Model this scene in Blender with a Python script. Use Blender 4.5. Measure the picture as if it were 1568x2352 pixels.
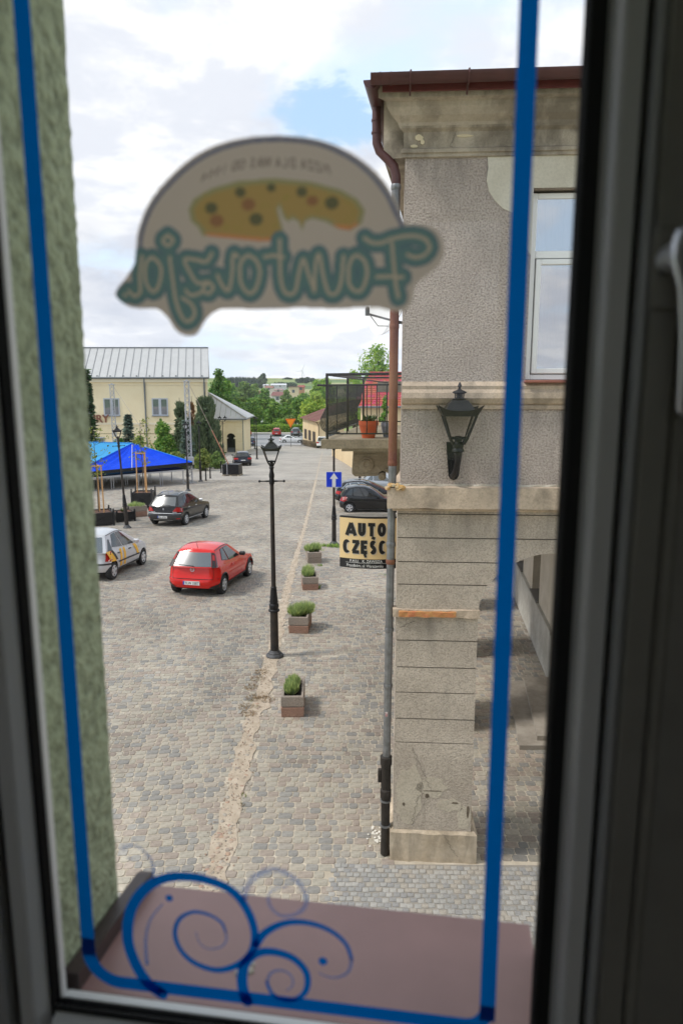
import bpy, math, random
from mathutils import Vector, Matrix, Euler, noise
random.seed(7)
R = math.radians
for o in list(bpy.data.objects): bpy.data.objects.remove(o)
SC = bpy.context.scene
COL = SC.collection

# ------------------------------------------------------------------ camera
EYE = 6.2                      # eye height above the square, at a first-floor window
PITCH = math.atan(296 / 1650)
cam = bpy.data.cameras.new('camera'); camo = bpy.data.objects.new('camera', cam); COL.objects.link(camo)
camo.location = (0, 0, EYE); camo.rotation_euler = (R(90) - PITCH, 0, 0)
cam.sensor_fit = 'HORIZONTAL'; cam.sensor_width = 24; cam.lens = 24 * 1650 / 1568
cam.clip_start = 0.02; cam.clip_end = 12000
cam.dof.use_dof = True; cam.dof.focus_distance = 20; cam.dof.aperture_fstop = 3.6
SC.camera = camo

# ------------------------------------------------------------------ sky, sun, exposure
SUN_EL, SUN_AZ = R(52), R(259)           # azimuth clockwise from +Y: behind the viewer, to the left
sun = bpy.data.lights.new('sun', 'SUN'); suno = bpy.data.objects.new('sun', sun); COL.objects.link(suno)
sun.energy = 1.5; sun.angle = R(10); sun.color = (1, .96, .9)
sd = Vector((math.sin(SUN_AZ) * math.cos(SUN_EL), math.cos(SUN_AZ) * math.cos(SUN_EL), math.sin(SUN_EL)))
suno.rotation_euler = sd.to_track_quat('Z', 'Y').to_euler(); suno.location = (-20, -20, 40)
world = bpy.data.worlds.new('World'); SC.world = world; world.use_nodes = True
def build_sky():
    nt = world.node_tree; N = nt.nodes; L = nt.links; N.clear()
    out = N.new('ShaderNodeOutputWorld'); bg = N.new('ShaderNodeBackground'); bg.inputs['Strength'].default_value = .1
    L.new(bg.outputs[0], out.inputs[0])
    sky = N.new('ShaderNodeTexSky'); sky.sky_type = 'NISHITA'; sky.sun_disc = False
    sky.sun_elevation = SUN_EL; sky.sun_rotation = SUN_AZ; sky.altitude = 200; sky.air_density = 1.0
    tc = N.new('ShaderNodeTexCoord')
    def math_(op, a, b=None, c=None, clamp=False):
        n = N.new('ShaderNodeMath'); n.operation = op; n.use_clamp = clamp
        for i, v in enumerate((a, b, c)):
            if v is None: continue
            if isinstance(v, (int, float)): n.inputs[i].default_value = v
            else: L.new(v, n.inputs[i])
        return n.outputs[0]
    def mix(f, a, b):
        n = N.new('ShaderNodeMix'); n.data_type = 'RGBA'
        L.new(f, n.inputs[0])
        for i, v in ((6, a), (7, b)):
            if isinstance(v, tuple): n.inputs[i].default_value = (*v, 1)
            else: L.new(v, n.inputs[i])
        return n.outputs[2]
    def ramp(v, lo, hi):
        n = N.new('ShaderNodeMapRange'); n.interpolation_type = 'SMOOTHSTEP'
        L.new(v, n.inputs[0]); n.inputs[1].default_value = lo; n.inputs[2].default_value = hi
        return n.outputs[0]
    sep = N.new('ShaderNodeSeparateXYZ'); L.new(tc.outputs['Generated'], sep.inputs[0])
    zz = math_('ADD', math_('MAXIMUM', sep.outputs[2], 0), .22)
    com = N.new('ShaderNodeCombineXYZ')
    L.new(math_('DIVIDE', sep.outputs[0], zz), com.inputs[0]); L.new(math_('DIVIDE', sep.outputs[1], zz), com.inputs[1])
    def noise(scale, detail, rough, off, dist=0.0):
        mp = N.new('ShaderNodeMapping'); mp.inputs['Location'].default_value = off
        L.new(com.outputs[0], mp.inputs[0])
        n = N.new('ShaderNodeTexNoise'); n.inputs['Scale'].default_value = scale; n.inputs['Detail'].default_value = detail
        n.inputs['Roughness'].default_value = rough; n.inputs['Distortion'].default_value = dist
        L.new(mp.outputs[0], n.inputs['Vector']); return n.outputs[0]
    big = noise(1.5, 9, .56, (3.2, 1.7, 0.4), .25)
    small = noise(3.4, 7, .6, (8.1, 5.2, 0.0), .2)
    shade = noise(1.05, 6, .55, (1.3, 9.4, 2.0), .3)
    # one gap of open sky between the cumulus, with a ragged edge
    vd = N.new('ShaderNodeVectorMath'); vd.operation = 'DISTANCE'; L.new(tc.outputs['Generated'], vd.inputs[0])
    vd.inputs[1].default_value = (-.0206, .9445, .3277)
    gap = math_('ADD', vd.outputs['Value'], math_('MULTIPLY', math_('SUBTRACT', small, .5), .26))
    gapm = math_('SUBTRACT', 1, ramp(gap, .012, .06))
    cov = ramp(big, .36, .52)
    cov = math_('MULTIPLY', cov, math_('SUBTRACT', 1, math_('MULTIPLY', gapm, .95)))
    veil = math_('ADD', math_('MULTIPLY', cov, .5), .5)           # thin high cloud everywhere
    grey = math_('MULTIPLY', ramp(shade, .46, .72), .85)
    white = math_('ADD', 0, ramp(small, .42, .60))
    c1 = mix(white, (5.2, 5.42, 5.9), (6.8, 6.82, 6.85))
    c2 = mix(grey, c1, (3.5, 3.8, 4.5))
    blue = mix(math_('ADD', 0, .72), sky.outputs[0], (3.7, 5.3, 6.9))
    sky_v = mix(math_('ADD', 0, .6), blue, (5.6, 6.5, 7.6))
    sky_all = mix(ramp(gapm, .2, .8), sky_v, blue)
    # low band near the horizon stays pale
    low = math_('SUBTRACT', 1, ramp(sep.outputs[2], .0, .2))
    base = mix(cov, sky_all, c2)
    fin = mix(math_('MULTIPLY', low, .3), base, (6.4, 6.7, 7.2))
    L.new(fin, bg.inputs[0])
build_sky()
SC.view_settings.view_transform = 'Standard'; SC.view_settings.look = 'None'
SC.view_settings.exposure = 0.78; SC.view_settings.gamma = 1; SC.view_settings.use_curve_mapping = False
SC.cycles.use_denoising = True
SC.cycles.max_bounces = 8; SC.cycles.transparent_max_bounces = 16

# ------------------------------------------------------------------ measuring helpers
CT, ST = math.cos(PITCH), math.sin(PITCH)
ZP = [(-50, 0), (14, 0), (20, -.08), (28, -.45), (36, -.95), (59, -1.8), (78, -2.4), (134, -4.7), (150, -4.4), (170, -4.6), (200, -7), (300, -10), (420, -11)]
def gz(Y):                                    # the square falls away towards the river
    for (a, b), (c, d) in zip(ZP, ZP[1:]):
        if Y <= c: return b + (d - b) * (Y - a) / (c - a)
    return ZP[-1][1]
def ray(x, y): return ((x - 784) / 1650, CT - (y - 1176) / 1650 * ST, -ST - (y - 1176) / 1650 * CT)
def at(x, y, z=0):                            # where a sight line of the survey meets the ground (z above it)
    r = ray(x, y); lo, hi = .5, 900
    for k in range(60):
        m = (lo + hi) / 2
        if EYE + r[2] * m > gz(r[1] * m) + z: lo = m
        else: hi = m
    return Vector((r[0] * lo, r[1] * lo, EYE + r[2] * lo))
def dep(x, y, Y):                             # the point of a sight line at distance Y
    r = ray(x, y); t = Y / r[1]; return Vector((r[0] * t, Y, EYE + r[2] * t))

# ------------------------------------------------------------------ mesh and object helpers
class MB:
    def __init__(s): s.v = []; s.f = []; s.m = []; s.c = None
    def add(s, vs, fs, mi=0, col=None):
        b = len(s.v); s.v.extend(tuple(p) for p in vs)
        for f in fs: s.f.append(tuple(i + b for i in f)); s.m.append(mi)
        if col is not None:
            if s.c is None: s.c = []
            s.c.extend([col] * len(vs))
        return s
    def box(s, x0, x1, y0, y1, z0, z1, mi=0, col=None):
        return s.add([(x0, y0, z0), (x1, y0, z0), (x1, y1, z0), (x0, y1, z0), (x0, y0, z1), (x1, y0, z1), (x1, y1, z1), (x0, y1, z1)],
              [(0, 3, 2, 1), (4, 5, 6, 7), (0, 1, 5, 4), (1, 2, 6, 5), (2, 3, 7, 6), (3, 0, 4, 7)], mi, col)
    def bbox(s, x0, x1, y0, y1, z0, z1, b=.01, mi=0, col=None):      # box with chamfered edges
        V = []; 
        for sx, X in ((-1, (x0, x1)[0]), (1, x1)):
            for sy, Y in ((-1, y0), (1, y1)):
                for sz, Z in ((-1, z0), (1, z1)):
                    V += [(X, Y - sy * b, Z - sz * b), (X - sx * b, Y, Z - sz * b), (X - sx * b, Y - sy * b, Z)]
        i = lambda sx, sy, sz, k: ((sx > 0) * 4 + (sy > 0) * 2 + (sz > 0)) * 3 + k
        F = []
        for q in (-1, 1):
            a = [i(q, -1, -1, 0), i(q, 1, -1, 0), i(q, 1, 1, 0), i(q, -1, 1, 0)]; F.append(tuple(a if q > 0 else a[::-1]))
            a = [i(-1, q, -1, 1), i(-1, q, 1, 1), i(1, q, 1, 1), i(1, q, -1, 1)]; F.append(tuple(a if q > 0 else a[::-1]))
            a = [i(-1, -1, q, 2), i(1, -1, q, 2), i(1, 1, q, 2), i(-1, 1, q, 2)]; F.append(tuple(a if q > 0 else a[::-1]))
        for p in (-1, 1):
            for q in (-1, 1):
                F.append((i(p, q, -1, 0), i(p, q, 1, 0), i(p, q, 1, 1), i(p, q, -1, 1)))
                F.append((i(p, -1, q, 0), i(p, 1, q, 0), i(p, 1, q, 2), i(p, -1, q, 2)))
                F.append((i(-1, p, q, 1), i(1, p, q, 1), i(1, p, q, 2), i(-1, p, q, 2)))
        for p in (-1, 1):
            for q in (-1, 1):
                for r in (-1, 1): F.append((i(p, q, r, 0), i(p, q, r, 1), i(p, q, r, 2)))
        return s.add(V, F, mi, col)
    def prism(s, pts, fn, d0, d1, mi=0, caps=(1, 1)):                # polygon pts (a,b) pushed from depth d0 to d1 by fn(a,b,d)
        n = len(pts); V = [fn(a, b, d0) for a, b in pts] + [fn(a, b, d1) for a, b in pts]
        F = [(i, (i + 1) % n, n + (i + 1) % n, n + i) for i in range(n)]
        if caps[0]: F.append(tuple(range(n))[::-1])
        if caps[1]: F.append(tuple(range(n, 2 * n)))
        return s.add(V, F, mi)
    def tube(s, pts, r, seg=8, mi=0, caps=True, closed=False):
        pts = [Vector(p) for p in pts]; n = len(pts); V = []; F = []
        rs = r if isinstance(r, (list, tuple)) else [r] * n
        up = None
        for i, p in enumerate(pts):
            if closed: t = pts[(i + 1) % n] - pts[i - 1]
            else: t = pts[min(i + 1, n - 1)] - pts[max(i - 1, 0)]
            if t.length < 1e-9: t = Vector((0, 0, 1))
            t.normalize()
            if up is None: up = Vector((0, 0, 1)) if abs(t.z) < .9 else Vector((0, 1, 0))
            a = t.cross(up)
            if a.length < 1e-4: a = t.cross(Vector((1, 0, 0)))
            a.normalize(); b = a.cross(t); up = b
            for k in range(seg):
                w = 2 * math.pi * (k + .5) / seg
                V.append(p + (a * math.cos(w) + b * math.sin(w)) * rs[i])
        for i in range(n if closed else n - 1):
            j = (i + 1) % n
            for k in range(seg):
                F.append((i * seg + k, j * seg + k, j * seg + (k + 1) % seg, i * seg + (k + 1) % seg))
        if caps and not closed: F += [tuple(range(seg))[::-1][::-1], tuple(range((n - 1) * seg, n * seg))[::-1]]
        return s.add(V, F, mi)
    def lathe(s, prof, c=(0, 0, 0), seg=16, mi=0, axis='z', rot=0):
        V = []; F = []; n = len(prof)
        for r, z in prof:
            for k in range(seg):
                w = 2 * math.pi * (k + .5) / seg + rot
                p = (r * math.cos(w), r * math.sin(w), z)
                if axis == 'x': p = (z, r * math.cos(w), r * math.sin(w))
                if axis == 'y': p = (r * math.cos(w), z, r * math.sin(w))
                V.append((p[0] + c[0], p[1] + c[1], p[2] + c[2]))
        for i in range(n - 1):
            for k in range(seg):
                q = (i * seg + k, i * seg + (k + 1) % seg, (i + 1) * seg + (k + 1) % seg, (i + 1) * seg + k)
                F.append(q)
        F.append(tuple(range(seg))[::-1]); F.append(tuple(range((n - 1) * seg, n * seg)))
        return s.add(V, F, mi)
    def build(s, name, mats, parent=None, smooth=False, loc=(0, 0, 0), rot=(0, 0, 0)):
        me = bpy.data.meshes.new(name); me.from_pydata(s.v, [], s.f)
        if not isinstance(mats, (list, tuple)): mats = [mats]
        for m in mats: me.materials.append(m)
        if len(mats) > 1: me.polygons.foreach_set('material_index', s.m)
        if s.c is not None:
            ca = me.color_attributes.new('tint', 'FLOAT_COLOR', 'POINT')
            ca.data.foreach_set('color', [x for c in s.c for x in (c[0], c[1], c[2], 1.0)])
        if smooth:
            me.polygons.foreach_set('use_smooth', [True] * len(me.polygons))
            if smooth != 'all': me.set_sharp_from_angle(angle=R(smooth if smooth is not True else 40))
        me.update()
        return link(name, me, parent, loc, rot)
def link(name, me, parent=None, loc=(0, 0, 0), rot=(0, 0, 0)):
    o = bpy.data.objects.new(name, me); COL.objects.link(o); o.location = loc; o.rotation_euler = rot
    if parent is not None: o.parent = parent
    return o
def tag(o, label=None, cat=None, group=None, kind=None):
    if label: o['label'] = label
    if cat: o['category'] = cat
    if group: o['group'] = group
    if kind: o['kind'] = kind
    return o
def thing(name, label, cat, loc=(0, 0, 0), rz=0, group=None):
    o = bpy.data.objects.new(name, None); COL.objects.link(o); o.location = loc; o.rotation_euler = (0, 0, rz); o.empty_display_size = .1
    return tag(o, label, cat, group)
def copy_thing(root, loc, rz, label, group=None):
    def cp(o, par):
        c = o.copy(); COL.objects.link(c)
        if par is not None: c.parent = par
        for ch in o.children: cp(ch, c)
        return c
    c = cp(root, None); c.location = loc; c.rotation_euler = (0, 0, rz); c['label'] = label
    if group: c['group'] = group
    return c

# ------------------------------------------------------------------ materials
MATS = {}
def srgb(r, g, b):
    f = lambda c: (c / 255) / 12.92 if c / 255 <= .04045 else ((c / 255 + .055) / 1.055) ** 2.4
    return (f(r), f(g), f(b))
def mat(name, col, rough=.7, metal=0.0, var=0.0, vscale=8, bump=0.0, bscale=60, coat=0.0, col2=None, island=0.0, spec=.5, stretch=None, bdist=.01, tint=False, trans=0.0):
    if name in MATS: return MATS[name]
    m = bpy.data.materials.new(name); m.use_nodes = True; MATS[name] = m
    nt = m.node_tree; N = nt.nodes; L = nt.links; b = N['Principled BSDF']
    b.inputs['Roughness'].default_value = rough; b.inputs['Metallic'].default_value = metal
    b.inputs['Coat Weight'].default_value = coat * .8; b.inputs['Coat Roughness'].default_value = .04
    b.inputs['Specular IOR Level'].default_value = spec if not coat else .25
    b.inputs['Base Color'].default_value = (*col, 1)
    tc = N.new('ShaderNodeTexCoord'); mp = N.new('ShaderNodeMapping'); L.new(tc.outputs['Object'], mp.inputs[0])
    if stretch: mp.inputs['Scale'].default_value = stretch
    last = None
    if tint:
        a = N.new('ShaderNodeVertexColor'); a.layer_name = 'tint'; last = a.outputs[0]
    if var or col2:
        nz = N.new('ShaderNodeTexNoise'); nz.inputs['Scale'].default_value = vscale; nz.inputs['Detail'].default_value = 6; nz.inputs['Roughness'].default_value = .62
        L.new(mp.outputs[0], nz.inputs['Vector'])
        mr = N.new('ShaderNodeMapRange'); L.new(nz.outputs[0], mr.inputs[0]); mr.inputs[1].default_value = .35; mr.inputs[2].default_value = .65
        mx = N.new('ShaderNodeMix'); mx.data_type = 'RGBA'; L.new(mr.outputs[0], mx.inputs[0])
        if last is not None:
            mx.blend_type = 'MULTIPLY'; L.new(last, mx.inputs[6]); k = 1 - var; mx.inputs[7].default_value = (k, k, k, 1)
        else:
            c2 = col2 or tuple(c * (1 - var) for c in col)
            mx.inputs[6].default_value = (*col, 1); mx.inputs[7].default_value = (*c2, 1)
        last = mx.outputs[2]
    if island:
        g = N.new('ShaderNodeNewGeometry'); hs = N.new('ShaderNodeHueSaturation')
        m1 = N.new('ShaderNodeMapRange'); L.new(g.outputs['Random Per Island'], m1.inputs[0]); m1.inputs[3].default_value = 1 - island; m1.inputs[4].default_value = 1 + island
        m2 = N.new('ShaderNodeMapRange'); L.new(g.outputs['Random Per Island'], m2.inputs[0]); m2.inputs[3].default_value = .5 + .035; m2.inputs[4].default_value = .5 - .03
        L.new(m1.outputs[0], hs.inputs['Value']); L.new(m2.outputs[0], hs.inputs['Hue'])
        if last is not None: L.new(last, hs.inputs['Color'])
        else: hs.inputs['Color'].default_value = (*col, 1)
        last = hs.outputs[0]
    if last is not None: L.new(last, b.inputs['Base Color'])
    if bump:
        nb = N.new('ShaderNodeTexNoise'); nb.inputs['Scale'].default_value = bscale; nb.inputs['Detail'].default_value = 4; L.new(mp.outputs[0], nb.inputs['Vector'])
        bp = N.new('ShaderNodeBump'); bp.inputs['Strength'].default_value = bump; bp.inputs['Distance'].default_value = bdist
        L.new(nb.outputs[0], bp.inputs['Height']); L.new(bp.outputs[0], b.inputs['Normal'])
    if trans:
        t = N.new('ShaderNodeBsdfTranslucent'); ms = N.new('ShaderNodeMixShader'); ms.inputs[0].default_value = trans
        if last is not None: L.new(last, t.inputs[0])
        else: t.inputs[0].default_value = (*col, 1)
        L.new(b.outputs[0], ms.inputs[1]); L.new(t.outputs[0], ms.inputs[2]); L.new(ms.outputs[0], N['Material Output'].inputs[0])
    return m
def glass_mat(name, refl, tint=(1, 1, 1), dark=None, rough=0.0):
    """pane: see-through (or dark when nothing shows behind it) with a mirror layer"""
    if name in MATS: return MATS[name]
    m = bpy.data.materials.new(name); m.use_nodes = True; MATS[name] = m
    nt = m.node_tree; N = nt.nodes; L = nt.links; N.remove(N['Principled BSDF'])
    g = N.new('ShaderNodeBsdfGlossy'); g.inputs['Roughness'].default_value = rough
    if dark: a = N.new('ShaderNodeBsdfDiffuse'); a.inputs[0].default_value = (*dark, 1)
    else: a = N.new('ShaderNodeBsdfTransparent'); a.inputs[0].default_value = (*tint, 1)
    fr = N.new('ShaderNodeLayerWeight'); fr.inputs[0].default_value = .5; pw = N.new('ShaderNodeMath'); pw.operation = 'POWER'; pw.inputs[1].default_value = 4
    L.new(fr.outputs['Facing'], pw.inputs[0])
    mr = N.new('ShaderNodeMapRange'); L.new(pw.outputs[0], mr.inputs[0]); mr.inputs[3].default_value = refl; mr.inputs[4].default_value = 1
    ms = N.new('ShaderNodeMixShader'); L.new(mr.outputs[0], ms.inputs[0]); L.new(a.outputs[0], ms.inputs[1]); L.new(g.outputs[0], ms.inputs[2])
    L.new(ms.outputs[0], N['Material Output'].inputs[0]); return m
M_BLACKIRON = mat('black_iron', (.016, .016, .018), .45, .3, var=.4, vscale=14, bump=.15, bscale=70)
M_DARKPOLE = mat('weathered_iron', (.022, .021, .021), .5, .3, col2=(.05, .038, .03), vscale=5, bump=.15, bscale=80)
M_RUBBER = mat('rubber', (.018, .018, .019), .8)
M_CHROME = mat('alloy', (.62, .63, .65), .35, .6)
M_WHITE = mat('white_paint', (.8, .8, .79), .4)
def text_mesh(txt, size=1.0, offset=0.0, align='CENTER', res=3):
    cu = bpy.data.curves.new('lettering', 'FONT'); cu.body = txt; cu.size = size; cu.offset = offset; cu.align_x = align; cu.resolution_u = res
    o = bpy.data.objects.new('lettering', cu); COL.objects.link(o)
    dg = bpy.context.evaluated_depsgraph_get(); me = bpy.data.meshes.new_from_object(o.evaluated_get(dg))
    V = [v.co[:] for v in me.vertices]; F = [tuple(p.vertices) for p in me.polygons]
    bpy.data.objects.remove(o); bpy.data.curves.remove(cu); bpy.data.meshes.remove(me)
    return V, F

# ================================================================== THE GROUND
SAND = mat('sand', srgb(198, 187, 169), .95, col2=srgb(172, 160, 141), vscale=3, bump=.6, bscale=45, bdist=.02)
def sheet(name, xs, ys, zf, m, lab=None):
    mb = MB(); n = len(xs)
    for y in ys:
        for x in xs: mb.v.append((x, y, zf(x, y)))
    for j in range(len(ys) - 1):
        for i in range(n - 1):
            a = j * n + i; mb.f.append((a, a + 1, a + n + 1, a + n)); mb.m.append(0)
    return tag(mb.build(name, m, smooth='all'), lab, None, None, 'structure')
# ---- open country: valley and the hills beyond
def hill_z(x, y):
    if y < 250: return gz(y) - .14 - max(0, abs(x + 8) - 60) * .01
    k = min(1, (y - 250) / 850) ** 1.6
    h = -9 + 20.5 * k + 2.2 * math.sin(x / 260 + 1.2) * k + 1.4 * math.sin(x / 90 + y / 300) * k
    if y > 1150: h -= (y - 1150) * .006
    return h
def m_land():
    m = mat('countryside', (.08, .12, .035), .95); nt = m.node_tree; N = nt.nodes; L = nt.links
    g = N.new('ShaderNodeTexCoord'); mp = N.new('ShaderNodeMapping'); mp.inputs['Scale'].default_value = (.0042, .011, 0); mp.inputs['Rotation'].default_value = (0, 0, .25)
    L.new(g.outputs['Object'], mp.inputs[0])
    vo = N.new('ShaderNodeTexVoronoi'); vo.inputs['Scale'].default_value = 1; L.new(mp.outputs[0], vo.inputs['Vector'])
    cr = N.new('ShaderNodeValToRGB'); cr.color_ramp.interpolation = 'CONSTANT'
    for i, (p, c) in enumerate([(0, (.16, .24, .06)), (.25, (.25, .30, .09)), (.45, (.10, .17, .045)), (.6, (.34, .34, .15)), (.8, (.14, .22, .05))]):
        e = cr.color_ramp.elements[0] if i == 0 else (cr.color_ramp.elements[1] if i == 1 else cr.color_ramp.elements.new(p)); e.position = p; e.color = (*c, 1)
    L.new(vo.outputs['Color'], cr.inputs[0]); nz = N.new('ShaderNodeTexNoise'); nz.inputs['Scale'].default_value = .12; nz.inputs['Detail'].default_value = 6
    L.new(g.outputs['Object'], nz.inputs['Vector']); mx = N.new('ShaderNodeMix'); mx.data_type = 'RGBA'; mx.blend_type = 'MULTIPLY'; mx.inputs[0].default_value = .6
    L.new(cr.outputs[0], mx.inputs[6]); L.new(nz.outputs[1], mx.inputs[7]); mr = N.new('ShaderNodeMapRange'); L.new(nz.outputs[0], mr.inputs[0]); mr.inputs[1].default_value = .3; mr.inputs[2].default_value = .7; mr.inputs[3].default_value = .6; mr.inputs[4].default_value = 1.1
    L.new(mr.outputs[0], mx.inputs[7]); L.new(mx.outputs[2], N['Principled BSDF'].inputs['Base Color']); return m
xs = [-2900, -1800, -1200] + [-900 + 60 * i for i in range(31)] + [1200, 1800, 2900]
ys = [-300, -60, 0, 14, 20, 28, 36, 59, 78, 134, 150, 170, 200, 225, 250] + [290 + 45 * i for i in range(28)] + [1700, 2200, 2600]
sheet('terrain', xs, ys, hill_z, m_land())
# ---- mortar bed under all the paving
ysn = [-12, 0, 6, 14, 20, 28, 36, 45, 59, 78, 100, 118, 125]
def strip_x(y): return -1.53 - (y - 10) * .0125 - (.10 if y < 13 else 0)
sheet('sand_bed', [-60, -20, -8, -2, 2, 8, 25], ysn, lambda x, y: gz(y), SAND)
# ---- setts too far away to tell apart
def m_farpave(name, rot, c):
    m = mat(name, (.3, .27, .23), .8); nt = m.node_tree; N = nt.nodes; L = nt.links
    g = N.new('ShaderNodeTexCoord'); mp = N.new('ShaderNodeMapping'); mp.inputs['Rotation'].default_value = (0, 0, rot); L.new(g.outputs['Object'], mp.inputs[0])
    br = N.new('ShaderNodeTexBrick'); L.new(mp.outputs[0], br.inputs['Vector']); br.inputs['Scale'].default_value = 1; br.inputs['Mortar Size'].default_value = .006
    br.inputs['Brick Width'].default_value = .21; br.inputs['Row Height'].default_value = .14; br.inputs['Color1'].default_value = (*c[0], 1); br.inputs['Color2'].default_value = (*c[1], 1)
    br.inputs['Mortar'].default_value = (*c[2], 1)
    nz = N.new('ShaderNodeTexNoise'); nz.inputs['Scale'].default_value = .45; nz.inputs['Detail'].default_value = 8; L.new(g.outputs['Object'], nz.inputs['Vector'])
    mr = N.new('ShaderNodeMapRange'); L.new(nz.outputs[0], mr.inputs[0]); mr.inputs[1].default_value = .3; mr.inputs[2].default_value = .7; mr.inputs[3].default_value = .78; mr.inputs[4].default_value = 1.12
    mx = N.new('ShaderNodeMix'); mx.data_type = 'RGBA'; mx.blend_type = 'MULTIPLY'; mx.inputs[0].default_value = 1; L.new(br.outputs[0], mx.inputs[6]); L.new(mr.outputs[0], mx.inputs[7])
    L.new(mx.outputs[2], N['Principled BSDF'].inputs['Base Color']); return m
PAL = [srgb(146, 145, 142), srgb(132, 132, 131), srgb(170, 160, 147), srgb(178, 170, 155), srgb(162, 148, 137), srgb(156, 141, 130), srgb(172, 166, 152), srgb(160, 154, 145)]
PAL = [tuple((c * .66 + m * .34) * k for c, m, k in zip(p, (.335, .305, .262), (1.09, 1.075, 1.045))) for p in PAL]
SANDC = srgb(190, 181, 165)
FAR0 = 60.0
sheet('far_paving', [-60, -20, -8, 0, 8, 25], [FAR0, 78, 100, 122], lambda x, y: gz(y) + .012, m_farpave('far_setts', R(5), (srgb(152, 147, 140), srgb(165, 159, 150), SANDC)))
# ---- individual pavers
M_PAVER = mat('concrete_paver', (.3, .28, .24), .82, tint=True, var=.28, vscale=16, bump=.35, bscale=130, bdist=.006)
def paver_geo(w, d, h, rnd):
    """a cobble-shaped paver: clipped corners, rounded-over top edge"""
    a, b = w / 2, d / 2; c = min(w, d) * .15 * (1 + rnd.uniform(-.4, .4)); e = .005
    def octo(ax, by, cc): return [(-ax + cc, -by), (ax - cc, -by), (ax, -by + cc), (ax, by - cc), (ax - cc, by), (-ax + cc, by), (-ax, by - cc), (-ax, -by + cc)]
    V = [(x, y, -.004) for x, y in octo(a, b, c)] + [(x, y, h) for x, y in octo(a - e, b - e, c * .9)]
    F = [(i, (i + 1) % 8, 8 + (i + 1) % 8, 8 + i) for i in range(8)] + [tuple(range(8, 16))]
    return V, F
PROTO = {}
def paver_mesh(wi, ci, d):
    k = (wi, ci, d)
    if k not in PROTO:
        V, F = paver_geo(wi, d, .008, random.Random(hash(k) % 999)); mb = MB(); mb.add(V, F, 0, PAL[ci]); o = mb.build('paver', M_PAVER); PROTO[k] = o.data; bpy.data.objects.remove(o)
    return PROTO[k]
def pave(parent, name, ang, org, rows, span, inside, near, depth=.14, gap=.009, widths=(.105, .14, .175, .21), limit=300, seed=1, jit=.02, hjit=.002):
    rnd = random.Random(seed); ca, sa = math.cos(ang), math.sin(ang); items = []
    for j in range(*rows):
        u = span[0] - rnd.uniform(0, .2)
        dd = depth
        while u < span[1]:
            w = rnd.choice(widths); cx, cy = u + w / 2, (j + .5) * dd + .02 * math.sin(u * .9 + j * .05)
            X = org[0] + cx * ca - cy * sa; Y = org[1] + cx * sa + cy * ca
            if inside(X, Y): items.append((X, Y, w, ang + rnd.uniform(-jit, jit)))
            u += w
    def seen(X, Y): return Y > 7.35 and abs(X) < .5 * Y
    items.sort(key=lambda t: (0 if near(t[0], t[1]) else 1, t[1] * t[1] + t[0] * t[0]))
    mb = MB(); cnt = 0
    for X, Y, w, a in items:
        ci = rnd.randrange(len(PAL)); z = gz(Y) + rnd.uniform(-hjit, hjit)
        if cnt < limit and near(X, Y):
            cnt += 1
            link('paver', paver_mesh(round(w - gap, 3), ci, round(depth - gap, 3)), parent, (X, Y, z), (rnd.uniform(-.012, .012), rnd.uniform(-.012, .012), a)); continue
        V, F = paver_geo(w - gap, depth - gap, .008, rnd); c, s = math.cos(a), math.sin(a); tx, ty = rnd.uniform(-.009, .009), rnd.uniform(-.009, .009)
        sl = (gz(Y + .1) - gz(Y - .1)) / .2
        f = rnd.uniform(.86, 1.08) * (1 + .34 * noise.noise((X * .55, Y * .3, 1)) + .16 * noise.noise((X * 2.1, Y * 1.3, 5))); col = tuple(q * f for q in PAL[ci])
        mb.add([(X + x * c - y * s, Y + x * s + y * c, z + h + x * tx + y * (ty + sl)) for x, y, h in V], F, 0, col)
    tag(mb.build(name, M_PAVER, parent), kind='stuff')
def strip_w(y): return .125 if y < 16 else max(.06, .125 - (y - 16) * .005)
def bld_x(y): return .70 + max(0, y - 8.55) * .158          # street face of the corner building
def left_x(y): return -.37 * (y + 1.5) - .6
road = tag(bpy.data.objects.new('road', None), None, None, None, 'structure'); COL.objects.link(road)
pave(road, 'paving', R(5.5), (-1.6, 6.2), (-40, 400), (-30, 9), lambda X, Y: 6.3 < Y < FAR0 and left_x(Y) < X < strip_x(Y) - strip_w(Y), lambda X, Y: Y > 7.7 and X > -.31 * Y, seed=3)
walk = tag(bpy.data.objects.new('pavement', None), None, None, None, 'structure'); COL.objects.link(walk)
def in_walk(X, Y):
    if not (6.3 < Y < FAR0): return False
    if X < strip_x(Y) + strip_w(Y) + .01: return False
    if Y < 8.48 and X > -.1 + (8.44 - Y) * -.12: return False          # granite setts there
    return X < 3.75 + (Y - 9) * .118
pave(walk, 'paving', R(-1.2), (-1.4, 6.2), (0, 400), (-3, 9.5), in_walk, lambda X, Y: 7.7 < Y < 16 and X < .9, seed=5, jit=.03, hjit=.003)
# ---- the same setts going on out of sight to either side
def side_paving():
    for f0, f1 in ((lambda y: -60, lambda y: left_x(y) + .25), (lambda y: 3.6 + (y - 9) * .118, lambda y: 25)):
        mb = MB(); Y = [6.3, 9, 14, 20, 28, 36, 45, FAR0]
        for y in Y: mb.v += [(f0(y), y, gz(y) + .005), (f1(y), y, gz(y) + .005)]
        mb.f = [(2 * i, 2 * i + 1, 2 * i + 3, 2 * i + 2) for i in range(len(Y) - 1)]; mb.m = [0] * len(mb.f); tag(mb.build('side_paving', MATS['far_setts']), None, None, None, 'structure')
side_paving()
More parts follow.
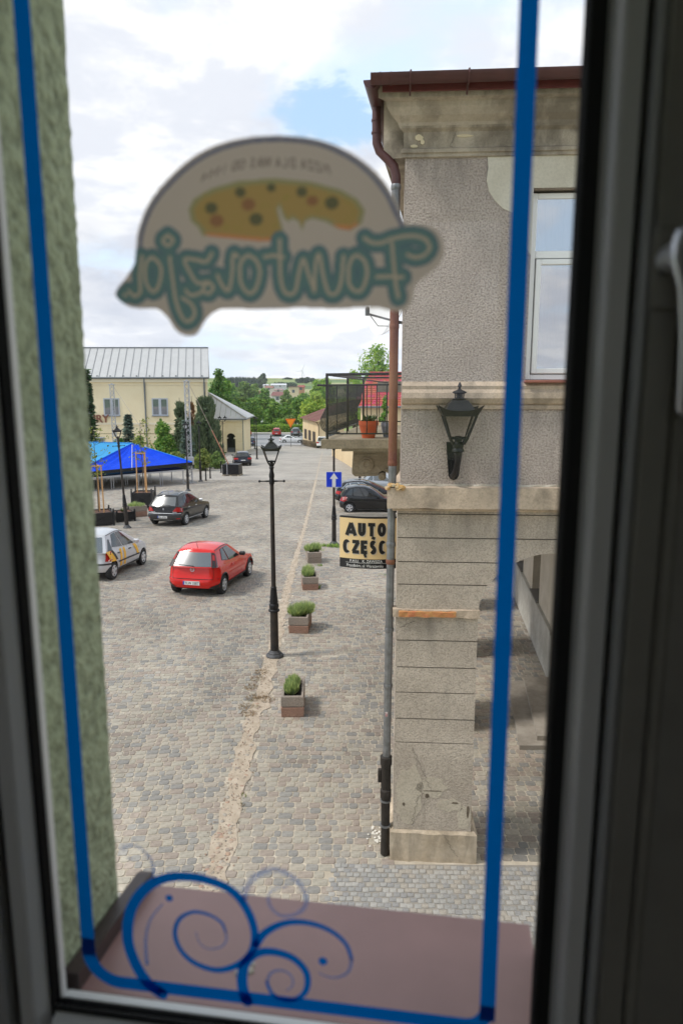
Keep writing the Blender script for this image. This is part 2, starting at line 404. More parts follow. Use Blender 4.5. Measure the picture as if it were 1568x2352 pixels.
# ---- little granite setts by the corner
M_SETT = mat('granite_sett', (.34, .33, .31), .85, tint=True, var=.25, vscale=40, bump=.5, bscale=120, bdist=.006)
sett = tag(bpy.data.objects.new('sett_paving', None), None, None, None, 'structure'); COL.objects.link(sett)
GR = [srgb(168, 165, 159), srgb(158, 156, 151), srgb(176, 172, 165), srgb(152, 150, 147), srgb(172, 164, 152)]
mb = MB(); mb.add([(-.1, 8.44, .004), (3.6, 8.4, .004), (3.6, 5, .004), (.32, 5, .004)], [(3, 2, 1, 0)]); mb.build('joint_bed', mat('grey_grit', srgb(150, 144, 134), .95, var=.2, vscale=20), sett)
def setts():
    rnd = random.Random(11); mb = MB(); cnt = 0; items = []
    for j in range(24):
        for i in range(52):
            X = -.22 + i * .088 + rnd.uniform(-.008, .008) + (j * 37 % 11) * .008; Y = 8.40 - j * .088 + rnd.uniform(-.012, .012) - (X * .03)
            if X > -.1 + (8.44 - Y) * -.12: items.append((X, Y))
    for X, Y in items:
        a = rnd.uniform(-.09, .09); w, d = rnd.uniform(.074, .088), rnd.uniform(.070, .084); c0 = rnd.choice(GR); h = rnd.uniform(.007, .013)
        cut = [rnd.uniform(.003, .012) for _ in range(8)]
        oc = [(-w / 2 + cut[0], -d / 2), (w / 2 - cut[1], -d / 2), (w / 2, -d / 2 + cut[2]), (w / 2, d / 2 - cut[3]), (w / 2 - cut[4], d / 2), (-w / 2 + cut[5], d / 2), (-w / 2, d / 2 - cut[6]), (-w / 2, -d / 2 + cut[7])]
        V = [(x, y, -.004) for x, y in oc] + [(x * .93, y * .93, h) for x, y in oc]; F = [(i, (i + 1) % 8, 8 + (i + 1) % 8, 8 + i) for i in range(8)] + [tuple(range(8, 16))]
        if cnt < 300 and Y > 7.2 and X < 2.6:
            cnt += 1; m1 = MB(); m1.add(V, F, 0, c0); m1.build('sett', M_SETT, sett, loc=(X, Y, 0), rot=(0, 0, a))
        else:
            c, s = math.cos(a), math.sin(a); mb.add([(X + x * c - y * s, Y + x * s + y * c, z) for x, y, z in V], F, 0, c0)
    tag(mb.build('setts', M_SETT, sett), kind='stuff')
setts()
# ---- the drainage strip: sand with half-buried field stones
strip = tag(bpy.data.objects.new('cobble_strip', None), None, None, None, 'structure'); COL.objects.link(strip)
def strip_geo():
    rnd = random.Random(4); mb = MB(); ys = [6 + .15 * i for i in range(640)]
    for y in ys:
        for k in range(5):
            u = (k / 4 - .5) * (.29 if y < 16 else max(.15, .29 - (y - 16) * .010)) * (1 + .12 * math.sin(y * 3) + .2 * math.sin(y * 7.3)); mb.v.append((strip_x(y) + u + rnd.uniform(-.02, .02), y, gz(y) + .006 + rnd.uniform(0, .012)))
    for j in range(len(ys) - 1):
        for i in range(4): a = j * 5 + i; mb.f.append((a, a + 1, a + 6, a + 5)); mb.m.append(0)
    mb.build('sand', mat('loose_sand', srgb(196, 181, 161), .95, col2=srgb(172, 156, 136), vscale=5, bump=.8, bscale=60, bdist=.02), strip, smooth='all')
    pal = [srgb(178, 158, 140), srgb(186, 172, 154), srgb(170, 140, 122), srgb(172, 163, 150), srgb(158, 146, 133), srgb(180, 152, 130)]
    ms = mat('field_stone', (.3, .26, .22), .8, tint=True, var=.25, vscale=30, bump=.3, bscale=90)
    rest = MB(); n = 0
    pts = []
    y = 7.3
    while y < 13.5:
        for k in range(3 if y < 9.3 else 1):
            pts.append((strip_x(y) + rnd.uniform(-.15, .15), y + rnd.uniform(-.03, .03)))
        y += .085 if y < 9.3 else .16
    for X, Y in pts:
        a, b, h = rnd.uniform(.03, .06), rnd.uniform(.025, .05), rnd.uniform(.012, .022); rz = rnd.uniform(0, 3); V = []
        seg = 8
        for r_, zz in ((1, 0), (.86, .6), (.45, .95)):
            for k in range(seg):
                w = 2 * math.pi * k / seg; q = r_ * (1 + rnd.uniform(-.1, .1)); V.append((a * q * math.cos(w), b * q * math.sin(w), h * zz))
        V.append((0, 0, h)); F = [(i * seg + k, i * seg + (k + 1) % seg, (i + 1) * seg + (k + 1) % seg, (i + 1) * seg + k) for i in range(2) for k in range(seg)] + [(16 + k, 16 + (k + 1) % seg, 24) for k in range(seg)]
        m1 = MB(); m1.add(V, F, 0, rnd.choice(pal)); m1.build('stone', ms, strip, smooth='all', loc=(X, Y, gz(Y) + .003), rot=(0, 0, rz))
    # small grit and dry weeds
    g = MB()
    for i in range(2600):
        Y = 7 + 38 * rnd.random() ** 1.6; X = strip_x(Y) + rnd.gauss(0, .11); s = rnd.uniform(.006, .02); z = gz(Y) + .012
        a = rnd.uniform(0, 6.28); V = [(X + s * math.cos(a + k * 2.1), Y + s * math.sin(a + k * 2.1), z) for k in range(3)] + [(X, Y, z + s * .9)]
        g.add(V, [(0, 1, 3), (1, 2, 3), (2, 0, 3)], 0, rnd.choice(pal))
    tag(g.build('grit', ms, strip), kind='stuff')
strip_geo()
def litter_tufts():
    rnd = random.Random(21); mb = MB()
    def tuft(X, Y, n, r, h, cols, lay=.8):
        for i in range(n):
            a = rnd.uniform(0, 6.28); q = r * math.sqrt(rnd.random()); x, y = X + q * math.cos(a), Y + q * math.sin(a); z = gz(y) + .01
            b = rnd.uniform(0, 6.28); l = h * rnd.uniform(.5, 1.2); dx, dy = math.cos(b) * l * lay, math.sin(b) * l * lay; w = l * .09
            mb.add([(x - dy * .1, y + dx * .1, z), (x + dy * .1, y - dx * .1, z), (x + dx, y + dy, z + l * (1 - lay * .6))], [(0, 1, 2)], 0, rnd.choice(cols))
    dry = [srgb(120, 96, 66), srgb(146, 118, 80), srgb(100, 84, 60)]; grn = [srgb(92, 110, 44), srgb(112, 132, 56), srgb(80, 96, 40)]
    for px, py in ((590, 1560), (575, 1580), (600, 1545), (598, 1600), (565, 1625), (612, 1608), (580, 1606), (570, 1640)):
        p = at(px, py); tuft(p.x, p.y, 130, .16, .06, dry, .95)
    for px, py, n in ((555, 1850, 40), (590, 1625, 40), (558, 1830, 25), (575, 1610, 20), (870, 1458, 40)):
        p = at(px, py); tuft(p.x, p.y, n, .06, .05, grn + dry)
    m = mat('dry_grass', (.2, .16, .08), .9, tint=True)
    tag(mb.build('dry_weeds', m), 'dry brown weed scraps scattered along the sandy strip beside the lamp foot', 'weeds', None, 'stuff')
    mb = MB()
    for px, py, n, r, h in ((765, 1256, 170, .28, .2), (745, 1254, 120, .22, .16), (738, 1265, 40, .15, .1), (783, 1258, 90, .2, .15), (733, 1300, 60, .12, .12), (725, 1290, 30, .1, .1), (727, 1352, 70, .12, .22), (878, 1322, 40, .2, .08), (755, 1272, 20, .15, .06)):
        p = at(px, py); tuft(p.x, p.y, n, r, h, [srgb(120, 150, 50), srgb(140, 165, 62), srgb(96, 130, 46)], .6)
    tag(mb.build('green_weeds', m), 'green weeds sprouting from the joints around the sign post and planters', 'weeds', None, 'stuff')
    mb = MB()
    for i in range(70):
        p = at(870 + rnd.gauss(0, 12), 1925 + rnd.gauss(0, 12)); s = rnd.uniform(.004, .02) * (1.6 if i < 8 else 1); a = rnd.uniform(0, 6)
        V = [(p.x + s * math.cos(a + k * 1.3) * rnd.uniform(.6, 1.2), p.y + s * math.sin(a + k * 1.3), z) for z in (.012, .012 + s * .6) for k in range(5)]
        mb.add(V, [(k, (k + 1) % 5, 5 + (k + 1) % 5, 5 + k) for k in range(5)] + [(5, 6, 7, 8, 9)])
    tag(mb.build('plaster_crumbs', mat('plaster_crumb', (.72, .69, .62), .9)), 'white plaster crumbs fallen at the foot of the drainpipe', 'rubble', None, 'stuff')
litter_tufts()

# ================================================================== THE CORNER BUILDING
def m_plaster(name, c1, c2, grain, gsc, stain=.35, dark=(.10, .095, .085), bd=.012, seed=0.0, fine=160, runs=(), rl=.55, wet=None, sth=(.55, .75, 3.2)):
    """old render: base colour, broad weathering, grey vertical runs of soot, grain relief"""
    m = mat(name, c1, .92); nt = m.node_tree; N = nt.nodes; L = nt.links; b = N['Principled BSDF']; b.inputs['Specular IOR Level'].default_value = .25
    g = N.new('ShaderNodeTexCoord'); mp = N.new('ShaderNodeMapping'); mp.inputs['Location'].default_value = (seed, seed * .7, seed * 1.3); L.new(g.outputs['Object'], mp.inputs[0])
    def nz(sc, det=6, rough=.6, stretch=None):
        q = mp.outputs[0]
        if stretch: mm = N.new('ShaderNodeMapping'); mm.inputs['Scale'].default_value = stretch; L.new(q, mm.inputs[0]); q = mm.outputs[0]
        n = N.new('ShaderNodeTexNoise'); n.inputs['Scale'].default_value = sc; n.inputs['Detail'].default_value = det; n.inputs['Roughness'].default_value = rough; L.new(q, n.inputs['Vector']); return n.outputs[0]
    def rg(v, a, b_, c=0, d=1):
        r = N.new('ShaderNodeMapRange'); L.new(v, r.inputs[0]); r.inputs[1].default_value = a; r.inputs[2].default_value = b_; r.inputs[3].default_value = c; r.inputs[4].default_value = d; return r.outputs[0]
    def mx(f, a, b_, t='MIX'):
        n = N.new('ShaderNodeMix'); n.data_type = 'RGBA'; n.blend_type = t
        for i, v in ((0, f), (6, a), (7, b_)):
            if isinstance(v, (int, float)): n.inputs[i].default_value = v
            elif isinstance(v, tuple): n.inputs[i].default_value = (*v, 1)
            else: L.new(v, n.inputs[i])
        return n.outputs[2]
    c = mx(rg(nz(2.2, 8), .35, .65), c1, c2)
    c = mx(rg(nz(sth[2], 6, .62, (1, 1, .22 if sth[2] > 3 else .7)), sth[0], sth[1], 0, stain), c, dark)
    if runs:
        sz = N.new('ShaderNodeSeparateXYZ'); L.new(g.outputs['Object'], sz.inputs[0]); tot = None
        def mth(op, a, b_=None):
            n = N.new('ShaderNodeMath'); n.operation = op
            for i, v in enumerate((a, b_)):
                if v is None: continue
                if isinstance(v, (int, float)): n.inputs[i].default_value = v
                else: L.new(v, n.inputs[i])
            return n.outputs[0]
        for z0 in runs:
            q = mth('MULTIPLY', rg(sz.outputs[2], z0 - rl, z0, 0, 1), mth('LESS_THAN', sz.outputs[2], z0 + .02)); tot = q if tot is None else mth('MAXIMUM', tot, q)
        st = mth('MULTIPLY', tot, rg(nz(4.5, 5, .6, (1, 1, .16)), .42, .66)); c = mx(mth('MULTIPLY', st, .85), c, wet or (.13, .12, .10))
    gr = nz(gsc, 2, .5)
    c = mx(rg(gr, .32, .58, min(.8, grain * .85), 0), c, tuple(q * .35 for q in c1))
    c = mx(rg(nz(fine, 2), .35, .7, 0, .3), c, tuple(min(1, q * 1.25) for q in c1))
    L.new(c, b.inputs['Base Color'])
    bp = N.new('ShaderNodeBump'); bp.inputs['Strength'].default_value = grain; bp.inputs['Distance'].default_value = bd; L.new(gr, bp.inputs['Height']); L.new(bp.outputs[0], b.inputs['Normal'])
    return m
P_ROUGH = m_plaster('roughcast', srgb(194, 181, 171), srgb(176, 163, 153), 1.0, 48, .5, (.15, .132, .115), .02, runs=(8.68, 5.92), rl=.5)
P_BLOCK = m_plaster('roughcast_block', srgb(200, 187, 171), srgb(176, 163, 148), .7, 56, .65, (.16, .145, .125), .016, seed=3, runs=(4.73, 3.36), rl=.6)
P_SMOOTH = m_plaster('smooth_render', srgb(194, 183, 166), srgb(166, 153, 134), .22, 40, .9, (.13, .11, .085), .008, 5, sth=(.46, .60, 1.9), runs=(9.31, 8.95), rl=.4, wet=(.10, .082, .06))
P_LEDGE = m_plaster('ledge_stone', srgb(202, 183, 161), srgb(178, 160, 140), .4, 40, .75, (.15, .13, .10), .01, 9, sth=(.5, .66, 2.4))
P_PLINTH = m_plaster('plinth_stone', srgb(206, 190, 168), srgb(176, 157, 131), .35, 14, .8, (.10, .08, .06), .015, 12, runs=(.5,), rl=.6, wet=(.16, .125, .08))
P_WHITE = m_plaster('patch_render', srgb(214, 208, 192), srgb(200, 192, 174), .2, 40, .15, (.25, .23, .18), .008, 7)
M_BROWN = mat('brown_sheet_metal', srgb(88, 54, 52), .42, .1, var=.25, vscale=6, bump=.05)
M_ZINC = mat('zinc', srgb(140, 142, 144), .42, .55, col2=srgb(112, 112, 112), vscale=9, bump=.2, bscale=40)
M_RUST = mat('rusty_paint', srgb(112, 64, 54), .7, 0, col2=srgb(140, 96, 62), vscale=5, bump=.5, bscale=40, stretch=(1, 1, .35))
M_CAST = mat('cast_iron', srgb(58, 52, 46), .75, .2, var=.4, vscale=9, bump=.5, bscale=60)
M_LICHEN = mat('lichen', srgb(206, 150, 60), .95, col2=srgb(180, 168, 140), vscale=14, bump=1, bscale=50)
M_BRICK = mat('bare_brick', srgb(188, 104, 74), .9, col2=srgb(196, 146, 90), vscale=7, bump=.6, bscale=50)
M_PVC = mat('pvc', (.92, .92, .91), .35)
PHI = R(3.5); KX, KY = .71, 8.55
SDIR = Vector((math.sin(R(9)), math.cos(R(9))))              # street face direction
lerp_ = lambda a, b, t: a + (b - a) * t
bld = thing('corner_building', 'grey roughcast corner house with arcade arch, brown gutter and balcony', 'building', (KX, KY, 0), -PHI)
fn = lambda a, b, d: (a, d, b)                                # facade prism: (s, z) pushed to depth
SA = R(9) - PHI                                               # street face turns this much more, in local axes
side = lambda a, d=0: (math.sin(SA) * a + math.cos(SA) * d, math.cos(SA) * a - math.sin(SA) * d)   # a along street face, d inwards
def xarc(z, right=False):
    if z <= 3.40: x = .975
    elif z >= 4.188: return 1.95
    else: x = 1.95 - .975 * math.sqrt(max(0, 1 - ((z - 3.40) / .79) ** 2))
    return 3.9 - x if right else x
def build_corner():
    T = .75
    # core a little behind the blocks (it shows in the joints)
    m = MB()
    zs = [.43, 3.40] + [3.40 + .79 * math.sin(R(90) * k / 14) for k in range(1, 15)]
    left = [(0.0, .43)] + [(xarc(z) - .012, z) for z in zs] ; 
    poly = [(-.015, .43), (.963, .43)] + [(xarc(z) - .014 * (1 if z < 4.18 else 0), z + .012) for z in zs[1:]] + [(xarc(z, True) + .014 * (1 if z < 4.18 else 0), z + .012) for z in zs[::-1][1:-1]] + [(2.94, 3.40), (2.94, .43), (3.9, .43), (3.9, 4.73), (-.015, 4.73)]
    m.prism(poly, fn, .02, T - .01); m.build('arcade_core', mat('joint_shadow_render', srgb(120, 112, 100), .95, var=.3, vscale=10, bump=.4), bld)
    # block courses
    cz = [.43, 1.664, 1.993, 2.347, 2.685, 3.041, 3.353]
    def course(z0, z1, first=False):
        g = .007
        a, b = z0 + g, z1 - g
        rnd = random.Random(int(z0 * 1000)); dx = rnd.uniform(-.004, .004); dd = rnd.uniform(-.004, .004)
        zz = [a + (b - a) * k / 6 for k in range(7)]
        if a >= 4.188: polys = [[(-.03, a), (4.6, a), (4.6, b), (-.03, b)]]
        elif b <= 4.188:
            polys = [[(-.03 + dx, a)] + [(xarc(z), z) for z in zz] + [(-.03 + dx, b)], [(xarc(z, True), z) for z in zz][::-1] + [(xarc(a, True), a), (4.6, a), (4.6, b)][1:] + []]
            polys[1] = [(4.6, a), (4.6, b)] + [(xarc(z, True), z) for z in zz[::-1]]
        else:
            zc = [a + (4.188 - a) * k / 6 for k in range(7)]
            polys = [[(-.03, a)] + [(xarc(z), z) for z in zc] + [(xarc(z, True), z) for z in zc[::-1][1:]] + [(4.6, a), (4.6, b), (-.03, b)]]
        for p in polys: mb = MB(); mb.prism(p, fn, dd, T + dd); mb.build('plaster_block', P_BLOCK, bld)
    for a, b in zip(cz, cz[1:]): course(a, b)
    up = [3.437, 3.762, 4.048, 4.348, 4.644]
    for a, b in zip(up, up[1:]): course(a, b)
    course(4.644, 4.726)
    # plinth with a rough foot and worn top
    def plinth(x0, x1):
        mb = MB(); rnd = random.Random(5); n = 14
        for d in (-.045, T + .03):
            for k in range(n + 1): mb.v.append((x0 + (x1 - x0) * k / n, d + rnd.uniform(-.008, .008), -.02 + rnd.uniform(0, .02)))
            for k in range(n + 1): mb.v.append((x0 + (x1 - x0) * k / n, d + (.0 if d < 0 else 0) + rnd.uniform(-.006, .006), .405 + rnd.uniform(-.008, .008)))
            for k in range(n + 1): mb.v.append((x0 + .035 + (x1 - x0 - .07) * k / n, d + (.045 if d < 0 else -.045), .436))
        q = n + 1; F = []
        for s_ in range(2):
            b0 = s_ * 3 * q
            for r_ in range(2):
                for k in range(n): f = (b0 + r_ * q + k, b0 + r_ * q + k + 1, b0 + (r_ + 1) * q + k + 1, b0 + (r_ + 1) * q + k); F.append(f if s_ == 0 else f[::-1])
        for r_ in range(2):
            F.append((r_ * q, (r_ + 1) * q, 3 * q + (r_ + 1) * q, 3 * q + r_ * q)); F.append((r_ * q + n, 3 * q + r_ * q + n, 3 * q + (r_ + 1) * q + n, (r_ + 1) * q + n))
        for k in range(n): F.append((2 * q + k, 2 * q + k + 1, 5 * q + k + 1, 5 * q + k))
        mb.f = F; mb.m = [0] * len(F); mb.build('plinth', P_PLINTH, bld)
    plinth(-.07, 1.055); plinth(2.86, 4.6)
    def scab(name, cx, cz, rx, rz, m_, seed, d0=-.006, d1=.01, n=15):
        rnd = random.Random(seed); pts = [(cx + rx * math.cos(6.283 * k / n) * rnd.uniform(.7, 1.1), cz + rz * math.sin(6.283 * k / n) * rnd.uniform(.7, 1.1)) for k in range(n)]
        mb = MB(); mb.prism(pts, fn, d0, d1); mb.build(name, m_, bld)
    BARE = m_plaster('old_lime_render', srgb(204, 193, 174), srgb(184, 172, 154), .5, 44, .35, (.2, .17, .13), .01, 15)
    for q in ((.17, .92, .20, .48, 1), (.46, 1.05, .20, .16, 2), (.70, .80, .18, .10, 3), (.88, .62, .10, .20, 5)): scab('render_repair', q[0], q[1], q[2], q[3], BARE, q[4])
    HOLE = mat('hole_dark', srgb(116, 104, 88), .95, var=.4, vscale=20)
    for q in ((.40, .93, .032, .035, 7), (.10, .80, .022, .03, 8), (.76, .84, .05, .016, 9), (.47, 1.0, .13, .008, 10), (.93, .72, .022, .09, 11)): scab('broken_hole', q[0], q[1], q[2], q[3], HOLE, q[4], -.0075, .01, 11)
    CR = mat('crack_dark', (.11, .10, .085), 1); rnd = random.Random(77)
    for x0, z0, x1, z1, y in ((.2, 1.6, .45, 1.0, -.008), (.02, 3.2, .2, 3.3, -.006), (.3, .95, .2, .5, -.0085), (.45, 6.15, .50, 5.4, -.05), (1.0, 8.6, 1.12, 8.1, -.003), (.62, .42, .8, .1, -.052), (.55, 8.93, .5, 8.76, -.026)):
        n = 16; P = [(lerp_(x0, x1, k / n) + rnd.uniform(-.02, .02), y - (.05 if z0 > 6 and z0 < 6.3 and k < 5 else 0) * 0, lerp_(z0, z1, k / n)) for k in range(n + 1)]
        mb = MB(); mb.tube(P, .0017, 4); mb.build('crack', CR, bld)
    # impost with the brick laid bare
    def rough_bar(name, x0, x1, y0, y1, z0, z1, m_, n=16, j=.007, seed=1):
        rnd = random.Random(seed); mb = MB()
        for k in range(n + 1):
            x = x0 + (x1 - x0) * k / n
            mb.v += [(x, y0 + rnd.uniform(-j, j), z0 + rnd.uniform(-j, j)), (x, y0 + rnd.uniform(-j, j), z1 + rnd.uniform(-j, j)), (x, y1, z1 + .01), (x, y1, z0)]
        for k in range(n):
            for i in range(4): mb.f.append((4 * k + i, 4 * k + 4 + i, 4 * k + 4 + (i + 1) % 4, 4 * k + (i + 1) % 4)); mb.m.append(0)
        mb.f += [(0, 1, 2, 3), (4 * n + 3, 4 * n + 2, 4 * n + 1, 4 * n)]; mb.m += [0, 0]
        return mb.build(name, m_, bld)
    rough_bar('impost', -.075, .99, -.04, .10, 3.352, 3.45, P_LEDGE)
    rough_bar('impost_brick', .0, .70, -.062, -.03, 3.366, 3.428, M_BRICK, 12, .006, 3)
    rough_bar('impost', 2.9, 4.6, -.04, .10, 3.352, 3.45, P_LEDGE)
    # ledge between the storeys, wrapping the corner
    rough_bar('ledge', -.16, 4.6, -.14, .12, 4.735, 4.985, P_LEDGE, 40, .006, 7)
    mb = MB(); mb.bbox(-.10, 4.6, -.07, .1, 4.69, 4.735, .015); mb.build('ledge_moulding', P_LEDGE, bld)
    rough_bar('ledge_flashing', -.06, 4.6, -.022, .08, 4.983, 5.008, mat('pale_mortar', srgb(204, 197, 182), .95, col2=srgb(172, 164, 148), vscale=9, bump=.6), 50, .006, 9)
    mb = MB(); rnd = random.Random(8)
    for i in range(60):
        x, y = rnd.uniform(-.17, -.02), rnd.uniform(-.15, .0); z = 4.985 + (.02 if x > -.14 else -.02); s_ = rnd.uniform(.012, .035)
        if i > 42: x, y, z = rnd.uniform(-.06, .04), -.155, rnd.uniform(4.95, 5.0)
        mb.lathe([(s_, -.006), (s_ * .8, .012), (s_ * .3, .018)], (x, y, z), 7)
    tag(mb.build('lichen', M_LICHEN, bld), kind='stuff')
    # upper wall round the window opening
    WX0, WX1, WZ0, WZ1 = 1.42, 2.66, 6.20, 8.33
    mb = MB()
    for x0, x1, z0, z1 in ((0, WX0, 4.98, 8.68), (WX1, 4.6, 4.98, 8.68), (WX0, WX1, 4.98, WZ0), (WX0, WX1, WZ1, 8.68)): mb.box(x0, x1, 0, .45, z0, z1)
    mb.build('wall', P_ROUGH, bld)
    # smooth repaired patch round the window head, 4 mm proud
    pts = [(1.42, 7.62), (1.42, 8.33), (2.66, 8.33), (2.66, 7.62), (4.6, 7.62), (4.6, 8.68), (.90, 8.68), (.915, 8.55), (.90, 8.42), (.93, 8.30), (1.0, 8.20), (1.09, 8.12), (1.18, 8.08), (1.27, 8.05), (1.33, 7.9), (1.36, 7.7)]
    mb = MB(); mb.prism(pts, fn, -.006, .01); mb.build('render_patch', P_WHITE, bld)
    # string moulding at first-floor sill height
    prof = [(0, 5.90), (-.03, 5.905), (-.035, 5.94), (-.02, 5.955), (-.05, 5.97), (-.085, 6.03), (-.075, 6.09), (-.045, 6.13), (-.05, 6.17), (-.02, 6.20), (0, 6.22)]
    def run(name, prof, x0, x1, m_, back=.2):
        mb = MB(); pr = prof + [(back, prof[-1][1]), (back, prof[0][1])]; n = len(pr)
        mb.v = [(x0 + (p[0] if name == 'cornice' else 0) , p[0], p[1]) for p in pr] + [(x1, p[0], p[1]) for p in pr]
        mb.f = [(i, n + i, n + (i + 1) % n, (i + 1) % n) for i in range(n)] + [tuple(range(n)), tuple(range(n, 2 * n))[::-1]]; mb.m = [0] * len(mb.f)
        return mb.build(name, m_, bld)
    run('string_moulding', prof, 0.0, 4.6, P_LEDGE)
    # cornice
    prof = [(0, 8.66), (-.03, 8.665), (-.03, 8.70), (-.05, 8.705), (-.05, 8.74), (-.02, 8.76), (-.025, 8.92), (-.07, 8.95), (-.09, 9.0), (-.16, 9.05), (-.21, 9.12), (-.22, 9.17), (-.30, 9.18), (-.31, 9.30), (0, 9.30)]
    run('cornice', prof, 0.0, 4.6, P_SMOOTH)
    for x, z, w, h in ((.10, 8.83, .10, .07), (.05, 8.76, .09, .035), (.55, 8.86, .20, .03), (.16, 8.79, .05, .06)):
        pts = [(x + w * (.5 + .5 * math.cos(k * .9)) * random.Random(k).uniform(.7, 1), z + h * (.5 + .5 * math.sin(k * .9))) for k in range(7)]
        mb = MB(); mb.prism(pts, fn, -.034, -.02); mb.build('bare_plaster_patch', mat('bare_plaster', srgb(222, 208, 176), .95, var=.1), bld)
    # street side
    def sidepart(name, a0, a1, d0, d1, z0, z1, m_):
        mb = MB(); P = [side(a0, d0), side(a1, d0), side(a1, d1), side(a0, d1)]
        mb.v = [(x, y, z) for z in (z0, z1) for x, y in P]; mb.f = [(0, 1, 2, 3), (7, 6, 5, 4), (0, 4, 5, 1), (1, 5, 6, 2), (2, 6, 7, 3), (3, 7, 4, 0)]; mb.m = [0] * 6
        return mb.build(name, m_, bld)
    sidepart('side_wall', .46, 15, 0, .45, 4.726, 8.68, P_ROUGH)
    sidepart('side_cornice', .05, 15, -.25, .3, 8.68, 9.28, P_SMOOTH)
    sidepart('side_ledge', .13, 15, -.13, .1, 4.74, 4.98, P_LEDGE)
    for a in (3.6, 7.2, 10.8, 14.2): sidepart('arcade_pillar', a, a + 1.0, 0, .75, 0, 4.0, P_BLOCK)
    sidepart('arcade_lintel', .8, 15, .005, .745, 4.0, 4.72, P_BLOCK)
    sidepart('arcade_ceiling', .8, 15, .76, 3.3, 4.2, 4.3, P_WHITE)
    sidepart('upper_floor_body', .5, 15, .5, 6, 4.75, 9.2, P_ROUGH)
    mb = MB(); mb.box(3.9, 4.6, .76, 2.0, 0, 4.7); mb.box(4.0, 9, .76, 14, 0, 4.7); mb.build('ground_floor_body', P_ROUGH, bld)
    # roof: low hip with a dark sheet-metal skin
    mb = MB(); e = -.42; s0 = side(15, -.28)
    mb.add([(e + .12, e + .02, 9.335), (6.5, e + .02, 9.335), (6.5, 6, 11.4), (4.2, 5.5, 11.4), (s0[0], s0[1], 9.335), (s0[0] + 5, s0[1], 11.4)], [(0, 1, 2, 3), (0, 3, 5, 4)])
    mb.add([(e + .12, e + .02, 9.29), (6.5, e + .02, 9.29), (6.5, .1, 9.29), (.1, .1, 9.29), (s0[0], s0[1], 9.29), (s0[0] + .5, s0[1], 9.29)], [(3, 2, 1, 0), (0, 4, 5, 3)])
    mb.add([(e + .12, e + .02, 9.29), (6.5, e + .02, 9.29), (6.5, e + .02, 9.335), (e + .12, e + .02, 9.335), (s0[0], s0[1], 9.29), (s0[0], s0[1], 9.335)], [(0, 1, 2, 3), (4, 0, 3, 5)])
    mb.build('roof', mat('dark_roofing', srgb(70, 62, 60), .7, var=.3), bld)
    mb = MB(); mb.box(-.26, 6.5, e + .05, e + .075, 9.215, 9.285); mb.build('fascia_board', mat('red_brown_board', srgb(112, 52, 50), .6, var=.3), bld)
    # gutter: half-round trough with brackets
    def gutter(p0, p1, nm):
        p0, p1 = Vector(p0), Vector(p1); t = (p1 - p0).normalized(); a = Vector((t.y, -t.x, 0)); V = []; seg = 12; q = []
        for r_ in (.085, .078): q += [(r_ * math.cos(math.pi + math.pi * k / seg), r_ * math.sin(math.pi + math.pi * k / seg)) for k in range(seg + 1)][::(1 if r_ > .08 else -1)]
        n = len(q); mb = MB(); mb.v = [tuple(p + a * u + Vector((0, 0, w))) for p in (p0, p1) for u, w in q]
        mb.f = [(i, (i + 1) % n, n + (i + 1) % n, n + i) for i in range(n)] + [tuple(range(13)), tuple(range(n, n + 13))]; mb.m = [0] * len(mb.f)
        return mb.build(nm, M_BROWN, bld, smooth=30)
    gy = e - .075
    gutter((-.38, gy, 9.32), (6.5, gy, 9.36), 'gutter')
    s1 = side(15, -.38); gutter((-.38 + .005, gy + .08, 9.315), (s1[0], s1[1], 9.25), 'gutter')
    for x in (.03, .62, 1.22, 1.8, 2.4):
        mb = MB(); mb.tube([(x, gy - .08, 9.335 + .004 * x), (x, gy - .093, 9.30), (x, gy - .06, 9.245), (x, gy, 9.225), (x, gy + .07, 9.25), (x, gy + .11, 9.16)], .011, 5); mb.build('gutter_bracket', M_BROWN, bld, smooth=True)
    for x in (-.17, -.28):
        mb = MB(); mb.tube([(x, gy + .088 * math.cos(R(180 + 15 * k)), 9.322 + .088 * math.sin(R(180 + 15 * k))) for k in range(13)], .008, 5); mb.build('gutter_joint', M_BROWN, bld, smooth=30)
    # downpipe: brown swan-neck, then zinc, rust and cast iron down to the paving
    px, py = -.10, .075
    mb = MB(); q = side(.45, -.5)
    mb.tube([(-.325, .13, 9.24), (-.325, .13, 9.05), (-.32, .125, 8.86), (-.29, .12, 8.78), (-.19, .10, 8.68), (-.125, .085, 8.60), (px, py, 8.50), (px, py, 8.38)], .052, 14); mb.build('downpipe_elbow', M_BROWN, bld, smooth=50)
    for c in ((-.325, .13, 9.10), (-.325, .13, 8.97)): mb = MB(); mb.lathe([(.06, -.01), (.06, .01)], c, 14); mb.build('downpipe_joint', M_BROWN, bld, smooth=30)
    for nm, z0, z1, m_ in (('downpipe', 7.35, 8.40, M_ZINC), ('downpipe', 5.25, 7.38, M_RUST), ('downpipe', 1.40, 5.24, M_ZINC)):
        f = lambda z: px - .035 * max(0, (5.2 - z) / 4.5)
        mb = MB(); mb.tube([(f(z), py, z) for z in (z0, (z0 + z1) / 2, z1)], .05 if m_ is M_ZINC else .054, 14); mb.build(nm, m_, bld, smooth=50)
    for z, m_ in ((7.36, M_RUST), (6.85, M_RUST), (5.25, M_RUST), (4.25, M_ZINC), (4.03, M_RUST), (3.15, M_ZINC), (2.4, M_ZINC), (8.38, M_ZINC)):
        mb = MB(); mb.lathe([(.054, -.03), (.059, -.012), (.059, .012), (.054, .03)], (px - .035 * max(0, (5.2 - z) / 4.5), py, z), 14); mb.build('pipe_clamp', m_, bld, smooth=30)
    bx = px - .035
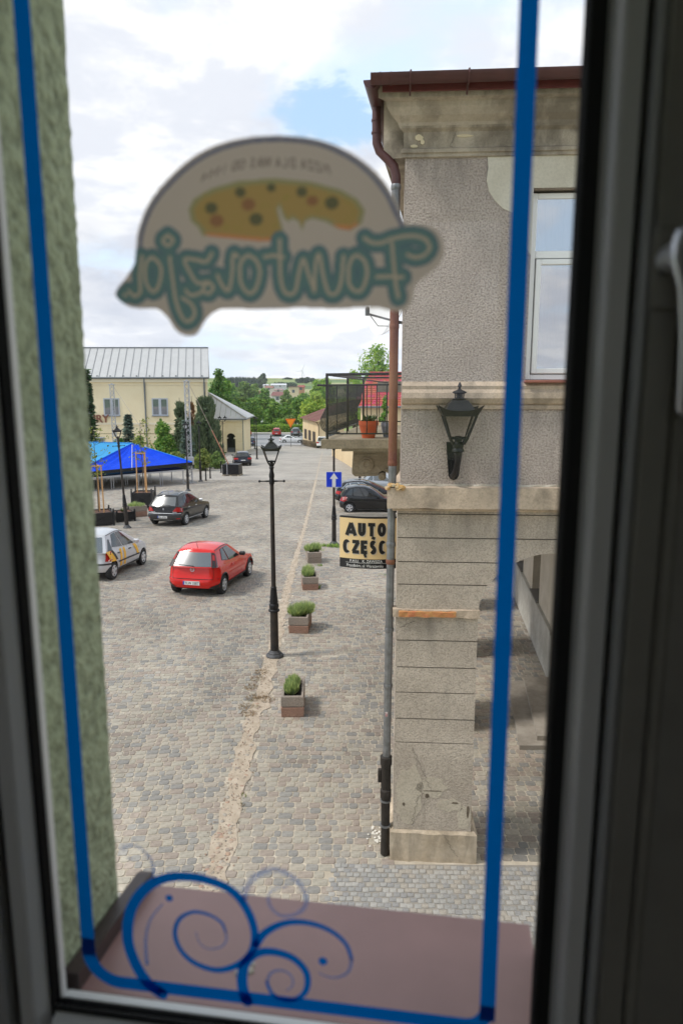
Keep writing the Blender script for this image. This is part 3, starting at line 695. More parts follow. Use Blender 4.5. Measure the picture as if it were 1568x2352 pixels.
    mb = MB(); mb.lathe([(.062, .0), (.058, .42), (.06, .80), (.072, .82), (.074, .93), (.06, .95), (.066, .97), (.066, 1.27), (.076, 1.30), (.078, 1.40), (.06, 1.41)], (bx, py, .02), 16); mb.build('cast_iron_pipe', M_CAST, bld, smooth=35)
    mb = MB(); mb.bbox(bx - .105, bx - .06, py - .03, py + .03, 1.06, 1.24, .008); mb.build('inspection_cover', M_CAST, bld)
    for z in (.44, .80): mb = MB(); mb.lathe([(.072, -.012), (.072, .012)], (bx, py, z), 16); mb.build('pipe_clamp', M_ZINC, bld, smooth=30)
    mb = MB(); mb.box(bx - .02, bx + .015, py - .053, py - .049, 2.00, 2.06); mb.build('pipe_label', mat('paper_label', srgb(214, 210, 206), .7, col2=srgb(170, 96, 96), vscale=40), bld)
    # the first-floor window
    wn = MB(); f = .0
    def fr(name, x0, x1, z0, z1, w, y0, y1, m_, par):
        mb = MB()
        mb.bbox(x0, x0 + w, y0, y1, z0, z1, .006); mb.bbox(x1 - w, x1, y0, y1, z0, z1, .006); mb.bbox(x0 + w, x1 - w, y0 + .001, y1 - .001, z0, z0 + w, .006); mb.bbox(x0 + w, x1 - w, y0 + .001, y1 - .001, z1 - w, z1, .006)
        return mb.build(name, m_, par)
    win_o = fr('window', 1.43, 2.65, 6.24, 8.30, .06, .10, .17, M_PVC, bld)
    mb = MB(); mb.bbox(1.49, 2.59, .098, .168, 7.60, 7.68, .006); mb.build('transom', M_PVC, win_o)
    fr('sash', 1.50, 2.03, 6.31, 7.59, .06, .085, .15, M_PVC, win_o); fr('sash', 2.05, 2.58, 6.31, 7.59, .06, .085, .15, M_PVC, win_o)
    GL = glass_mat('coated_pane', .55, (.7, .74, .8))
    for x0, x1, z0, z1 in ((1.49, 2.59, 7.68, 8.24), (1.55, 1.98, 6.36, 7.54), (2.10, 2.53, 6.36, 7.54)):
        mb = MB(); mb.box(x0, x1, .12, .126, z0, z1); mb.build('pane', GL, win_o)
    mb = MB()
    for i in range(44):
        u0, u1 = i / 44, (i + 1) / 44; x0, x1 = 1.45 + 1.18 * u0, 1.45 + 1.18 * u1; ya, yb = .235 + .02 * math.sin(i * 1.9), .235 + .02 * math.sin((i + 1) * 1.9)
        mb.add([(x0, ya, 6.62), (x1, yb, 6.62), (x1, yb, 8.28), (x0, ya, 8.28)], [(0, 1, 2, 3)])
    mb.build('net_curtain', mat('net_curtain', (.42, .40, .46), .9, trans=.3), win_o)
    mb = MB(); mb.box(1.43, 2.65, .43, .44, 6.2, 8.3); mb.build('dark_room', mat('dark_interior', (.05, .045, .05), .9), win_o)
    mb = MB(); mb.bbox(1.40, 2.68, -.10, .11, 6.205, 6.235, .008); mb.build('window_sill', mat('brick_red_tile', srgb(160, 104, 88), .6, var=.25, vscale=6), bld)
    # arcade: back wall with high sills
    ix = lambda Y: 3.75 + (Y - 9) * .118
    bw = tag(bpy.data.objects.new('arcade_wall', None)); COL.objects.link(bw); bw.parent = bld
    cream = m_plaster('cream_render', srgb(214, 205, 190), srgb(196, 186, 168), .3, 40, .15, (.3, .28, .24), .006, 2)
    grayp = m_plaster('grey_render', srgb(198, 196, 188), srgb(170, 166, 156), .4, 24, .35, (.25, .22, .18), .008, 4)
    d2 = Vector((.118, 1)).normalized()
    loc = lambda X, Y: ((X - KX) * math.cos(-PHI) + (Y - KY) * math.sin(-PHI), -(X - KX) * math.sin(-PHI) + (Y - KY) * math.cos(-PHI))
    def wallseg(name, Y0, Y1, o0, o1, z0, z1, m_):
        P = [(ix(Y0) + o0, Y0), (ix(Y1) + o0, Y1), (ix(Y1) + o1, Y1), (ix(Y0) + o1, Y0)]; P = [loc(*p) for p in P]
        mb = MB(); mb.v = [(x, y, z) for z in (z0, z1) for x, y in P]; mb.f = [(0, 1, 2, 3), (7, 6, 5, 4), (0, 4, 5, 1), (1, 5, 6, 2), (2, 6, 7, 3), (3, 7, 4, 0)]; mb.m = [0] * 6
        return mb.build(name, m_, bw)
    wallseg('dado', 14.2, 24, -.02, .3, 0, 1.05, grayp); wallseg('dado_cap', 14.2, 24, -.05, .3, 1.05, 1.12, grayp)
    for a, b in ((14.2, 16.2), (17.3, 19.0), (20.1, 24)): wallseg('wall', a, b, 0.02, .35, 1.12, 4.2, cream)
    for a in (16.2, 19.0):
        wallseg('window_sill', a, a + 1.1, -.04, .33, 1.12, 1.16, mat('grey_sill', srgb(120, 116, 110), .8)); wallseg('window', a, a + 1.1, .30, .36, 1.16, 4.2, M_PVC); wallseg('pane', a + .08, a + 1.02, .285, .296, 1.26, 4.1, glass_mat('dark_pane', .15, dark=(.03, .035, .04)))
    wallseg('lower_wall', 9.2, 14.2, .0, .3, 0, 4.2, cream)
    p0 = at(1165, 1565); 
    st = tag(bpy.data.objects.new('arcade_step', None)); COL.objects.link(st); st.parent = bld
    for o, z in ((0, .09), (.34, .18)):
        P = [loc(3.05 + o, 11.4 + o * .5), loc(3.45 + o, 14.1), loc(4.4, 14.1), loc(4.0, 11.4 + o * .5)]
        mb = MB(); mb.v = [(x, y, z_) for z_ in (-.02, z) for x, y in P]; mb.f = [(3, 2, 1, 0), (4, 5, 6, 7), (0, 1, 5, 4), (1, 2, 6, 5), (2, 3, 7, 6), (3, 0, 4, 7)]; mb.m = [0] * 6; mb.build('step', mat('worn_step', srgb(170, 162, 151), .9, col2=srgb(142, 134, 123), vscale=3, bump=.3), st)
build_corner()

# ---- balcony on the street face
def wl(X, Y): return ((X - KX) * math.cos(-PHI) + (Y - KY) * math.sin(-PHI), -(X - KX) * math.sin(-PHI) + (Y - KY) * math.cos(-PHI))
def balcony():
    M_CONC = m_plaster('balcony_concrete', srgb(168, 156, 134), srgb(140, 128, 108), .5, 30, .5, (.10, .09, .075), .01, 21)
    M_RAIL = mat('black_railing', (.02, .021, .022), .45, .4, col2=(.05, .045, .04), vscale=12)
    b = tag(bpy.data.objects.new('balcony', None)); COL.objects.link(b); b.parent = bld
    Y0, Y1 = 12.0, 16.0; k = .18
    xl = lambda Y: -.30 + (Y - Y0) * k                                  # outer edge
    xw = lambda Y: .71 + (Y - 8.55) * .158 - .01                        # wall face
    def box4(name, a, bb, c, d, z0, z1, m_, par=b):
        P = [wl(*p) for p in (a, bb, c, d)]; mb = MB(); mb.v = [(x, y, z) for z in (z0, z1) for x, y in P]
        mb.f = [(3, 2, 1, 0), (4, 5, 6, 7), (0, 1, 5, 4), (1, 2, 6, 5), (2, 3, 7, 6), (3, 0, 4, 7)]; mb.m = [0] * 6; return mb.build(name, m_, par)
    box4('slab', (xl(Y0) - .04, Y0 - .06), (xw(Y0), Y0 - .06), (xw(Y1), Y1), (xl(Y1), Y1), 5.13, 5.28, M_CONC)
    box4('slab_lip', (xl(Y0) + .3, Y0 - .02), (xw(Y0), Y0 - .02), (xw(Y1), Y1 - .05), (xl(Y1) + .3, Y1 - .05), 5.08, 5.13, M_CONC)
    zt = 6.34; zr = 6.17; zb = 5.37
    def bar(name, pts, r=.012, seg=6):
        mb = MB(); mb.tube([(*wl(p[0], p[1]), p[2]) for p in pts], r, seg); mb.build(name, M_RAIL, b, smooth=True)
    cn = [(xl(Y0) + .06, Y0 + .04), (xl(Y1) + .06, Y1 - .06)]
    for (X, Y) in cn + [(xw(Y0) - .35, Y0 + .04), (xl(14) + .06, 14)]: bar('post', [(X, Y, 5.27), (X, Y, zt)], .024, 8)
    # near short side
    bar('top_rail', [(cn[0][0] - .02, Y0 + .04, zt), (xw(Y0), Y0 + .04, zt + .02)], .024, 8)
    bar('rail', [(cn[0][0], Y0 + .04, zr), (xw(Y0), Y0 + .04, zr + .01)], .013); bar('rail', [(cn[0][0], Y0 + .04, zb), (xw(Y0), Y0 + .04, zb)], .013)
    # far side
    bar('top_rail', [(cn[1][0], Y1 - .06, zt - .02), (xw(Y1), Y1 - .06, zt - .02)], .022, 8)
    bar('rail', [(cn[1][0], Y1 - .06, zb), (xw(Y1), Y1 - .06, zb)], .013)
    # long side
    bar('top_rail', [(cn[0][0], Y0 + .04, zt), (cn[1][0], Y1 - .06, zt - .02)], .022, 8)
    bar('rail', [(cn[0][0], Y0 + .04, zr), (cn[1][0], Y1 - .06, zr)], .014); bar('rail', [(cn[0][0], Y0 + .04, zb), (cn[1][0], Y1 - .06, zb)], .014)
    bar('washing_pole', [(cn[0][0] - .16, Y0 - .02, zr), (cn[0][0] + .1, Y0 + .04, zr - .01)], .018, 6)
    bar('washing_line', [(cn[0][0] + .1, Y0 + .1, zt - .02), (xw(Y1) - .6, Y1 - .1, zt - .16)], .012, 5)
    belly = [(0, zr), (.0, 6.02), (-.02, 5.93), (-.015, 5.86), (-.07, 5.74), (-.13, 5.62), (-.145, 5.53), (-.11, 5.44), (-.04, 5.385), (0, zb)]
    n = 34
    for i in range(1, n):
        Y = Y0 + .04 + (Y1 - Y0 - .1) * i / n; X = xl(Y) + .06
        bar('baluster', [(X + o * 1.0, Y, z) for o, z in belly], .0095, 5)
    for i in range(1, 9):
        X = cn[0][0] + (xw(Y0) - cn[0][0]) * i / 9
        bar('baluster', [(X, Y0 + .04 + o * .55, z) for o, z in belly], .0095, 5)
    for i in range(1, 8):
        X = cn[1][0] + (xw(Y1) - cn[1][0]) * i / 8; bar('baluster', [(X, Y1 - .06, zr), (X, Y1 - .06, zb)], .009, 5)
    box4('laundry_cloth', (xl(15) + .5, 15.0), (xl(15) + 1.0, 15.02), (xl(15) + 1.0, 15.03), (xl(15) + .5, 15.01), 6.02, 6.24, mat('pale_cloth', srgb(150, 146, 134), .9, var=.3))
    # scrolled console below
    pr = [(.0, 0), (.0, -.10), (-.02, -.42), (.03, -.47), (.10, -.47), (.42, -.46), (.45, -.40), (.50, -.37), (.56, -.39), (.66, -.44), (.78, -.55), (.90, -.72), (1.0, -.9), (1.06, -1.05), (1.5, -1.05), (1.5, 0)]
    for Yc in (12.35, 15.3):
        x0 = xl(Yc) + .44; mb = MB()
        P = [(x0 + a, 5.08 + c) for a, c in pr]; n = len(P)
        for d in (0, .34): mb.v += [(*wl(x, Yc + d), z) for x, z in P]
        mb.f = [(i, (i + 1) % n, n + (i + 1) % n, n + i) for i in range(n)] + [tuple(range(n))[::-1], tuple(range(n, 2 * n))]; mb.m = [0] * len(mb.f)
        mb.build('console', M_CONC, b)
        mb = MB(); q = wl(x0 + .22, Yc - .012); mb.lathe([(.13, 0), (.13, -.015), (.10, -.02), (.09, -.035), (.05, -.045), (.03, -.03)], (q[0], q[1], 5.08 - .26), 14, axis='y'); mb.build('rosette', M_CONC, b, smooth=30)
        mb = MB(); q = wl(x0 + .5, Yc - .01); mb.lathe([(.07, .36), (.07, -.0), (.04, -.03)], (q[0], q[1], 5.08 - .47), 14, axis='y'); mb.build('volute', M_CONC, b, smooth=30)
        mb = MB(); mb.tube([(*wl(x0 + a, Yc - .005), 5.08 + c) for a, c in ((.55, -.34), (.68, -.38), (.82, -.5), (.94, -.66), (1.04, -.86))], .025, 6); mb.build('scroll_moulding', M_CONC, b, smooth=True)
        mb = MB()
        for a in (0, 1): mb = MB(); mb.tube([(*wl(x0 + .03 + .36 * t, Yc - .004), 5.08 - (.09 if a else .43)) for t in (0, 1)], .012, 5); mb.build('panel_moulding', M_CONC, b)
balcony()
def flower_pot(name, label, X, Y, z, r, h, m_, plant=True):
    t = thing(name, label, 'flower pot', (X, Y, z))
    mb = MB(); mb.lathe([(r * .68, 0), (r * .74, h * .2), (r * .95, h * .62), (r * .96, h * .72), (r * 1.04, h * .74), (r * 1.06, h), (r * .94, h), (r * .9, h * .82)], seg=28)
    for v in range(len(mb.v)):
        x, y, zz = mb.v[v]
        if .1 * h < zz < .7 * h: f = 1 + .018 * (1 if (v % 28) % 2 else -1); mb.v[v] = (x * f, y * f, zz)
    mb.build('pot', m_, t, smooth=25); mb = MB(); mb.lathe([(r * .92, h * .8), (.01, h * .85)], seg=16); mb.build('soil', mat('soil', (.03, .022, .016), .95, bump=.6), t)
    if plant:
        mb = MB(); rnd = random.Random(3)
        for i in range(60):
            a = rnd.uniform(0, 6.28); l = rnd.uniform(.06, .16); b_ = (rnd.uniform(-.08, .08), rnd.uniform(-.08, .08)); e = (b_[0] + math.cos(a) * l * .6, b_[1] + math.sin(a) * l * .6); w = .018
            mb.add([(b_[0], b_[1], h * .85), (e[0] - w * math.sin(a), e[1] + w * math.cos(a), h * .85 + l * .7), (e[0] + math.cos(a) * .03, e[1] + math.sin(a) * .03, h * .85 + l), (e[0] + w * math.sin(a), e[1] - w * math.cos(a), h * .85 + l * .7)], [(0, 1, 2, 3)])
        mb.build('plant', mat('herb_leaf', (.06, .11, .035), .7, island=.4), t)
p = dep(846, 1003, 12.3); flower_pot('flower_pot', 'orange terracotta plastic pot standing on the balcony slab', p.x, 12.32, 5.28, .16, .29, mat('terracotta', srgb(206, 92, 52), .55, var=.12, vscale=12))
p = dep(893, 1003, 12.25); flower_pot('flower_pot', 'grey blue pot on the balcony half hidden by the drainpipe', p.x, 12.5, 5.28, .12, .25, mat('grey_pot', srgb(120, 124, 138), .6), False)
def sat_dish():
    t = thing('satellite_dish', 'white satellite dish with long arm fixed to the street wall under the eaves', 'satellite dish', (.87, 9.6, 7.05))
    mb = MB(); mb.lathe([(.02, 0), (.2, .025), (.34, .08), (.4, .12), (.4, .128), (.34, .09), (.2, .035), (.02, .01)], seg=24); mb.build('reflector', mat('dish_white', (.7, .7, .7), .5), t, smooth=True, loc=(-.18, .1, .12), rot=(R(75), 0, R(-60)))
    mb = MB(); mb.tube([(.05, .05, -.1), (-.15, .05, -.06)], .02, 8); mb.build('wall_arm', M_ZINC, t); mb = MB(); mb.tube([(-.15, .05, -.06), (-.52, -.12, .02)], .014, 6); mb.build('feed_arm', M_ZINC, t)
    mb = MB(); mb.lathe([(.03, -.04), (.03, .05), (.02, .07)], (-.54, -.13, .04), 10); mb.build('receiver', mat('grey_plastic', (.12, .12, .12), .5), t)
    mb = MB(); mb.tube([(-.5, -.12, 0), (-.4, -.05, -.12), (-.2, .0, -.12), (-.1, .05, -.08)], .005, 5); mb.build('cable', M_RUBBER, t)
sat_dish()

# ---- the lens-shaped advertising sign
def auto_sign():
    t = thing('shop_sign', 'curved cream sign with black lettering AUTO CZĘŚCI on the corner building', 'sign', (0, 0, 0))
    Yc = 10.15; x0, x1 = dep(780, 1240, Yc).x, 1.02; zt, zb = 4.33, 3.575; bul = .15
    def S(u, z, off=0): return (x0 + (x1 - x0) * u, Yc - bul * (1 - (2 * u - 1) ** 2) - off, z)
    n = 24
    def strip_(name, z0, z1, m_, off=0, back=False):
        mb = MB()
        for i in range(n + 1): mb.v += [S(i / n, z0, off), S(i / n, z1, off)]
        for i in range(n): mb.f.append((2 * i, 2 * i + 2, 2 * i + 3, 2 * i + 1)); mb.m.append(0)
        if back:
            b0 = len(mb.v)
            for i in range(n + 1):
                a, b = S(i / n, z0), S(i / n, z1); mb.v += [(a[0], 2 * Yc - a[1], a[2]), (b[0], 2 * Yc - b[1], b[2])]
            for i in range(n): mb.f += [(b0 + 2 * i, b0 + 2 * i + 1, b0 + 2 * i + 3, b0 + 2 * i + 2), (2 * i + 1, 2 * i + 3, b0 + 2 * i + 3, b0 + 2 * i + 1), (2 * i, b0 + 2 * i, b0 + 2 * i + 2, 2 * i + 2)]; mb.m += [0] * 3
        return mb.build(name, m_, t, smooth=30)
    strip_('sign_box', zb, zt, mat('sign_black', (.012, .012, .016), .35), 0, True)
    strip_('sign_face', zb + .14, zt - .022, mat('sign_cream', srgb(236, 206, 152), .4, var=.05, vscale=2), .004)
    mb = MB()
    for i in range(n):
        a, b = S(i / n, zt), S((i + 1) / n, zt); c = [(p[0], Yc + (p[1] - Yc) * .97, zt + .006 + .02 * (1 - (2 * q - 1) ** 2)) for p, q in ((a, i / n), (b, (i + 1) / n))]
        mb.add([(c[0][0], c[0][1], zt + .004), (c[1][0], c[1][1], zt + .004), (c[1][0], 2 * Yc - c[1][1], zt + .004), (c[0][0], 2 * Yc - c[0][1], zt + .004)], [(0, 1, 2, 3)])
    mb.build('sign_top', mat('sign_top_grey', srgb(122, 118, 110), .8, var=.25, vscale=7), t)
    W = x1 - x0
    def put(name, txt, size, u, z, m_, off, bold=0.0, sx=1.0, ysl=0.0):
        V, F = text_mesh(txt, 1.0, bold, 'CENTER'); mb = MB()
        # split into arcs of the sign surface
        mb.v = [S(u + x * size * sx / W, z + y * size + ysl * x * size * sx, off) for x, y, _ in V]; mb.f = F; mb.m = [0] * len(F); return mb.build(name, m_, t)
    INK = mat('sign_ink', (.01, .01, .012), .4); GRY = mat('sign_grey', srgb(206, 200, 192), .5); WHT = mat('sign_white', (.78, .78, .76), .5)
    ar = lambda cx, cz, rx, rz, a0, a1, k=16: [(cx + rx * math.cos(R(a0 + (a1 - a0) * i / k)), cz + rz * math.sin(R(a0 + (a1 - a0) * i / k))) for i in range(k + 1)]
    GLY = {'A': [[(.02, 0), (.5, .97)], [(.5, .97), (.98, 0)], [(.2, .27), (.8, .27)]], 'U': [[(.14, 1), (.14, .4)] + ar(.5, .40, .36, .28, 180, 360, 10) + [(.86, 1)]], 'T': [[(0, .885), (1, .885)], [(.5, .97), (.5, 0)]], 'O': [ar(.5, .5, .39, .39, 0, 360, 24)],
        'C': [ar(.55, .5, .42, .39, 48, 312)], 'Z': [[(.03, .885), (.97, .885)], [(.84, .86), (.16, .14)], [(.03, .115), (.97, .115)]], 'Ę': [[(.16, 0), (.16, 1)], [(.1, .885), (.95, .885)], [(.1, .5), (.85, .5)], [(.1, .115), (.95, .115)], [(.66, .1), (.55, -.08), (.62, -.19), (.84, -.17)]],
        'Ś': [[(.86, .80)] + ar(.5, .72, .34, .175, 30, 200, 8) + [(.2, .6), (.5, .51), (.82, .38)] + ar(.5, .29, .35, .185, 10, -150, 8) + [(.1, .22)], [(.45, 1.1), (.68, 1.3)]], 'I': [[(.5, 0), (.5, 1)]]}
    def glyphs(txt, x, z, h, ws, m_, off, hw, dx=0, dz=0):
        for ch, w in zip(txt, ws):
            mb = MB(); n_ = 0
            for st in GLY[ch]:
                f = .72 if ch == 'Ę' and st[0] == (.66, .1) else 1; ins = hw if ch in 'UOCŚI' else hw * .3; P = [(x + dx + (ins + (w - 2 * ins) * p[0]), z + dz + p[1] * h) for p in st]; V = []
                for i, (px, pz) in enumerate(P):
                    q0, q1 = P[max(i - 1, 0)], P[min(i + 1, len(P) - 1)]
                    if ch == 'O': q0, q1 = P[(i - 1) % (len(P) - 1)], P[(i + 1) % (len(P) - 1)]
                    tx, tz = q1[0] - q0[0], q1[1] - q0[1]; l = math.hypot(tx, tz) or 1; k = hw * f
                    V += [S((px - tz / l * k - x0) / W, pz + tx / l * k, off + n_ * .0004), S((px + tz / l * k - x0) / W, pz - tx / l * k, off + n_ * .0004)]
                mb.add(V, [(2 * i, 2 * i + 1, 2 * i + 3, 2 * i + 2) for i in range(len(P) - 1)]); n_ += 1
            mb.build('letter', m_, t); x += w + .015
    for m_, off, hw, dx, dz in ((GRY, .0065, .030, .008, -.006), (INK, .0095, .0255, 0, 0)):
        glyphs('AUTO', x0 + .090, 4.055, .19, (.142, .132, .116, .142), m_, off, hw, dx, dz); glyphs('CZĘŚCI', x0 + .036, 3.795, .195, (.118, .118, .102, .112, .118, .06), m_, off, hw, dx, dz)
    put('lettering', 'F.H.U.   K. ZAWISZA', .058, .36, zb + .090, WHT, .0075, .014, .9)
    put('lettering', 'Przedbórz, ul. Warszawska', .060, .345, zb + .022, WHT, .0075, .010, .80)
    mb = MB()
    for i in range(2, 23): mb.add([S(i / n, zb + .08, .0075), S((i + 1) / n, zb + .08, .0075), S((i + 1) / n, zb + .084, .0075), S(i / n, zb + .084, .0075)], [(0, 1, 2, 3)])
    mb.build('rule_line', WHT, t)
    mb = MB(); mb.tube([S(1, 4.15), (1.15, Yc, 4.15)], .02, 6); mb.tube([S(1, 3.75), (1.15, Yc, 3.75)], .02, 6); mb.build('wall_bracket', M_BLACKIRON, t)
auto_sign()

# ================================================================== THE WINDOW WE LOOK THROUGH
WA = R(8.4); WD = .80
def WL(x, y, z): return (x, y, z)
wloc = (math.sin(WA) * WD, math.cos(WA) * WD, EYE)             # local frame: x along the wall, y outwards, z up from eye height
def winpt(px, py, off=0.0):                                    # a point of the glass (x, z) seen along a sight line
    r = ray(px, py); d = WD + off; t = d / (r[0] * math.sin(WA) + r[1] * math.cos(WA))
    return (r[0] * t * math.cos(WA) - r[1] * t * math.sin(WA), r[2] * t)
GX0, GX1, GZ0, GZ1 = -.513, .121, -.8435, 1.02
SX0 = -.5035                                                  # reveal side of the outer opening
M_FRAME_IN = mat('dark_window_film', (.30, .29, .26), .42, var=.2, vscale=5)
M_FRAME_OUT = mat('frame_outside', (.84, .84, .83), .35)
M_GASKET = mat('gasket', (.006, .006, .007), .7)
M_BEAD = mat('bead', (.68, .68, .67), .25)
def window():
    w = thing('window', 'closed casement window with dark inner frame and silver handle we look through', 'window', wloc, -WA)
    def rect(name, o, i, y0, y1, m_, par, b=.0):
        """four butt-jointed bars between an outer rectangle o and an inner one i (x0,x1,z0,z1)"""
        for x0, x1, z0, z1 in ((o[0], i[0], o[2], o[3]), (i[1], o[1], o[2], o[3]), (i[0], i[1], o[2], i[2]), (i[0], i[1], i[3], o[3])):
            mb = MB(); mb.bbox(x0, x1, y0, y1, z0, z1, min(.003, (x1 - x0) * .3, (z1 - z0) * .3)) ; mb.build(name, m_, par)
    gi = (GX0, GX1, GZ0, GZ1); grow = lambda q, k: (q[0] - k, q[1] + k, q[2] - k, q[3] + k)
    rect('outer_bead', (GX0 - .05, GX1 + .06, GZ0 - .05, GZ1 + .05), (GX0 - .008, GX1 + .014, GZ0 - .0142, GZ1), .0137, .0310, M_FRAME_OUT, w)
    rect('outer_frame', (GX0 - .05, GX1 + .06, GZ0 - .06, GZ1 + .05), (GX0 - .019, GX1 + .022, GZ0 - .028, GZ1 + .01), .0312, .0395, M_FRAME_OUT, w)
    rect('gasket', (GX0 - .02, GX1 + .024, GZ0 - .02, GZ1 + .02), (GX0 - .002, GX1 + .002, GZ0 - .002, GZ1 + .002), -.014, -.006, M_GASKET, w)
    rect('gasket', (GX0 - .02, GX1 + .03, GZ0 - .02, GZ1 + .02), (GX0 - .0075, GX1 + .001, GZ0 - .010, GZ1 + .001), .006, .0135, M_GASKET, w)
    # sloping glazing bead on the room side
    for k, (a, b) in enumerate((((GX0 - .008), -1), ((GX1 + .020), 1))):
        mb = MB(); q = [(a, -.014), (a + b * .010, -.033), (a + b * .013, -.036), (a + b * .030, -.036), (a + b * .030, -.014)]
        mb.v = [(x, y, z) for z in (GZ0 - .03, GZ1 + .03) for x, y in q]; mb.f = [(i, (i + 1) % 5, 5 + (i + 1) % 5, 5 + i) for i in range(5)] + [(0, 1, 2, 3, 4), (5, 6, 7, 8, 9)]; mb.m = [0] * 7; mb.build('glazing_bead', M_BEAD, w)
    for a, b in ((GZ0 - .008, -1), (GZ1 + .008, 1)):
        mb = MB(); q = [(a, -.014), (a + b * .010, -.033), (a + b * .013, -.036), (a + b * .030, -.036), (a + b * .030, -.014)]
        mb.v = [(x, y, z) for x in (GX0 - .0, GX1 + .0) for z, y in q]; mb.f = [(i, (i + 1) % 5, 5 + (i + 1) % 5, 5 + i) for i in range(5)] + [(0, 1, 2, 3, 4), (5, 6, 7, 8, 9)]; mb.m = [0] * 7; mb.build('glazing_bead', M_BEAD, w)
    rect('bead_gap', (GX0 - .045, GX1 + .055, GZ0 - .045, GZ1 + .045), (GX0 - .0385, GX1 + .0485, GZ0 - .0385, GZ1 + .0385), -.030, .03, M_GASKET, w)
    rect('sash_sheen', (GX0 - .062, GX1 + .064, GZ0 - .062, GZ1 + .062), (GX0 - .0455, GX1 + .0555, GZ0 - .0455, GZ1 + .0455), -.056, .03, mat('sash_sheen', (.5, .51, .52), .3, .2), w)  # pale strips on the sash, sky sheen put into their colour
    rect('sash', grow(gi, .092), grow(gi, .0645), -.062, .03, M_FRAME_IN, w)
    rect('sash_lip', grow(gi, .105), grow(gi, .093), -.066, -.03, M_FRAME_IN, w)
    rect('fixed_frame', grow(gi, .165), grow(gi, .107), -.040, .038, M_FRAME_IN, w)
    mb = MB(); mb.box(GX0 - .03, GX1 + .03, -.0055, .0055, GZ0 - .03, GZ1 + .03); mb.build('pane', glass_mat('window_glass', .015), w)
    # handle: rosette, neck and lever hanging down
    h = tag(bpy.data.objects.new('handle', None)); COL.objects.link(h); h.parent = w
    ALU = mat('satin_aluminium', (.62, .63, .65), .32, .85)
    hx, hz = .199, .112
    mb = MB(); mb.bbox(hx - .016, hx + .016, -.073, -.062, hz - .045, hz + .03, .004); mb.build('rosette', M_FRAME_IN, h)
    mb = MB(); mb.tube([(hx, -.07, hz), (hx, -.105, hz)], [.014, .0125], 16); mb.build('neck', ALU, h, smooth=40)
    mb = MB(); mb.tube([(hx - .002, -.108, hz + .016), (hx, -.116, hz + .008), (hx + .002, -.119, hz - .005), (hx + .006, -.119, hz - .03), (hx + .009, -.119, hz - .07), (hx + .011, -.117, hz - .11), (hx + .0115, -.114, hz - .135), (hx + .0115, -.112, hz - .14)], [.008, .014, .0155, .0115, .010, .0095, .009, .005], 16); mb.build('lever', ALU, h, smooth=60)
window()
def outside_wall():
    """the green rendered wall of the house we stand in, with its reveal"""
    w = thing('rendered_wall', 'green rough-rendered house wall whose window reveal frames the view', 'wall', wloc, -WA)
    GRN = m_plaster('green_render', srgb(190, 200, 168), srgb(172, 182, 150), .9, 55, .3, (.10, .11, .08), .012, 31)
    RX0, RX1, RZ0, RZ1 = SX0 - .034, GX1 + .04, -.915, GZ1 + .12; y0, y1 = .040, .232
    mb = MB(); rnd = random.Random(2)
    # left reveal with a coarse arris so that its outline is grainy
    n = 240
    for i in range(n + 1):
        z = RZ0 - .02 + (RZ1 + .6 - RZ0) * i / n; j = rnd.uniform(-.0022, .0022)
        mb.v += [(RX0, y0, z), (RX0, y1 - .02, z), (RX0 + j * .6, y1 - .006, z), (RX0 - .004, y1 + j, z), (RX0 - .6, y1 + j, z)]
    for i in range(n):
        for k in range(4): mb.f.append((5 * i + k, 5 * i + k + 1, 5 * i + k + 6, 5 * i + k + 5)); mb.m.append(0)
    mb.build('left_reveal', GRN, w)
    mb = MB()
    mb.box(-4, RX0 - .002, .05, y1 - .004, -6.3, 4.2); mb.box(RX1, 1.75, .05, y1, -6.3, 4.2); mb.box(RX0 - .002, RX1, .05, y1, -6.3, RZ0 - .03); mb.box(RX0 - .002, RX1, .05, y1, RZ1, 4.2); mb.build('wall', GRN, w)
    # room
    DK = mat('pale_wallpaper', (.62, .59, .53), .9, var=.1); 
    mb = MB(); mb.box(-2.5, GX0 - .165, -.06, .05, -1.45, 1.4); mb.box(GX1 + .165, 1.75, -.06, .05, -1.45, 1.4); mb.box(GX0 - .165, GX1 + .165, -.06, .05, -1.45, GZ0 - .165); mb.box(GX0 - .165, GX1 + .165, -.06, .05, GZ1 + .165, 1.4); mb.build('inner_wall', DK, w)
    mb = MB(); mb.box(-2.6, -2.5, -4, -.06, -1.45, 1.4); mb.box(1.65, 1.75, -4, -.06, -1.45, 1.4); mb.box(-2.6, -1.6, -4.1, -4, -1.45, 1.4); mb.box(.3, 1.65, -4.1, -4, -1.45, 1.4); mb.box(-1.6, .3, -4.1, -4, -1.45, -.5); mb.box(-1.6, .3, -4.1, -4, 1.1, 1.4); mb.build('room_wall', DK, w)  # gap in the rear wall added so daylight brightens the inner frame
    mb = MB(); mb.box(-2.6, 1.75, -4.1, -.06, -1.5, -1.45); mb.build('room_floor', mat('wood_boards', (.26, .17, .10), .5), w)
    mb = MB(); mb.box(-2.6, 1.75, -4.1, -.06, 1.4, 1.5); mb.build('room_ceiling', mat('pale_ceiling', (.75, .75, .73), .9), w)
    mb = MB(); mb.box(-4, -1.62, -4.5, -4.12, -6.3, 4.2); mb.box(.32, 1.75, -4.5, -4.12, -6.3, 4.2); mb.box(-1.62, .32, -4.5, -4.12, -6.3, -.5); mb.box(-1.62, .32, -4.5, -4.12, 1.1, 4.2); mb.box(-4, -2.62, -4.1, .04, -6.3, 4.2); mb.box(-2.6, 1.75, -4.1, -.07, -6.3, -1.52); mb.box(-2.6, 1.75, -4.1, -.07, 1.52, 4.2); mb.build('house_body', GRN, w)  # left open behind the added rear gap to let the sky in
outside_wall()
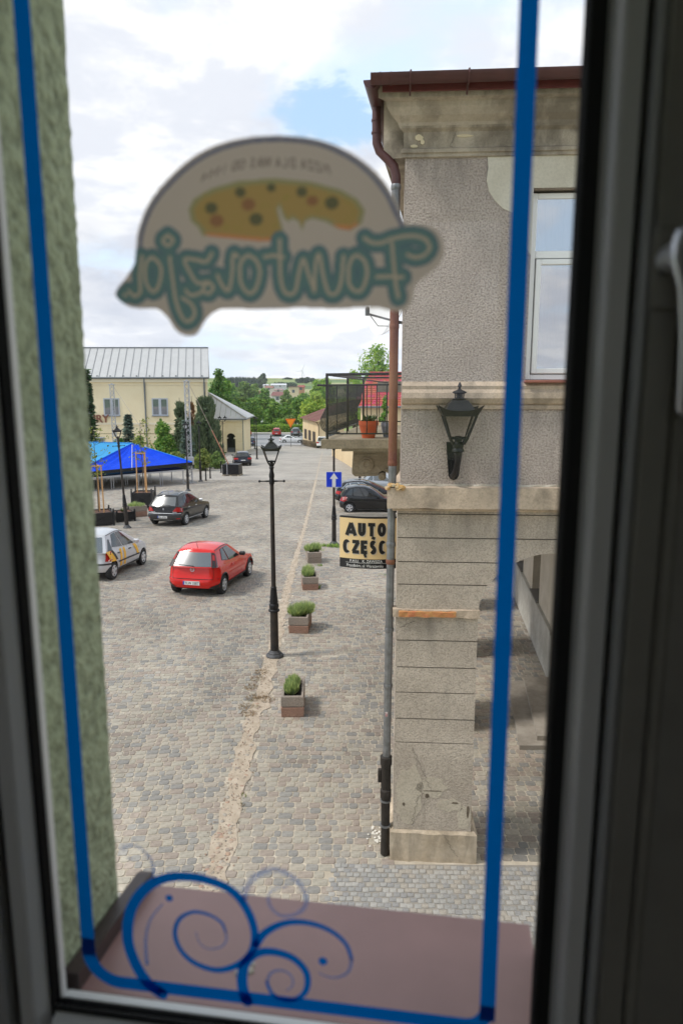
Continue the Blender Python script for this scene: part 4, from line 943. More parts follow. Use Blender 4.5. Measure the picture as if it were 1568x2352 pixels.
def sill():
    s = thing('window_ledge', 'brown sheet metal outer window ledge with raised end cap and bird dropping', 'window ledge', wloc, -WA)
    M = mat('brown_ledge_metal', srgb(160, 125, 119), .38, .1, var=.12, vscale=7, bump=.05, bscale=12)
    x0, x1 = SX0 - .018, GX1 + .035; 
    mb = MB(); zi, zo = -.873, -.895; yo = .3026
    prof = [(.041, zi + .004), (.043, zi), (yo - .004, zo), (yo, zo - .004), (yo, zo - .035), (yo - .008, zo - .038), (yo - .004, zo - .006), (.041, zi - .006)]
    n = len(prof); mb.v = [(x, y, z) for x in (x0, x1) for y, z in prof]; mb.f = [(i, n + i, n + (i + 1) % n, (i + 1) % n) for i in range(n)] + [tuple(range(n))[::-1], tuple(range(n, 2 * n))]; mb.m = [0] * len(mb.f)
    mb.build('metal_sheet', M, s, smooth=30)
    mb = MB(); 
    for q in ((x0 - .012, x0 + .012),):
        pr = [(.041, zi + .03), (yo - .01, zo + .026), (yo + .004, zo + .02), (yo + .006, zo - .036), (.041, zi - .02)]
        mb.v = [(x, y, z) for x in q for y, z in pr]; mb.f = [(i, 5 + i, 5 + (i + 1) % 5, (i + 1) % 5) for i in range(5)] + [(4, 3, 2, 1, 0), (5, 6, 7, 8, 9)]; mb.m = [0] * 7
    mb.build('end_cap', mat('end_cap_plastic', srgb(70, 56, 54), .45, var=.3, vscale=30), s)
    rnd = random.Random(6)
    p = (-.285, .125); slope = (zo - zi) / (yo - .043)
    mb = MB()
    for k in range(7):
        x, y = p[0] + rnd.uniform(-.012, .012), p[1] + rnd.uniform(-.012, .012); r_ = rnd.uniform(.004, .010); mb.lathe([(r_, 0), (r_ * .8, .0022), (r_ * .3, .0035)], (x, y, zi + slope * (y - .043) + .0005), 9)
    mb.build('bird_dropping', mat('dropping', (.75, .72, .66), .7, col2=(.35, .28, .18), vscale=60), s)
sill()

# ---- decals on the glass
DY = -.0062                                                   # room face of the pane
def decal_mat(name, c, trans=.75, alpha=1.0):
    m = bpy.data.materials.new(name); m.use_nodes = True; nt = m.node_tree; N = nt.nodes; L = nt.links; b = N['Principled BSDF']
    b.inputs['Base Color'].default_value = (*c, 1); b.inputs['Roughness'].default_value = .5
    t = N.new('ShaderNodeBsdfTranslucent'); t.inputs[0].default_value = (*c, 1); ms = N.new('ShaderNodeMixShader'); ms.inputs[0].default_value = trans
    L.new(b.outputs[0], ms.inputs[1]); L.new(t.outputs[0], ms.inputs[2]); last = ms.outputs[0]
    if alpha < 1:
        tr = N.new('ShaderNodeBsdfTransparent'); m2 = N.new('ShaderNodeMixShader'); m2.inputs[0].default_value = alpha; L.new(tr.outputs[0], m2.inputs[1]); L.new(last, m2.inputs[2]); last = m2.outputs[0]
    L.new(last, N['Material Output'].inputs[0]); return m
def smooth_line(pts, n=6):
    if len(pts) < 3: return pts
    out = []; P = [pts[0]] + list(pts) + [pts[-1]]
    for i in range(1, len(P) - 2):
        p0, p1, p2, p3 = P[i - 1:i + 3]
        for k in range(n):
            t = k / n; out.append(tuple(.5 * (2 * b + (c - a) * t + (2 * a - 5 * b + 4 * c - d) * t * t + (-a + 3 * b - 3 * c + d) * t ** 3) for a, b, c, d in zip(p0, p1, p2, p3)))
    return out + [tuple(pts[-1])]
def ribbon(mb, pts, y, cap=True):
    """flat stroke on the glass; pts are (x, z, half_width); round joints"""
    n = len(pts); V = []
    for i, (x, z, w) in enumerate(pts):
        a = pts[max(i - 1, 0)]; b = pts[min(i + 1, n - 1)]; tx, tz = b[0] - a[0], b[1] - a[1]; l = math.hypot(tx, tz) or 1; V += [(x - tz / l * w, y, z + tx / l * w), (x + tz / l * w, y, z - tx / l * w)]
    mb.add(V, [(2 * i, 2 * i + 1, 2 * i + 3, 2 * i + 2) for i in range(n - 1)])
    if cap:
        for x, z, w in (pts[0], pts[-1]): disc(mb, x, z, w, y + .00002)
def disc(mb, x, z, w, y, n=14, sz=1.0): mb.add([(x + w * math.cos(k * 2 * math.pi / n), y, z + w * sz * math.sin(k * 2 * math.pi / n)) for k in range(n)], [tuple(range(n))])
def border():
    t = thing('border_decal', 'blue vinyl border line with rounded corners and scrollwork stuck on the window glass', 'decal', wloc, -WA)
    BL = decal_mat('blue_vinyl', (.0, .13, .46), .9); FADE = decal_mat('faded_blue_vinyl', (.02, .16, .5), .9, .6); FAINT = decal_mat('faint_blue_vinyl', (.05, .2, .55), .9, .5)
    hw = .0097; xl, xr, zb = -.4635, .0675, -.801; r = .045
    L = [(xl, .99), (xl, zb + r)] + [(xl + r - r * math.cos(a), zb + r - r * math.sin(a)) for a in [R(90) * k / 10 for k in range(1, 11)]] + [(xr - r * .6, zb + .002)] + [(xr - r * .6 + r * .6 * math.sin(a), zb + .002 + r * .6 - r * .6 * math.cos(a)) for a in [R(90) * k / 8 for k in range(1, 9)]] + [(xr, .99)]
    mb = MB(); ribbon(mb, [(x, z, hw) for x, z in L], DY); mb.build('border_line', BL, t)
    mb = MB(); mb.add([(xl - hw, DY - .0002, -.765), (xl + hw, DY - .0002, -.765), (xl + hw, DY - .0002, -.738), (xl - hw, DY - .0002, -.738)], [(0, 1, 2, 3)]); mb.build('overlap', decal_mat('doubled_vinyl', (.0, .07, .30), .5), t); mb = MB(); mb.add([(xr - hw, DY - .0002, -.79), (xr + hw, DY - .0002, -.79), (xr + hw, DY - .0002, -.768), (xr - hw, DY - .0002, -.768)], [(0, 1, 2, 3)]); mb.build('overlap', bpy.data.materials['doubled_vinyl'], t)
    def q(px, py): return winpt((100 + px * .7653) * .9406, (1950 + py * .7653) * .9406)
    def stroke(name, pts, w0, w1, m_, dy=0.0):
        P = smooth_line([q(*p) for p in pts], 7); n = len(P); k = .7653 * .9406 / 2060 / 2
        mb = MB(); ribbon(mb, [(x, z, (w0 + (w1 - w0) * i / (n - 1)) * k) for i, (x, z) in enumerate(P)], DY - .0004 - dy); mb.build(name, m_, t)
    stroke('swirl', [(392, 612), (350, 580), (310, 520), (284, 440), (292, 350), (335, 282), (400, 245), (480, 240), (560, 258), (620, 290), (662, 345), (685, 410), (680, 468), (650, 508), (600, 532), (550, 534), (490, 510), (450, 470), (433, 420), (447, 375), (490, 352), (540, 360), (580, 385), (594, 415)], 50, 9, BL)
    stroke('swirl', [(594, 415), (596, 440), (580, 462), (540, 468), (512, 450), (500, 415)], 9, 4, FADE, .0002)
    stroke('swirl', [(662, 635), (648, 590), (648, 540), (664, 503), (700, 480), (750, 478), (808, 498), (848, 540), (852, 590), (828, 622), (782, 630), (742, 610), (724, 572)], 46, 12, BL, .0004)
    stroke('swirl', [(724, 572), (740, 543), (775, 537), (803, 556), (806, 584), (788, 600)], 12, 5, FADE, .0002)
    stroke('swirl', [(690, 455), (715, 420), (760, 393), (810, 382), (870, 388), (930, 412), (975, 452), (993, 500)], 32, 13, BL, .0006)
    stroke('swirl', [(993, 500), (983, 540), (950, 558), (915, 556), (890, 545)], 13, 5, FADE, .0002)
    stroke('swirl', [(345, 515), (341, 440), (356, 375), (395, 325)], 16, 6, FADE, .0006)
    stroke('swirl', [(368, 245), (362, 195), (336, 158), (300, 139), (266, 150)], 15, 7, FADE, .0006)
    stroke('swirl', [(652, 310), (665, 265), (700, 230), (750, 215), (800, 235), (838, 275), (850, 320), (822, 355), (772, 362), (738, 335), (730, 300), (752, 275), (790, 268)], 26, 8, FAINT, .0008)
    for (x, y), r_, m_ in (((415, 308), 13, BL), ((902, 508), 15, BL), ((290, 182), 7, FADE)):
        mb = MB(); c = q(x, y); disc(mb, c[0], c[1], r_ * .0004, DY - .0004); mb.build('dot', m_, t)
border()
def logo():
    """pizzeria sticker: one printed film; every printed area is its own flush piece of the film"""
    import numpy as np
    t = thing('window_sticker', 'round topped pizzeria sticker on the pane, seen from behind with mirrored teal script', 'sticker', wloc, -WA)
    k = .5612 * .9406 / 2060; k2 = .5166 * .9406 / 2060; st_ = .0009
    def q(x, y): return winpt((240 + x * .5612) * .9406, (320 + y * .5612) * .9406)
    def q2(x, y): return winpt((280 + x * .5166) * .9406, (540 + y * .5166) * .9406)
    X0, Z0, NX, NZ = -.385, .035, 440, 255
    gx, gz_ = np.meshgrid(X0 + (np.arange(NX) + .5) * st_, Z0 + (np.arange(NZ) + .5) * st_); lab = np.zeros((NZ, NX), int)
    def poly(pts, i, sm=True, f=q, inside=True):
        P = [f(*p) for p in (smooth_line(list(pts) + [pts[0]], 4)[:-1] if sm else pts)]; m = np.zeros(lab.shape, bool)
        for (xa, za), (xb, zb) in zip(P, P[1:] + P[:1]):
            if abs(za - zb) > 1e-9: m ^= ((za > gz_) != (zb > gz_)) & (gx < (xb - xa) * (gz_ - za) / (zb - za) + xa)
        lab[m & (lab > 0) if inside else m] = i
    def stroke(P, w, i):
        for (xa, za), (xb, zb) in zip(P, P[1:]):
            dx, dz = xb - xa, zb - za; l2 = dx * dx + dz * dz + 1e-12; i0, i1 = int((min(xa, xb) - w - X0) / st_), int((max(xa, xb) + w - X0) / st_) + 2; j0, j1 = int((min(za, zb) - w - Z0) / st_), int((max(za, zb) + w - Z0) / st_) + 2
            s_ = (slice(max(0, j0), max(0, j1)), slice(max(0, i0), max(0, i1))); u = np.clip(((gx[s_] - xa) * dx + (gz_[s_] - za) * dz) / l2, 0, 1); m = (gx[s_] - xa - u * dx) ** 2 + (gz_[s_] - za - u * dz) ** 2 < w * w; sub = lab[s_]; sub[m & (sub > 0)] = i
    def spot(x, y, r_, i, sz=1.0):
        c = q(x, y); m = (gx - c[0]) ** 2 + ((gz_ - c[1]) / sz) ** 2 < (r_ * k) ** 2; lab[m & (lab > 0)] = i
    K = [None, ('sticker_film', (184, 172, 156)), ('arch_line', (110, 114, 128)), ('crust', (150, 146, 104)), ('cheese', (166, 141, 88)), ('crust_edge', (196, 134, 88)), ('herbs', (158, 142, 82)), ('olives', (104, 102, 76)), ('salami', (144, 108, 78)), ('letter_outline', (96, 118, 122)), ('letter_body', (102, 128, 122)), ('letter_line', (176, 164, 142))]
    poly([(172, 545), (176, 500), (186, 430), (235, 310), (330, 195), (440, 107), (560, 55), (700, 30), (830, 28), (960, 45), (1080, 90), (1190, 165), (1270, 260), (1320, 370), (1345, 408), (1400, 408), (1470, 435), (1502, 500), (1490, 570), (1430, 630), (1378, 672), (1366, 740), (1325, 785), (1270, 782), (1200, 768), (1050, 776), (900, 772), (700, 778), (570, 774), (515, 788), (475, 825), (440, 882), (400, 893), (350, 872), (310, 812), (262, 775), (170, 772), (120, 752), (84, 708), (128, 645), (166, 585)], 1, inside=False)
    stroke([q(*p) for p in smooth_line([(192, 515), (205, 430), (252, 322), (345, 212), (450, 128), (565, 76), (700, 48), (830, 46), (955, 62), (1068, 106), (1170, 178), (1250, 272), (1300, 370), (1330, 430)], 5)], 8 * k, 2)
    poly([(402, 345), (425, 300), (500, 255), (620, 222), (780, 212), (930, 226), (1060, 262), (1130, 302), (1162, 350), (1150, 405), (1100, 438), (1050, 430), (990, 398), (935, 385), (905, 398), (892, 440), (878, 400), (850, 385), (832, 400), (812, 385), (795, 330), (786, 345), (808, 430), (822, 485), (700, 482), (560, 466), (490, 460), (462, 462), (445, 425), (412, 395)], 3, False)
    poly([(425, 345), (450, 308), (520, 272), (630, 244), (780, 234), (925, 246), (1045, 280), (1110, 312), (1138, 352), (1128, 395), (1095, 418), (1055, 410), (995, 382), (935, 370), (900, 385), (890, 420), (880, 388), (850, 368), (830, 385), (815, 360), (797, 312), (778, 340), (798, 430), (806, 468), (700, 464), (560, 450), (480, 440), (465, 420), (432, 388)], 4, False)
    poly([(470, 446), (560, 452), (700, 466), (806, 470), (806, 484), (700, 482), (560, 468), (480, 460)], 5, False); K.append(K[5]); poly([(1020, 408), (1060, 412), (1100, 418), (1128, 398), (1132, 412), (1095, 436), (1050, 428)], 12, False)
    def own(name, col): K.append((name, col)); return len(K) - 1
    rnd = random.Random(9)
    for i in range(34):
        x = rnd.uniform(460, 1080); y = rnd.uniform(270, 430)
        if abs(x - 850) < 70 and y > 330 or x > 880 and y > 370: continue
        spot(x, y, rnd.uniform(5, 11), 6, rnd.uniform(.4, 1))
    stroke([q(*p) for p in smooth_line([(1075, 300), (1110, 340), (1105, 380), (1060, 402)], 5)], 3 * k, 6)
    for x, y, r_ in ((500, 340, 28), (625, 272, 24), (758, 252, 20), (890, 270, 24), (1020, 318, 30), (693, 388, 30)): spot(x, y, r_, own('olive', K[7][1]), .85)
    for x, y, r_ in ((660, 325, 31), (523, 395, 31), (935, 308, 25)): spot(x, y, r_, own('salami', K[8][1]), .8)
    S = [[(1185, 85), (1212, 104), (1260, 108), (1320, 86), (1400, 74), (1465, 88), (1488, 130), (1462, 165), (1420, 175), (1385, 163)], [(1312, 108), (1320, 200), (1330, 300), (1342, 362)], [(1240, 268), (1300, 266), (1362, 268)],
         [(1150, 165), (1185, 195), (1195, 255), (1175, 320), (1145, 335), (1112, 300), (1108, 230), (1125, 180), (1150, 165)], [(1085, 172), (1075, 280), (1052, 342), (1015, 340), (990, 260), (972, 165), (955, 200), (948, 330)], [(948, 335), (920, 250), (897, 185), (876, 250), (858, 335), (820, 345), (795, 300), (786, 200), (786, 95)], [(715, 172), (760, 168), (802, 173)],
         [(640, 165), (680, 195), (692, 255), (672, 325), (640, 342), (606, 300), (598, 230), (612, 185), (640, 165)], [(590, 172), (568, 165), (562, 260), (545, 330), (515, 305), (495, 260)],
         [(468, 158), (440, 195), (392, 186), (340, 186), (368, 250), (402, 296), (450, 292), (474, 318), (450, 345), (425, 320), (450, 296)], [(420, 338), (372, 354), (345, 330)],
         [(262, 72), (286, 95), (262, 120), (238, 95), (262, 72)], [(270, 175), (284, 280), (300, 380), (328, 455), (358, 476), (388, 440), (372, 396), (330, 366)],
         [(190, 175), (222, 205), (230, 255), (214, 318), (188, 334), (160, 295), (155, 230), (166, 190), (190, 175)], [(140, 172), (130, 260), (132, 335), (105, 356), (78, 332)], [(60, 350), (66, 352)]]
    for i, w in ((9, 42), (10, 32), (11, 7.5)):
        for s_ in S: stroke([q2(*p) for p in smooth_line(s_, 6)], w * k2, i)
    for i, kk in enumerate(K):
        if not kk: continue
        jj, ii = np.nonzero(lab == i)
        if not len(jj): continue
        ids = {}; mb = MB()
        for j, c in zip(jj.tolist(), ii.tolist()):
            f = []
            for dj, dc in ((0, 0), (0, 1), (1, 1), (1, 0)):
                key = (j + dj, c + dc)
                if key not in ids: ids[key] = len(mb.v); mb.v.append((X0 + key[1] * st_, DY - .0004, Z0 + key[0] * st_))
                f.append(ids[key])
            mb.f.append(tuple(f)); mb.m.append(0)
        mb.build(kk[0], bpy.data.materials.get(kk[0]) or decal_mat(kk[0], srgb(*kk[1]), .92), t)
    # arched slogan, mirrored because it is read from the street
    txt = 'PIZZA DLA WAS OD 1994'; mb = MB(); import bisect
    arc = smooth_line([(1018, 178), (900, 150), (740, 142), (600, 158), (455, 212)], 24); ln = [0]
    for a, b in zip(arc, arc[1:]): ln.append(ln[-1] + math.hypot(b[0] - a[0], b[1] - a[1]))
    adv = [.5 if c == ' ' else (.45 if c == 'I' else 1) for c in txt]; tot = sum(adv); s_ = 0
    for c, w in zip(txt, adv):
        d = ln[-1] * (s_ + w / 2) / tot; s_ += w; i = min(len(arc) - 2, max(0, bisect.bisect(ln, d) - 1)); f = (d - ln[i]) / max(1e-6, ln[i + 1] - ln[i]); cx, cy = (arc[i][j] + (arc[i + 1][j] - arc[i][j]) * f for j in (0, 1)); tx, ty = arc[i + 1][0] - arc[i][0], arc[i + 1][1] - arc[i][1]; l = math.hypot(tx, ty); tx /= l; ty /= l
        if c == ' ': continue
        V, F = text_mesh(c, 62, 1.6); V2 = []
        for x, y, _ in V: x *= .62; y -= 22; e = q(cx + tx * x + ty * y, cy + ty * x + tx * y); V2.append((e[0], DY - .0006, e[1]))
        mb.add(V2, F)
    mb.build('slogan', decal_mat('slogan_print', srgb(96, 88, 80), .9, .6), t)
logo()

# ================================================================== STREET LAMPS
def lantern(par, z0, s, roofname='lantern_roof', glazed=True):
    """tapered four-sided lantern standing on (0,0,z0), s = size"""
    hb, ht, zb, zt = .085 * s, .165 * s, z0 + .06 * s, z0 + .30 * s
    mb = MB()
    for a, b in ((-1, -1), (1, -1), (1, 1), (-1, 1)): mb.tube([(a * .055 * s, b * .055 * s, z0), (a * hb, b * hb, zb), (a * ht, b * ht, zt)], .014 * s, 5)
    for z, h in ((zb, hb), (zt, ht)):
        for a in range(4):
            c = [(-h, -h), (h, -h), (h, h), (-h, h)]; p, q = c[a], c[(a + 1) % 4]; mb.tube([(*p, z), (*q, z)], .012 * s, 4)
    mb.lathe([(.05 * s, z0 - .05 * s), (.06 * s, z0 - .02 * s), (.06 * s, z0), (.04 * s, z0 + .02 * s), (.04 * s, z0 + .075 * s), (.03 * s, z0 + .08 * s)], seg=12)
    mb.build('lantern_frame', M_BLACKIRON, par, smooth=30)
    # eaves with turned-up scalloped corners
    mb = MB(); n = 8; ring0, ring1, ring2 = [], [], []
    for a in range(4):
        c = [(-1, -1), (1, -1), (1, 1), (-1, 1)]; p, q = c[a], c[(a + 1) % 4]
        for k in range(n):
            t = k / n; x, y = p[0] + (q[0] - p[0]) * t, p[1] + (q[1] - p[1]) * t; e = abs(2 * t - 1); lift = .055 * s * e ** 4 - .012 * s * (1 - e); o = 1 + .10 * e ** 6
            ring0.append((x * .175 * s, y * .175 * s, zt)); ring1.append((x * .212 * s * o, y * .212 * s * o, zt + .055 * s + lift)); ring2.append((x * .168 * s, y * .168 * s, zt + .05 * s))
    m_ = len(ring0); mb.v = ring0 + ring1 + ring2; mb.f = [(i, (i + 1) % m_, m_ + (i + 1) % m_, m_ + i) for i in range(m_)] + [(m_ + i, m_ + (i + 1) % m_, 2 * m_ + (i + 1) % m_, 2 * m_ + i) for i in range(m_)] + [(i, 2 * m_ + i, 2 * m_ + (i + 1) % m_, (i + 1) % m_) for i in range(m_)]; mb.m = [0] * len(mb.f)
    mb.build('lantern_eaves', M_BLACKIRON, par)
    mb = MB(); r2 = math.sqrt(2)
    mb.lathe([(.165 * s * r2, zt + .03 * s), (.145 * s * r2, zt + .065 * s), (.105 * s * r2, zt + .125 * s), (.098 * s * r2, zt + .13 * s), (.085 * s * r2, zt + .15 * s), (.04 * s * r2, zt + .155 * s)], seg=4)
    rf = mb.build(roofname, M_BLACKIRON, par)
    z_ = lambda v: zt + (.15 + (v - .19) * .72) * s
    mb = MB(); mb.lathe([(.072 * s, z_(.195)), (.074 * s, z_(.215)), (.05 * s, z_(.22)), (.05 * s, z_(.225))], seg=14)
    for k in range(6): w = k * math.pi / 3; mb.tube([(.043 * s * math.cos(w), .043 * s * math.sin(w), z_(.22)), (.043 * s * math.cos(w), .043 * s * math.sin(w), z_(.285))], .009 * s, 4)
    mb.lathe([(.022 * s, z_(.21)), (.022 * s, z_(.29))], seg=8)
    mb.lathe([(.05 * s, z_(.28)), (.078 * s, z_(.30)), (.07 * s, z_(.312)), (.03 * s, z_(.335)), (.014 * s, z_(.35)), (.013 * s, z_(.375)), (.024 * s, z_(.385)), (.018 * s, z_(.405)), (.006 * s, z_(.445))], seg=14)
    mb.build('finial', M_BLACKIRON, rf, smooth=35)
    if glazed:
        mb = MB(); c = [(-1, -1), (1, -1), (1, 1), (-1, 1)]
        for a in range(4):
            p, q = c[a], c[(a + 1) % 4]; h0, h1 = hb * .95, ht * .95; mb.add([(p[0] * h0, p[1] * h0, zb + .01), (q[0] * h0, q[1] * h0, zb + .01), (q[0] * h1, q[1] * h1, zt - .01), (p[0] * h1, p[1] * h1, zt - .01)], [(0, 1, 2, 3)])
        mb.build('pane', glass_mat('clear_pane', .0), par)
def lamp_post(parent):
    mb = MB(); mb.lathe([(.205, -.25), (.205, .035), (.19, .06), (.155, .085), (.15, .105), (.125, .125), (.115, .15), (.1, .16)], seg=20); mb.build('foot', mat('iron_foot', srgb(84, 84, 86), .6, .2, var=.3, vscale=15, bump=.2), parent, smooth=30)
    mb = MB(); mb.lathe([(.098, .14), (.094, .55), (.09, 1.10)], seg=18); mb.build('lower_column', M_DARKPOLE, parent, smooth=30)
    mb = MB(); mb.lathe([(.10, 1.08), (.13, 1.10), (.128, 1.13), (.10, 1.15), (.105, 1.20), (.112, 1.24), (.10, 1.27), (.092, 1.28)], seg=18)
    for z in range(7):
        for k in range(8): w = k * math.pi / 4 + (z % 2) * .4; r_ = .098 - .035 * z / 7; mb.lathe([(.008, -.03), (.022, 0), (.008, .03)], (r_ * math.cos(w) * .82, r_ * math.sin(w) * .82, 1.32 + z * .045), 5)
    mb.lathe([(.088, 1.27), (.082, 1.45), (.062, 1.62), (.068, 1.64), (.068, 1.66), (.054, 1.68)], seg=16); mb.build('ornament', M_BLACKIRON, parent, smooth=30)
    mb = MB(); mb.lathe([(.054, 1.65), (.048, 3.2), (.044, 4.06)], seg=14); mb.build('pole', M_DARKPOLE, parent, smooth=30)
    mb = MB(); mb.lathe([(.052, 4.02), (.06, 4.04), (.058, 4.12), (.05, 4.16), (.062, 4.18), (.06, 4.24), (.045, 4.30), (.04, 4.36), (.06, 4.39), (.05, 4.41)], seg=14); mb.build('collar', M_BLACKIRON, parent, smooth=30)
    mb = MB(); mb.tube([(-.26, 0, 4.09), (-.14, 0, 4.09), (-.10, 0, 4.09), (.10, 0, 4.09), (.14, 0, 4.09), (.26, 0, 4.09)], [.012, .014, .02, .02, .014, .012], 8)
    for x in (-.27, .27): mb.lathe([(.008, -.028), (.024, -.018), (.03, 0), (.024, .018), (.008, .028)], (x, 0, 4.09), 10)
    mb.build('crossbar', M_BLACKIRON, parent, smooth=40)
def head(parent, z=4.40, s=1.0): lantern(parent, z, s)
GL_ = 'cast iron street lamps round the square'
p = at(631, 1508)
lamp0 = thing('street_lamp', 'tall black cast iron street lamp standing nearest on the sandy strip by the planters', 'street lamp', p, R(4), GL_)
lamp_post(lamp0); head(lamp0, 4.47, 1.02)
for px, py, lab, tilt in ((292, 1213, 'leaning black street lamp in front of the blue stage cover by the silver car', 1), (432, 1128, 'black street lamp behind the black crossover beside the stage corner', 0), (461, 1106, 'black street lamp between the right truss tower and the iron bollards', 0), (590, 1055, 'blue black street lamp standing alone past the dark estate car', 0), (585, 1031, 'far black street lamp just behind the lone one near the gatehouse', 0), (566, 1020, 'thin black street lamp against the gatehouse corner by the dark blue car', 0), (855, 1120, 'street lamp pole rising behind the parked estate under the balcony', 0), (686, 1004, 'small distant lamp post by the hedge beyond the yield sign', 0)):
    p = at(px, py)
    if px == 855: p = at(852, 1095)
    c = copy_thing(lamp0, p, random.uniform(0, .3), lab, GL_)
    if tilt: c.rotation_euler = (0, R(-2.6), .2)
def one_way_post():
    t = thing('sign_post', 'black lamp column carrying the blue square one way sign', 'lamp post', at(767, 1251), 0)
    lamp_post(t); head(t)
    s = thing('traffic_sign', 'blue square one way sign with white upward arrow on the black column', 'traffic sign', at(767, 1251), 0)
    z0 = dep(767, 1123, 29.3).z - s.location.z; h = .66; y = -.065
    mb = MB(); mb.bbox(-h / 2, h / 2, y - .012, y, z0, z0 + h, .004); mb.build('sign_plate', mat('sign_pale_edge', (.62, .64, .72), .4), s)
    mb = MB(); e = .018; mb.box(-h / 2 + e, h / 2 - e, y - .016, y - .013, z0 + e, z0 + h - e); mb.build('blue_panel', mat('sign_blue', (.002, .04, .62), .35), s)
    pts = [(-.075, .05), (.075, .05), (.075, .36), (.17, .36), (0, .61), (-.17, .36), (-.075, .36)]
    mb = MB(); mb.prism([(a, z0 + b) for a, b in pts], lambda a, b, d: (a, y - .017 - d, b), 0, .002); mb.build('arrow', mat('sign_arrow', (.72, .73, .75), .4), s)
    mb = MB(); mb.box(-.07, .07, y - .022, y - .018, z0 + .02, z0 + .07); mb.build('inspection_label', mat('paper_white', (.7, .66, .64), .6), s)
    mb = MB()
    for z in (z0 + .12, z0 + .5): mb.box(-.06, .06, y - .0, .06, z, z + .03)
    mb.build('clamp', M_ZINC, s)
one_way_post()
# pole bases in the car park
p = at(826, 1128); c = copy_thing(lamp0, p, .2, 'slim lamp pole rising from behind the small black hatchback roof', GL_)
def twin_lamp():
    t = thing('twin_lamp', 'double headed lantern post in front of the gatehouse arch', 'street lamp', at(513, 1046), 0)
    lamp_post(t); 
    mb = MB(); mb.tube([(-.34, 0, 4.5), (-.3, 0, 4.38), (-.15, 0, 4.36), (0, 0, 4.28), (.15, 0, 4.36), (.3, 0, 4.38), (.34, 0, 4.5)], .02, 6); mb.build('bracket', M_BLACKIRON, t)
    for x in (-.34, .34):
        e = bpy.data.objects.new('lantern', None); COL.objects.link(e); e.parent = t; e.location = (x, 0, 0); lantern(e, 4.5, 1.05, glazed=False)
        for ch in list(e.children):
            for g in list(ch.children): g.parent = e
twin_lamp()
def wall_lamp():
    lx, lz = .645, 5.515; off = -.25
    p = Matrix.Rotation(-PHI, 4, 'Z') @ Vector((lx, off, 0)); t = thing('wall_lamp', 'black cast iron wall lantern on a bracket above the stone ledge', 'wall lamp', (KX + p.x, KY + p.y, 0), -PHI)
    lantern(t, lz, 1.10)
    mb = MB(); mb.lathe([(.05, lz - .10), (.07, lz - .09), (.07, lz - .07), (.058, lz - .05), (.062, lz - .03), (.045, lz - .01)], seg=14); mb.tube([(0, 0, lz - .1), (0, .01, lz - .2), (-.01, .06, lz - .30), (-.02, .14, lz - .37), (-.03, .21, lz - .40)], [.045, .034, .034, .036, .042], 10); mb.build('bracket_arm', M_BLACKIRON, t, smooth=40)
    pts = [(-.115, -.02), (.085, -.02), (.08, -.1), (.04, -.42), (.02, -.455), (-.02, -.47), (-.06, -.455), (-.08, -.42), (-.11, -.1)]
    mb = MB(); mb.prism([(a, lz + .02 + b) for a, b in pts], lambda a, b, d: (a, d, b), .222, .25); mb.build('back_plate', M_BLACKIRON, t)
    mb = MB(); mb.lathe([(.018, .20), (.018, .222)], (-.03, 0, lz - .40), 8, axis='y'); mb.build('bolt', M_CHROME, t)
    mb = MB(); mb.box(-.06, -.035, .15, .225, lz - .36, lz - .2); mb.build('bracket_web', M_BLACKIRON, t)
wall_lamp()
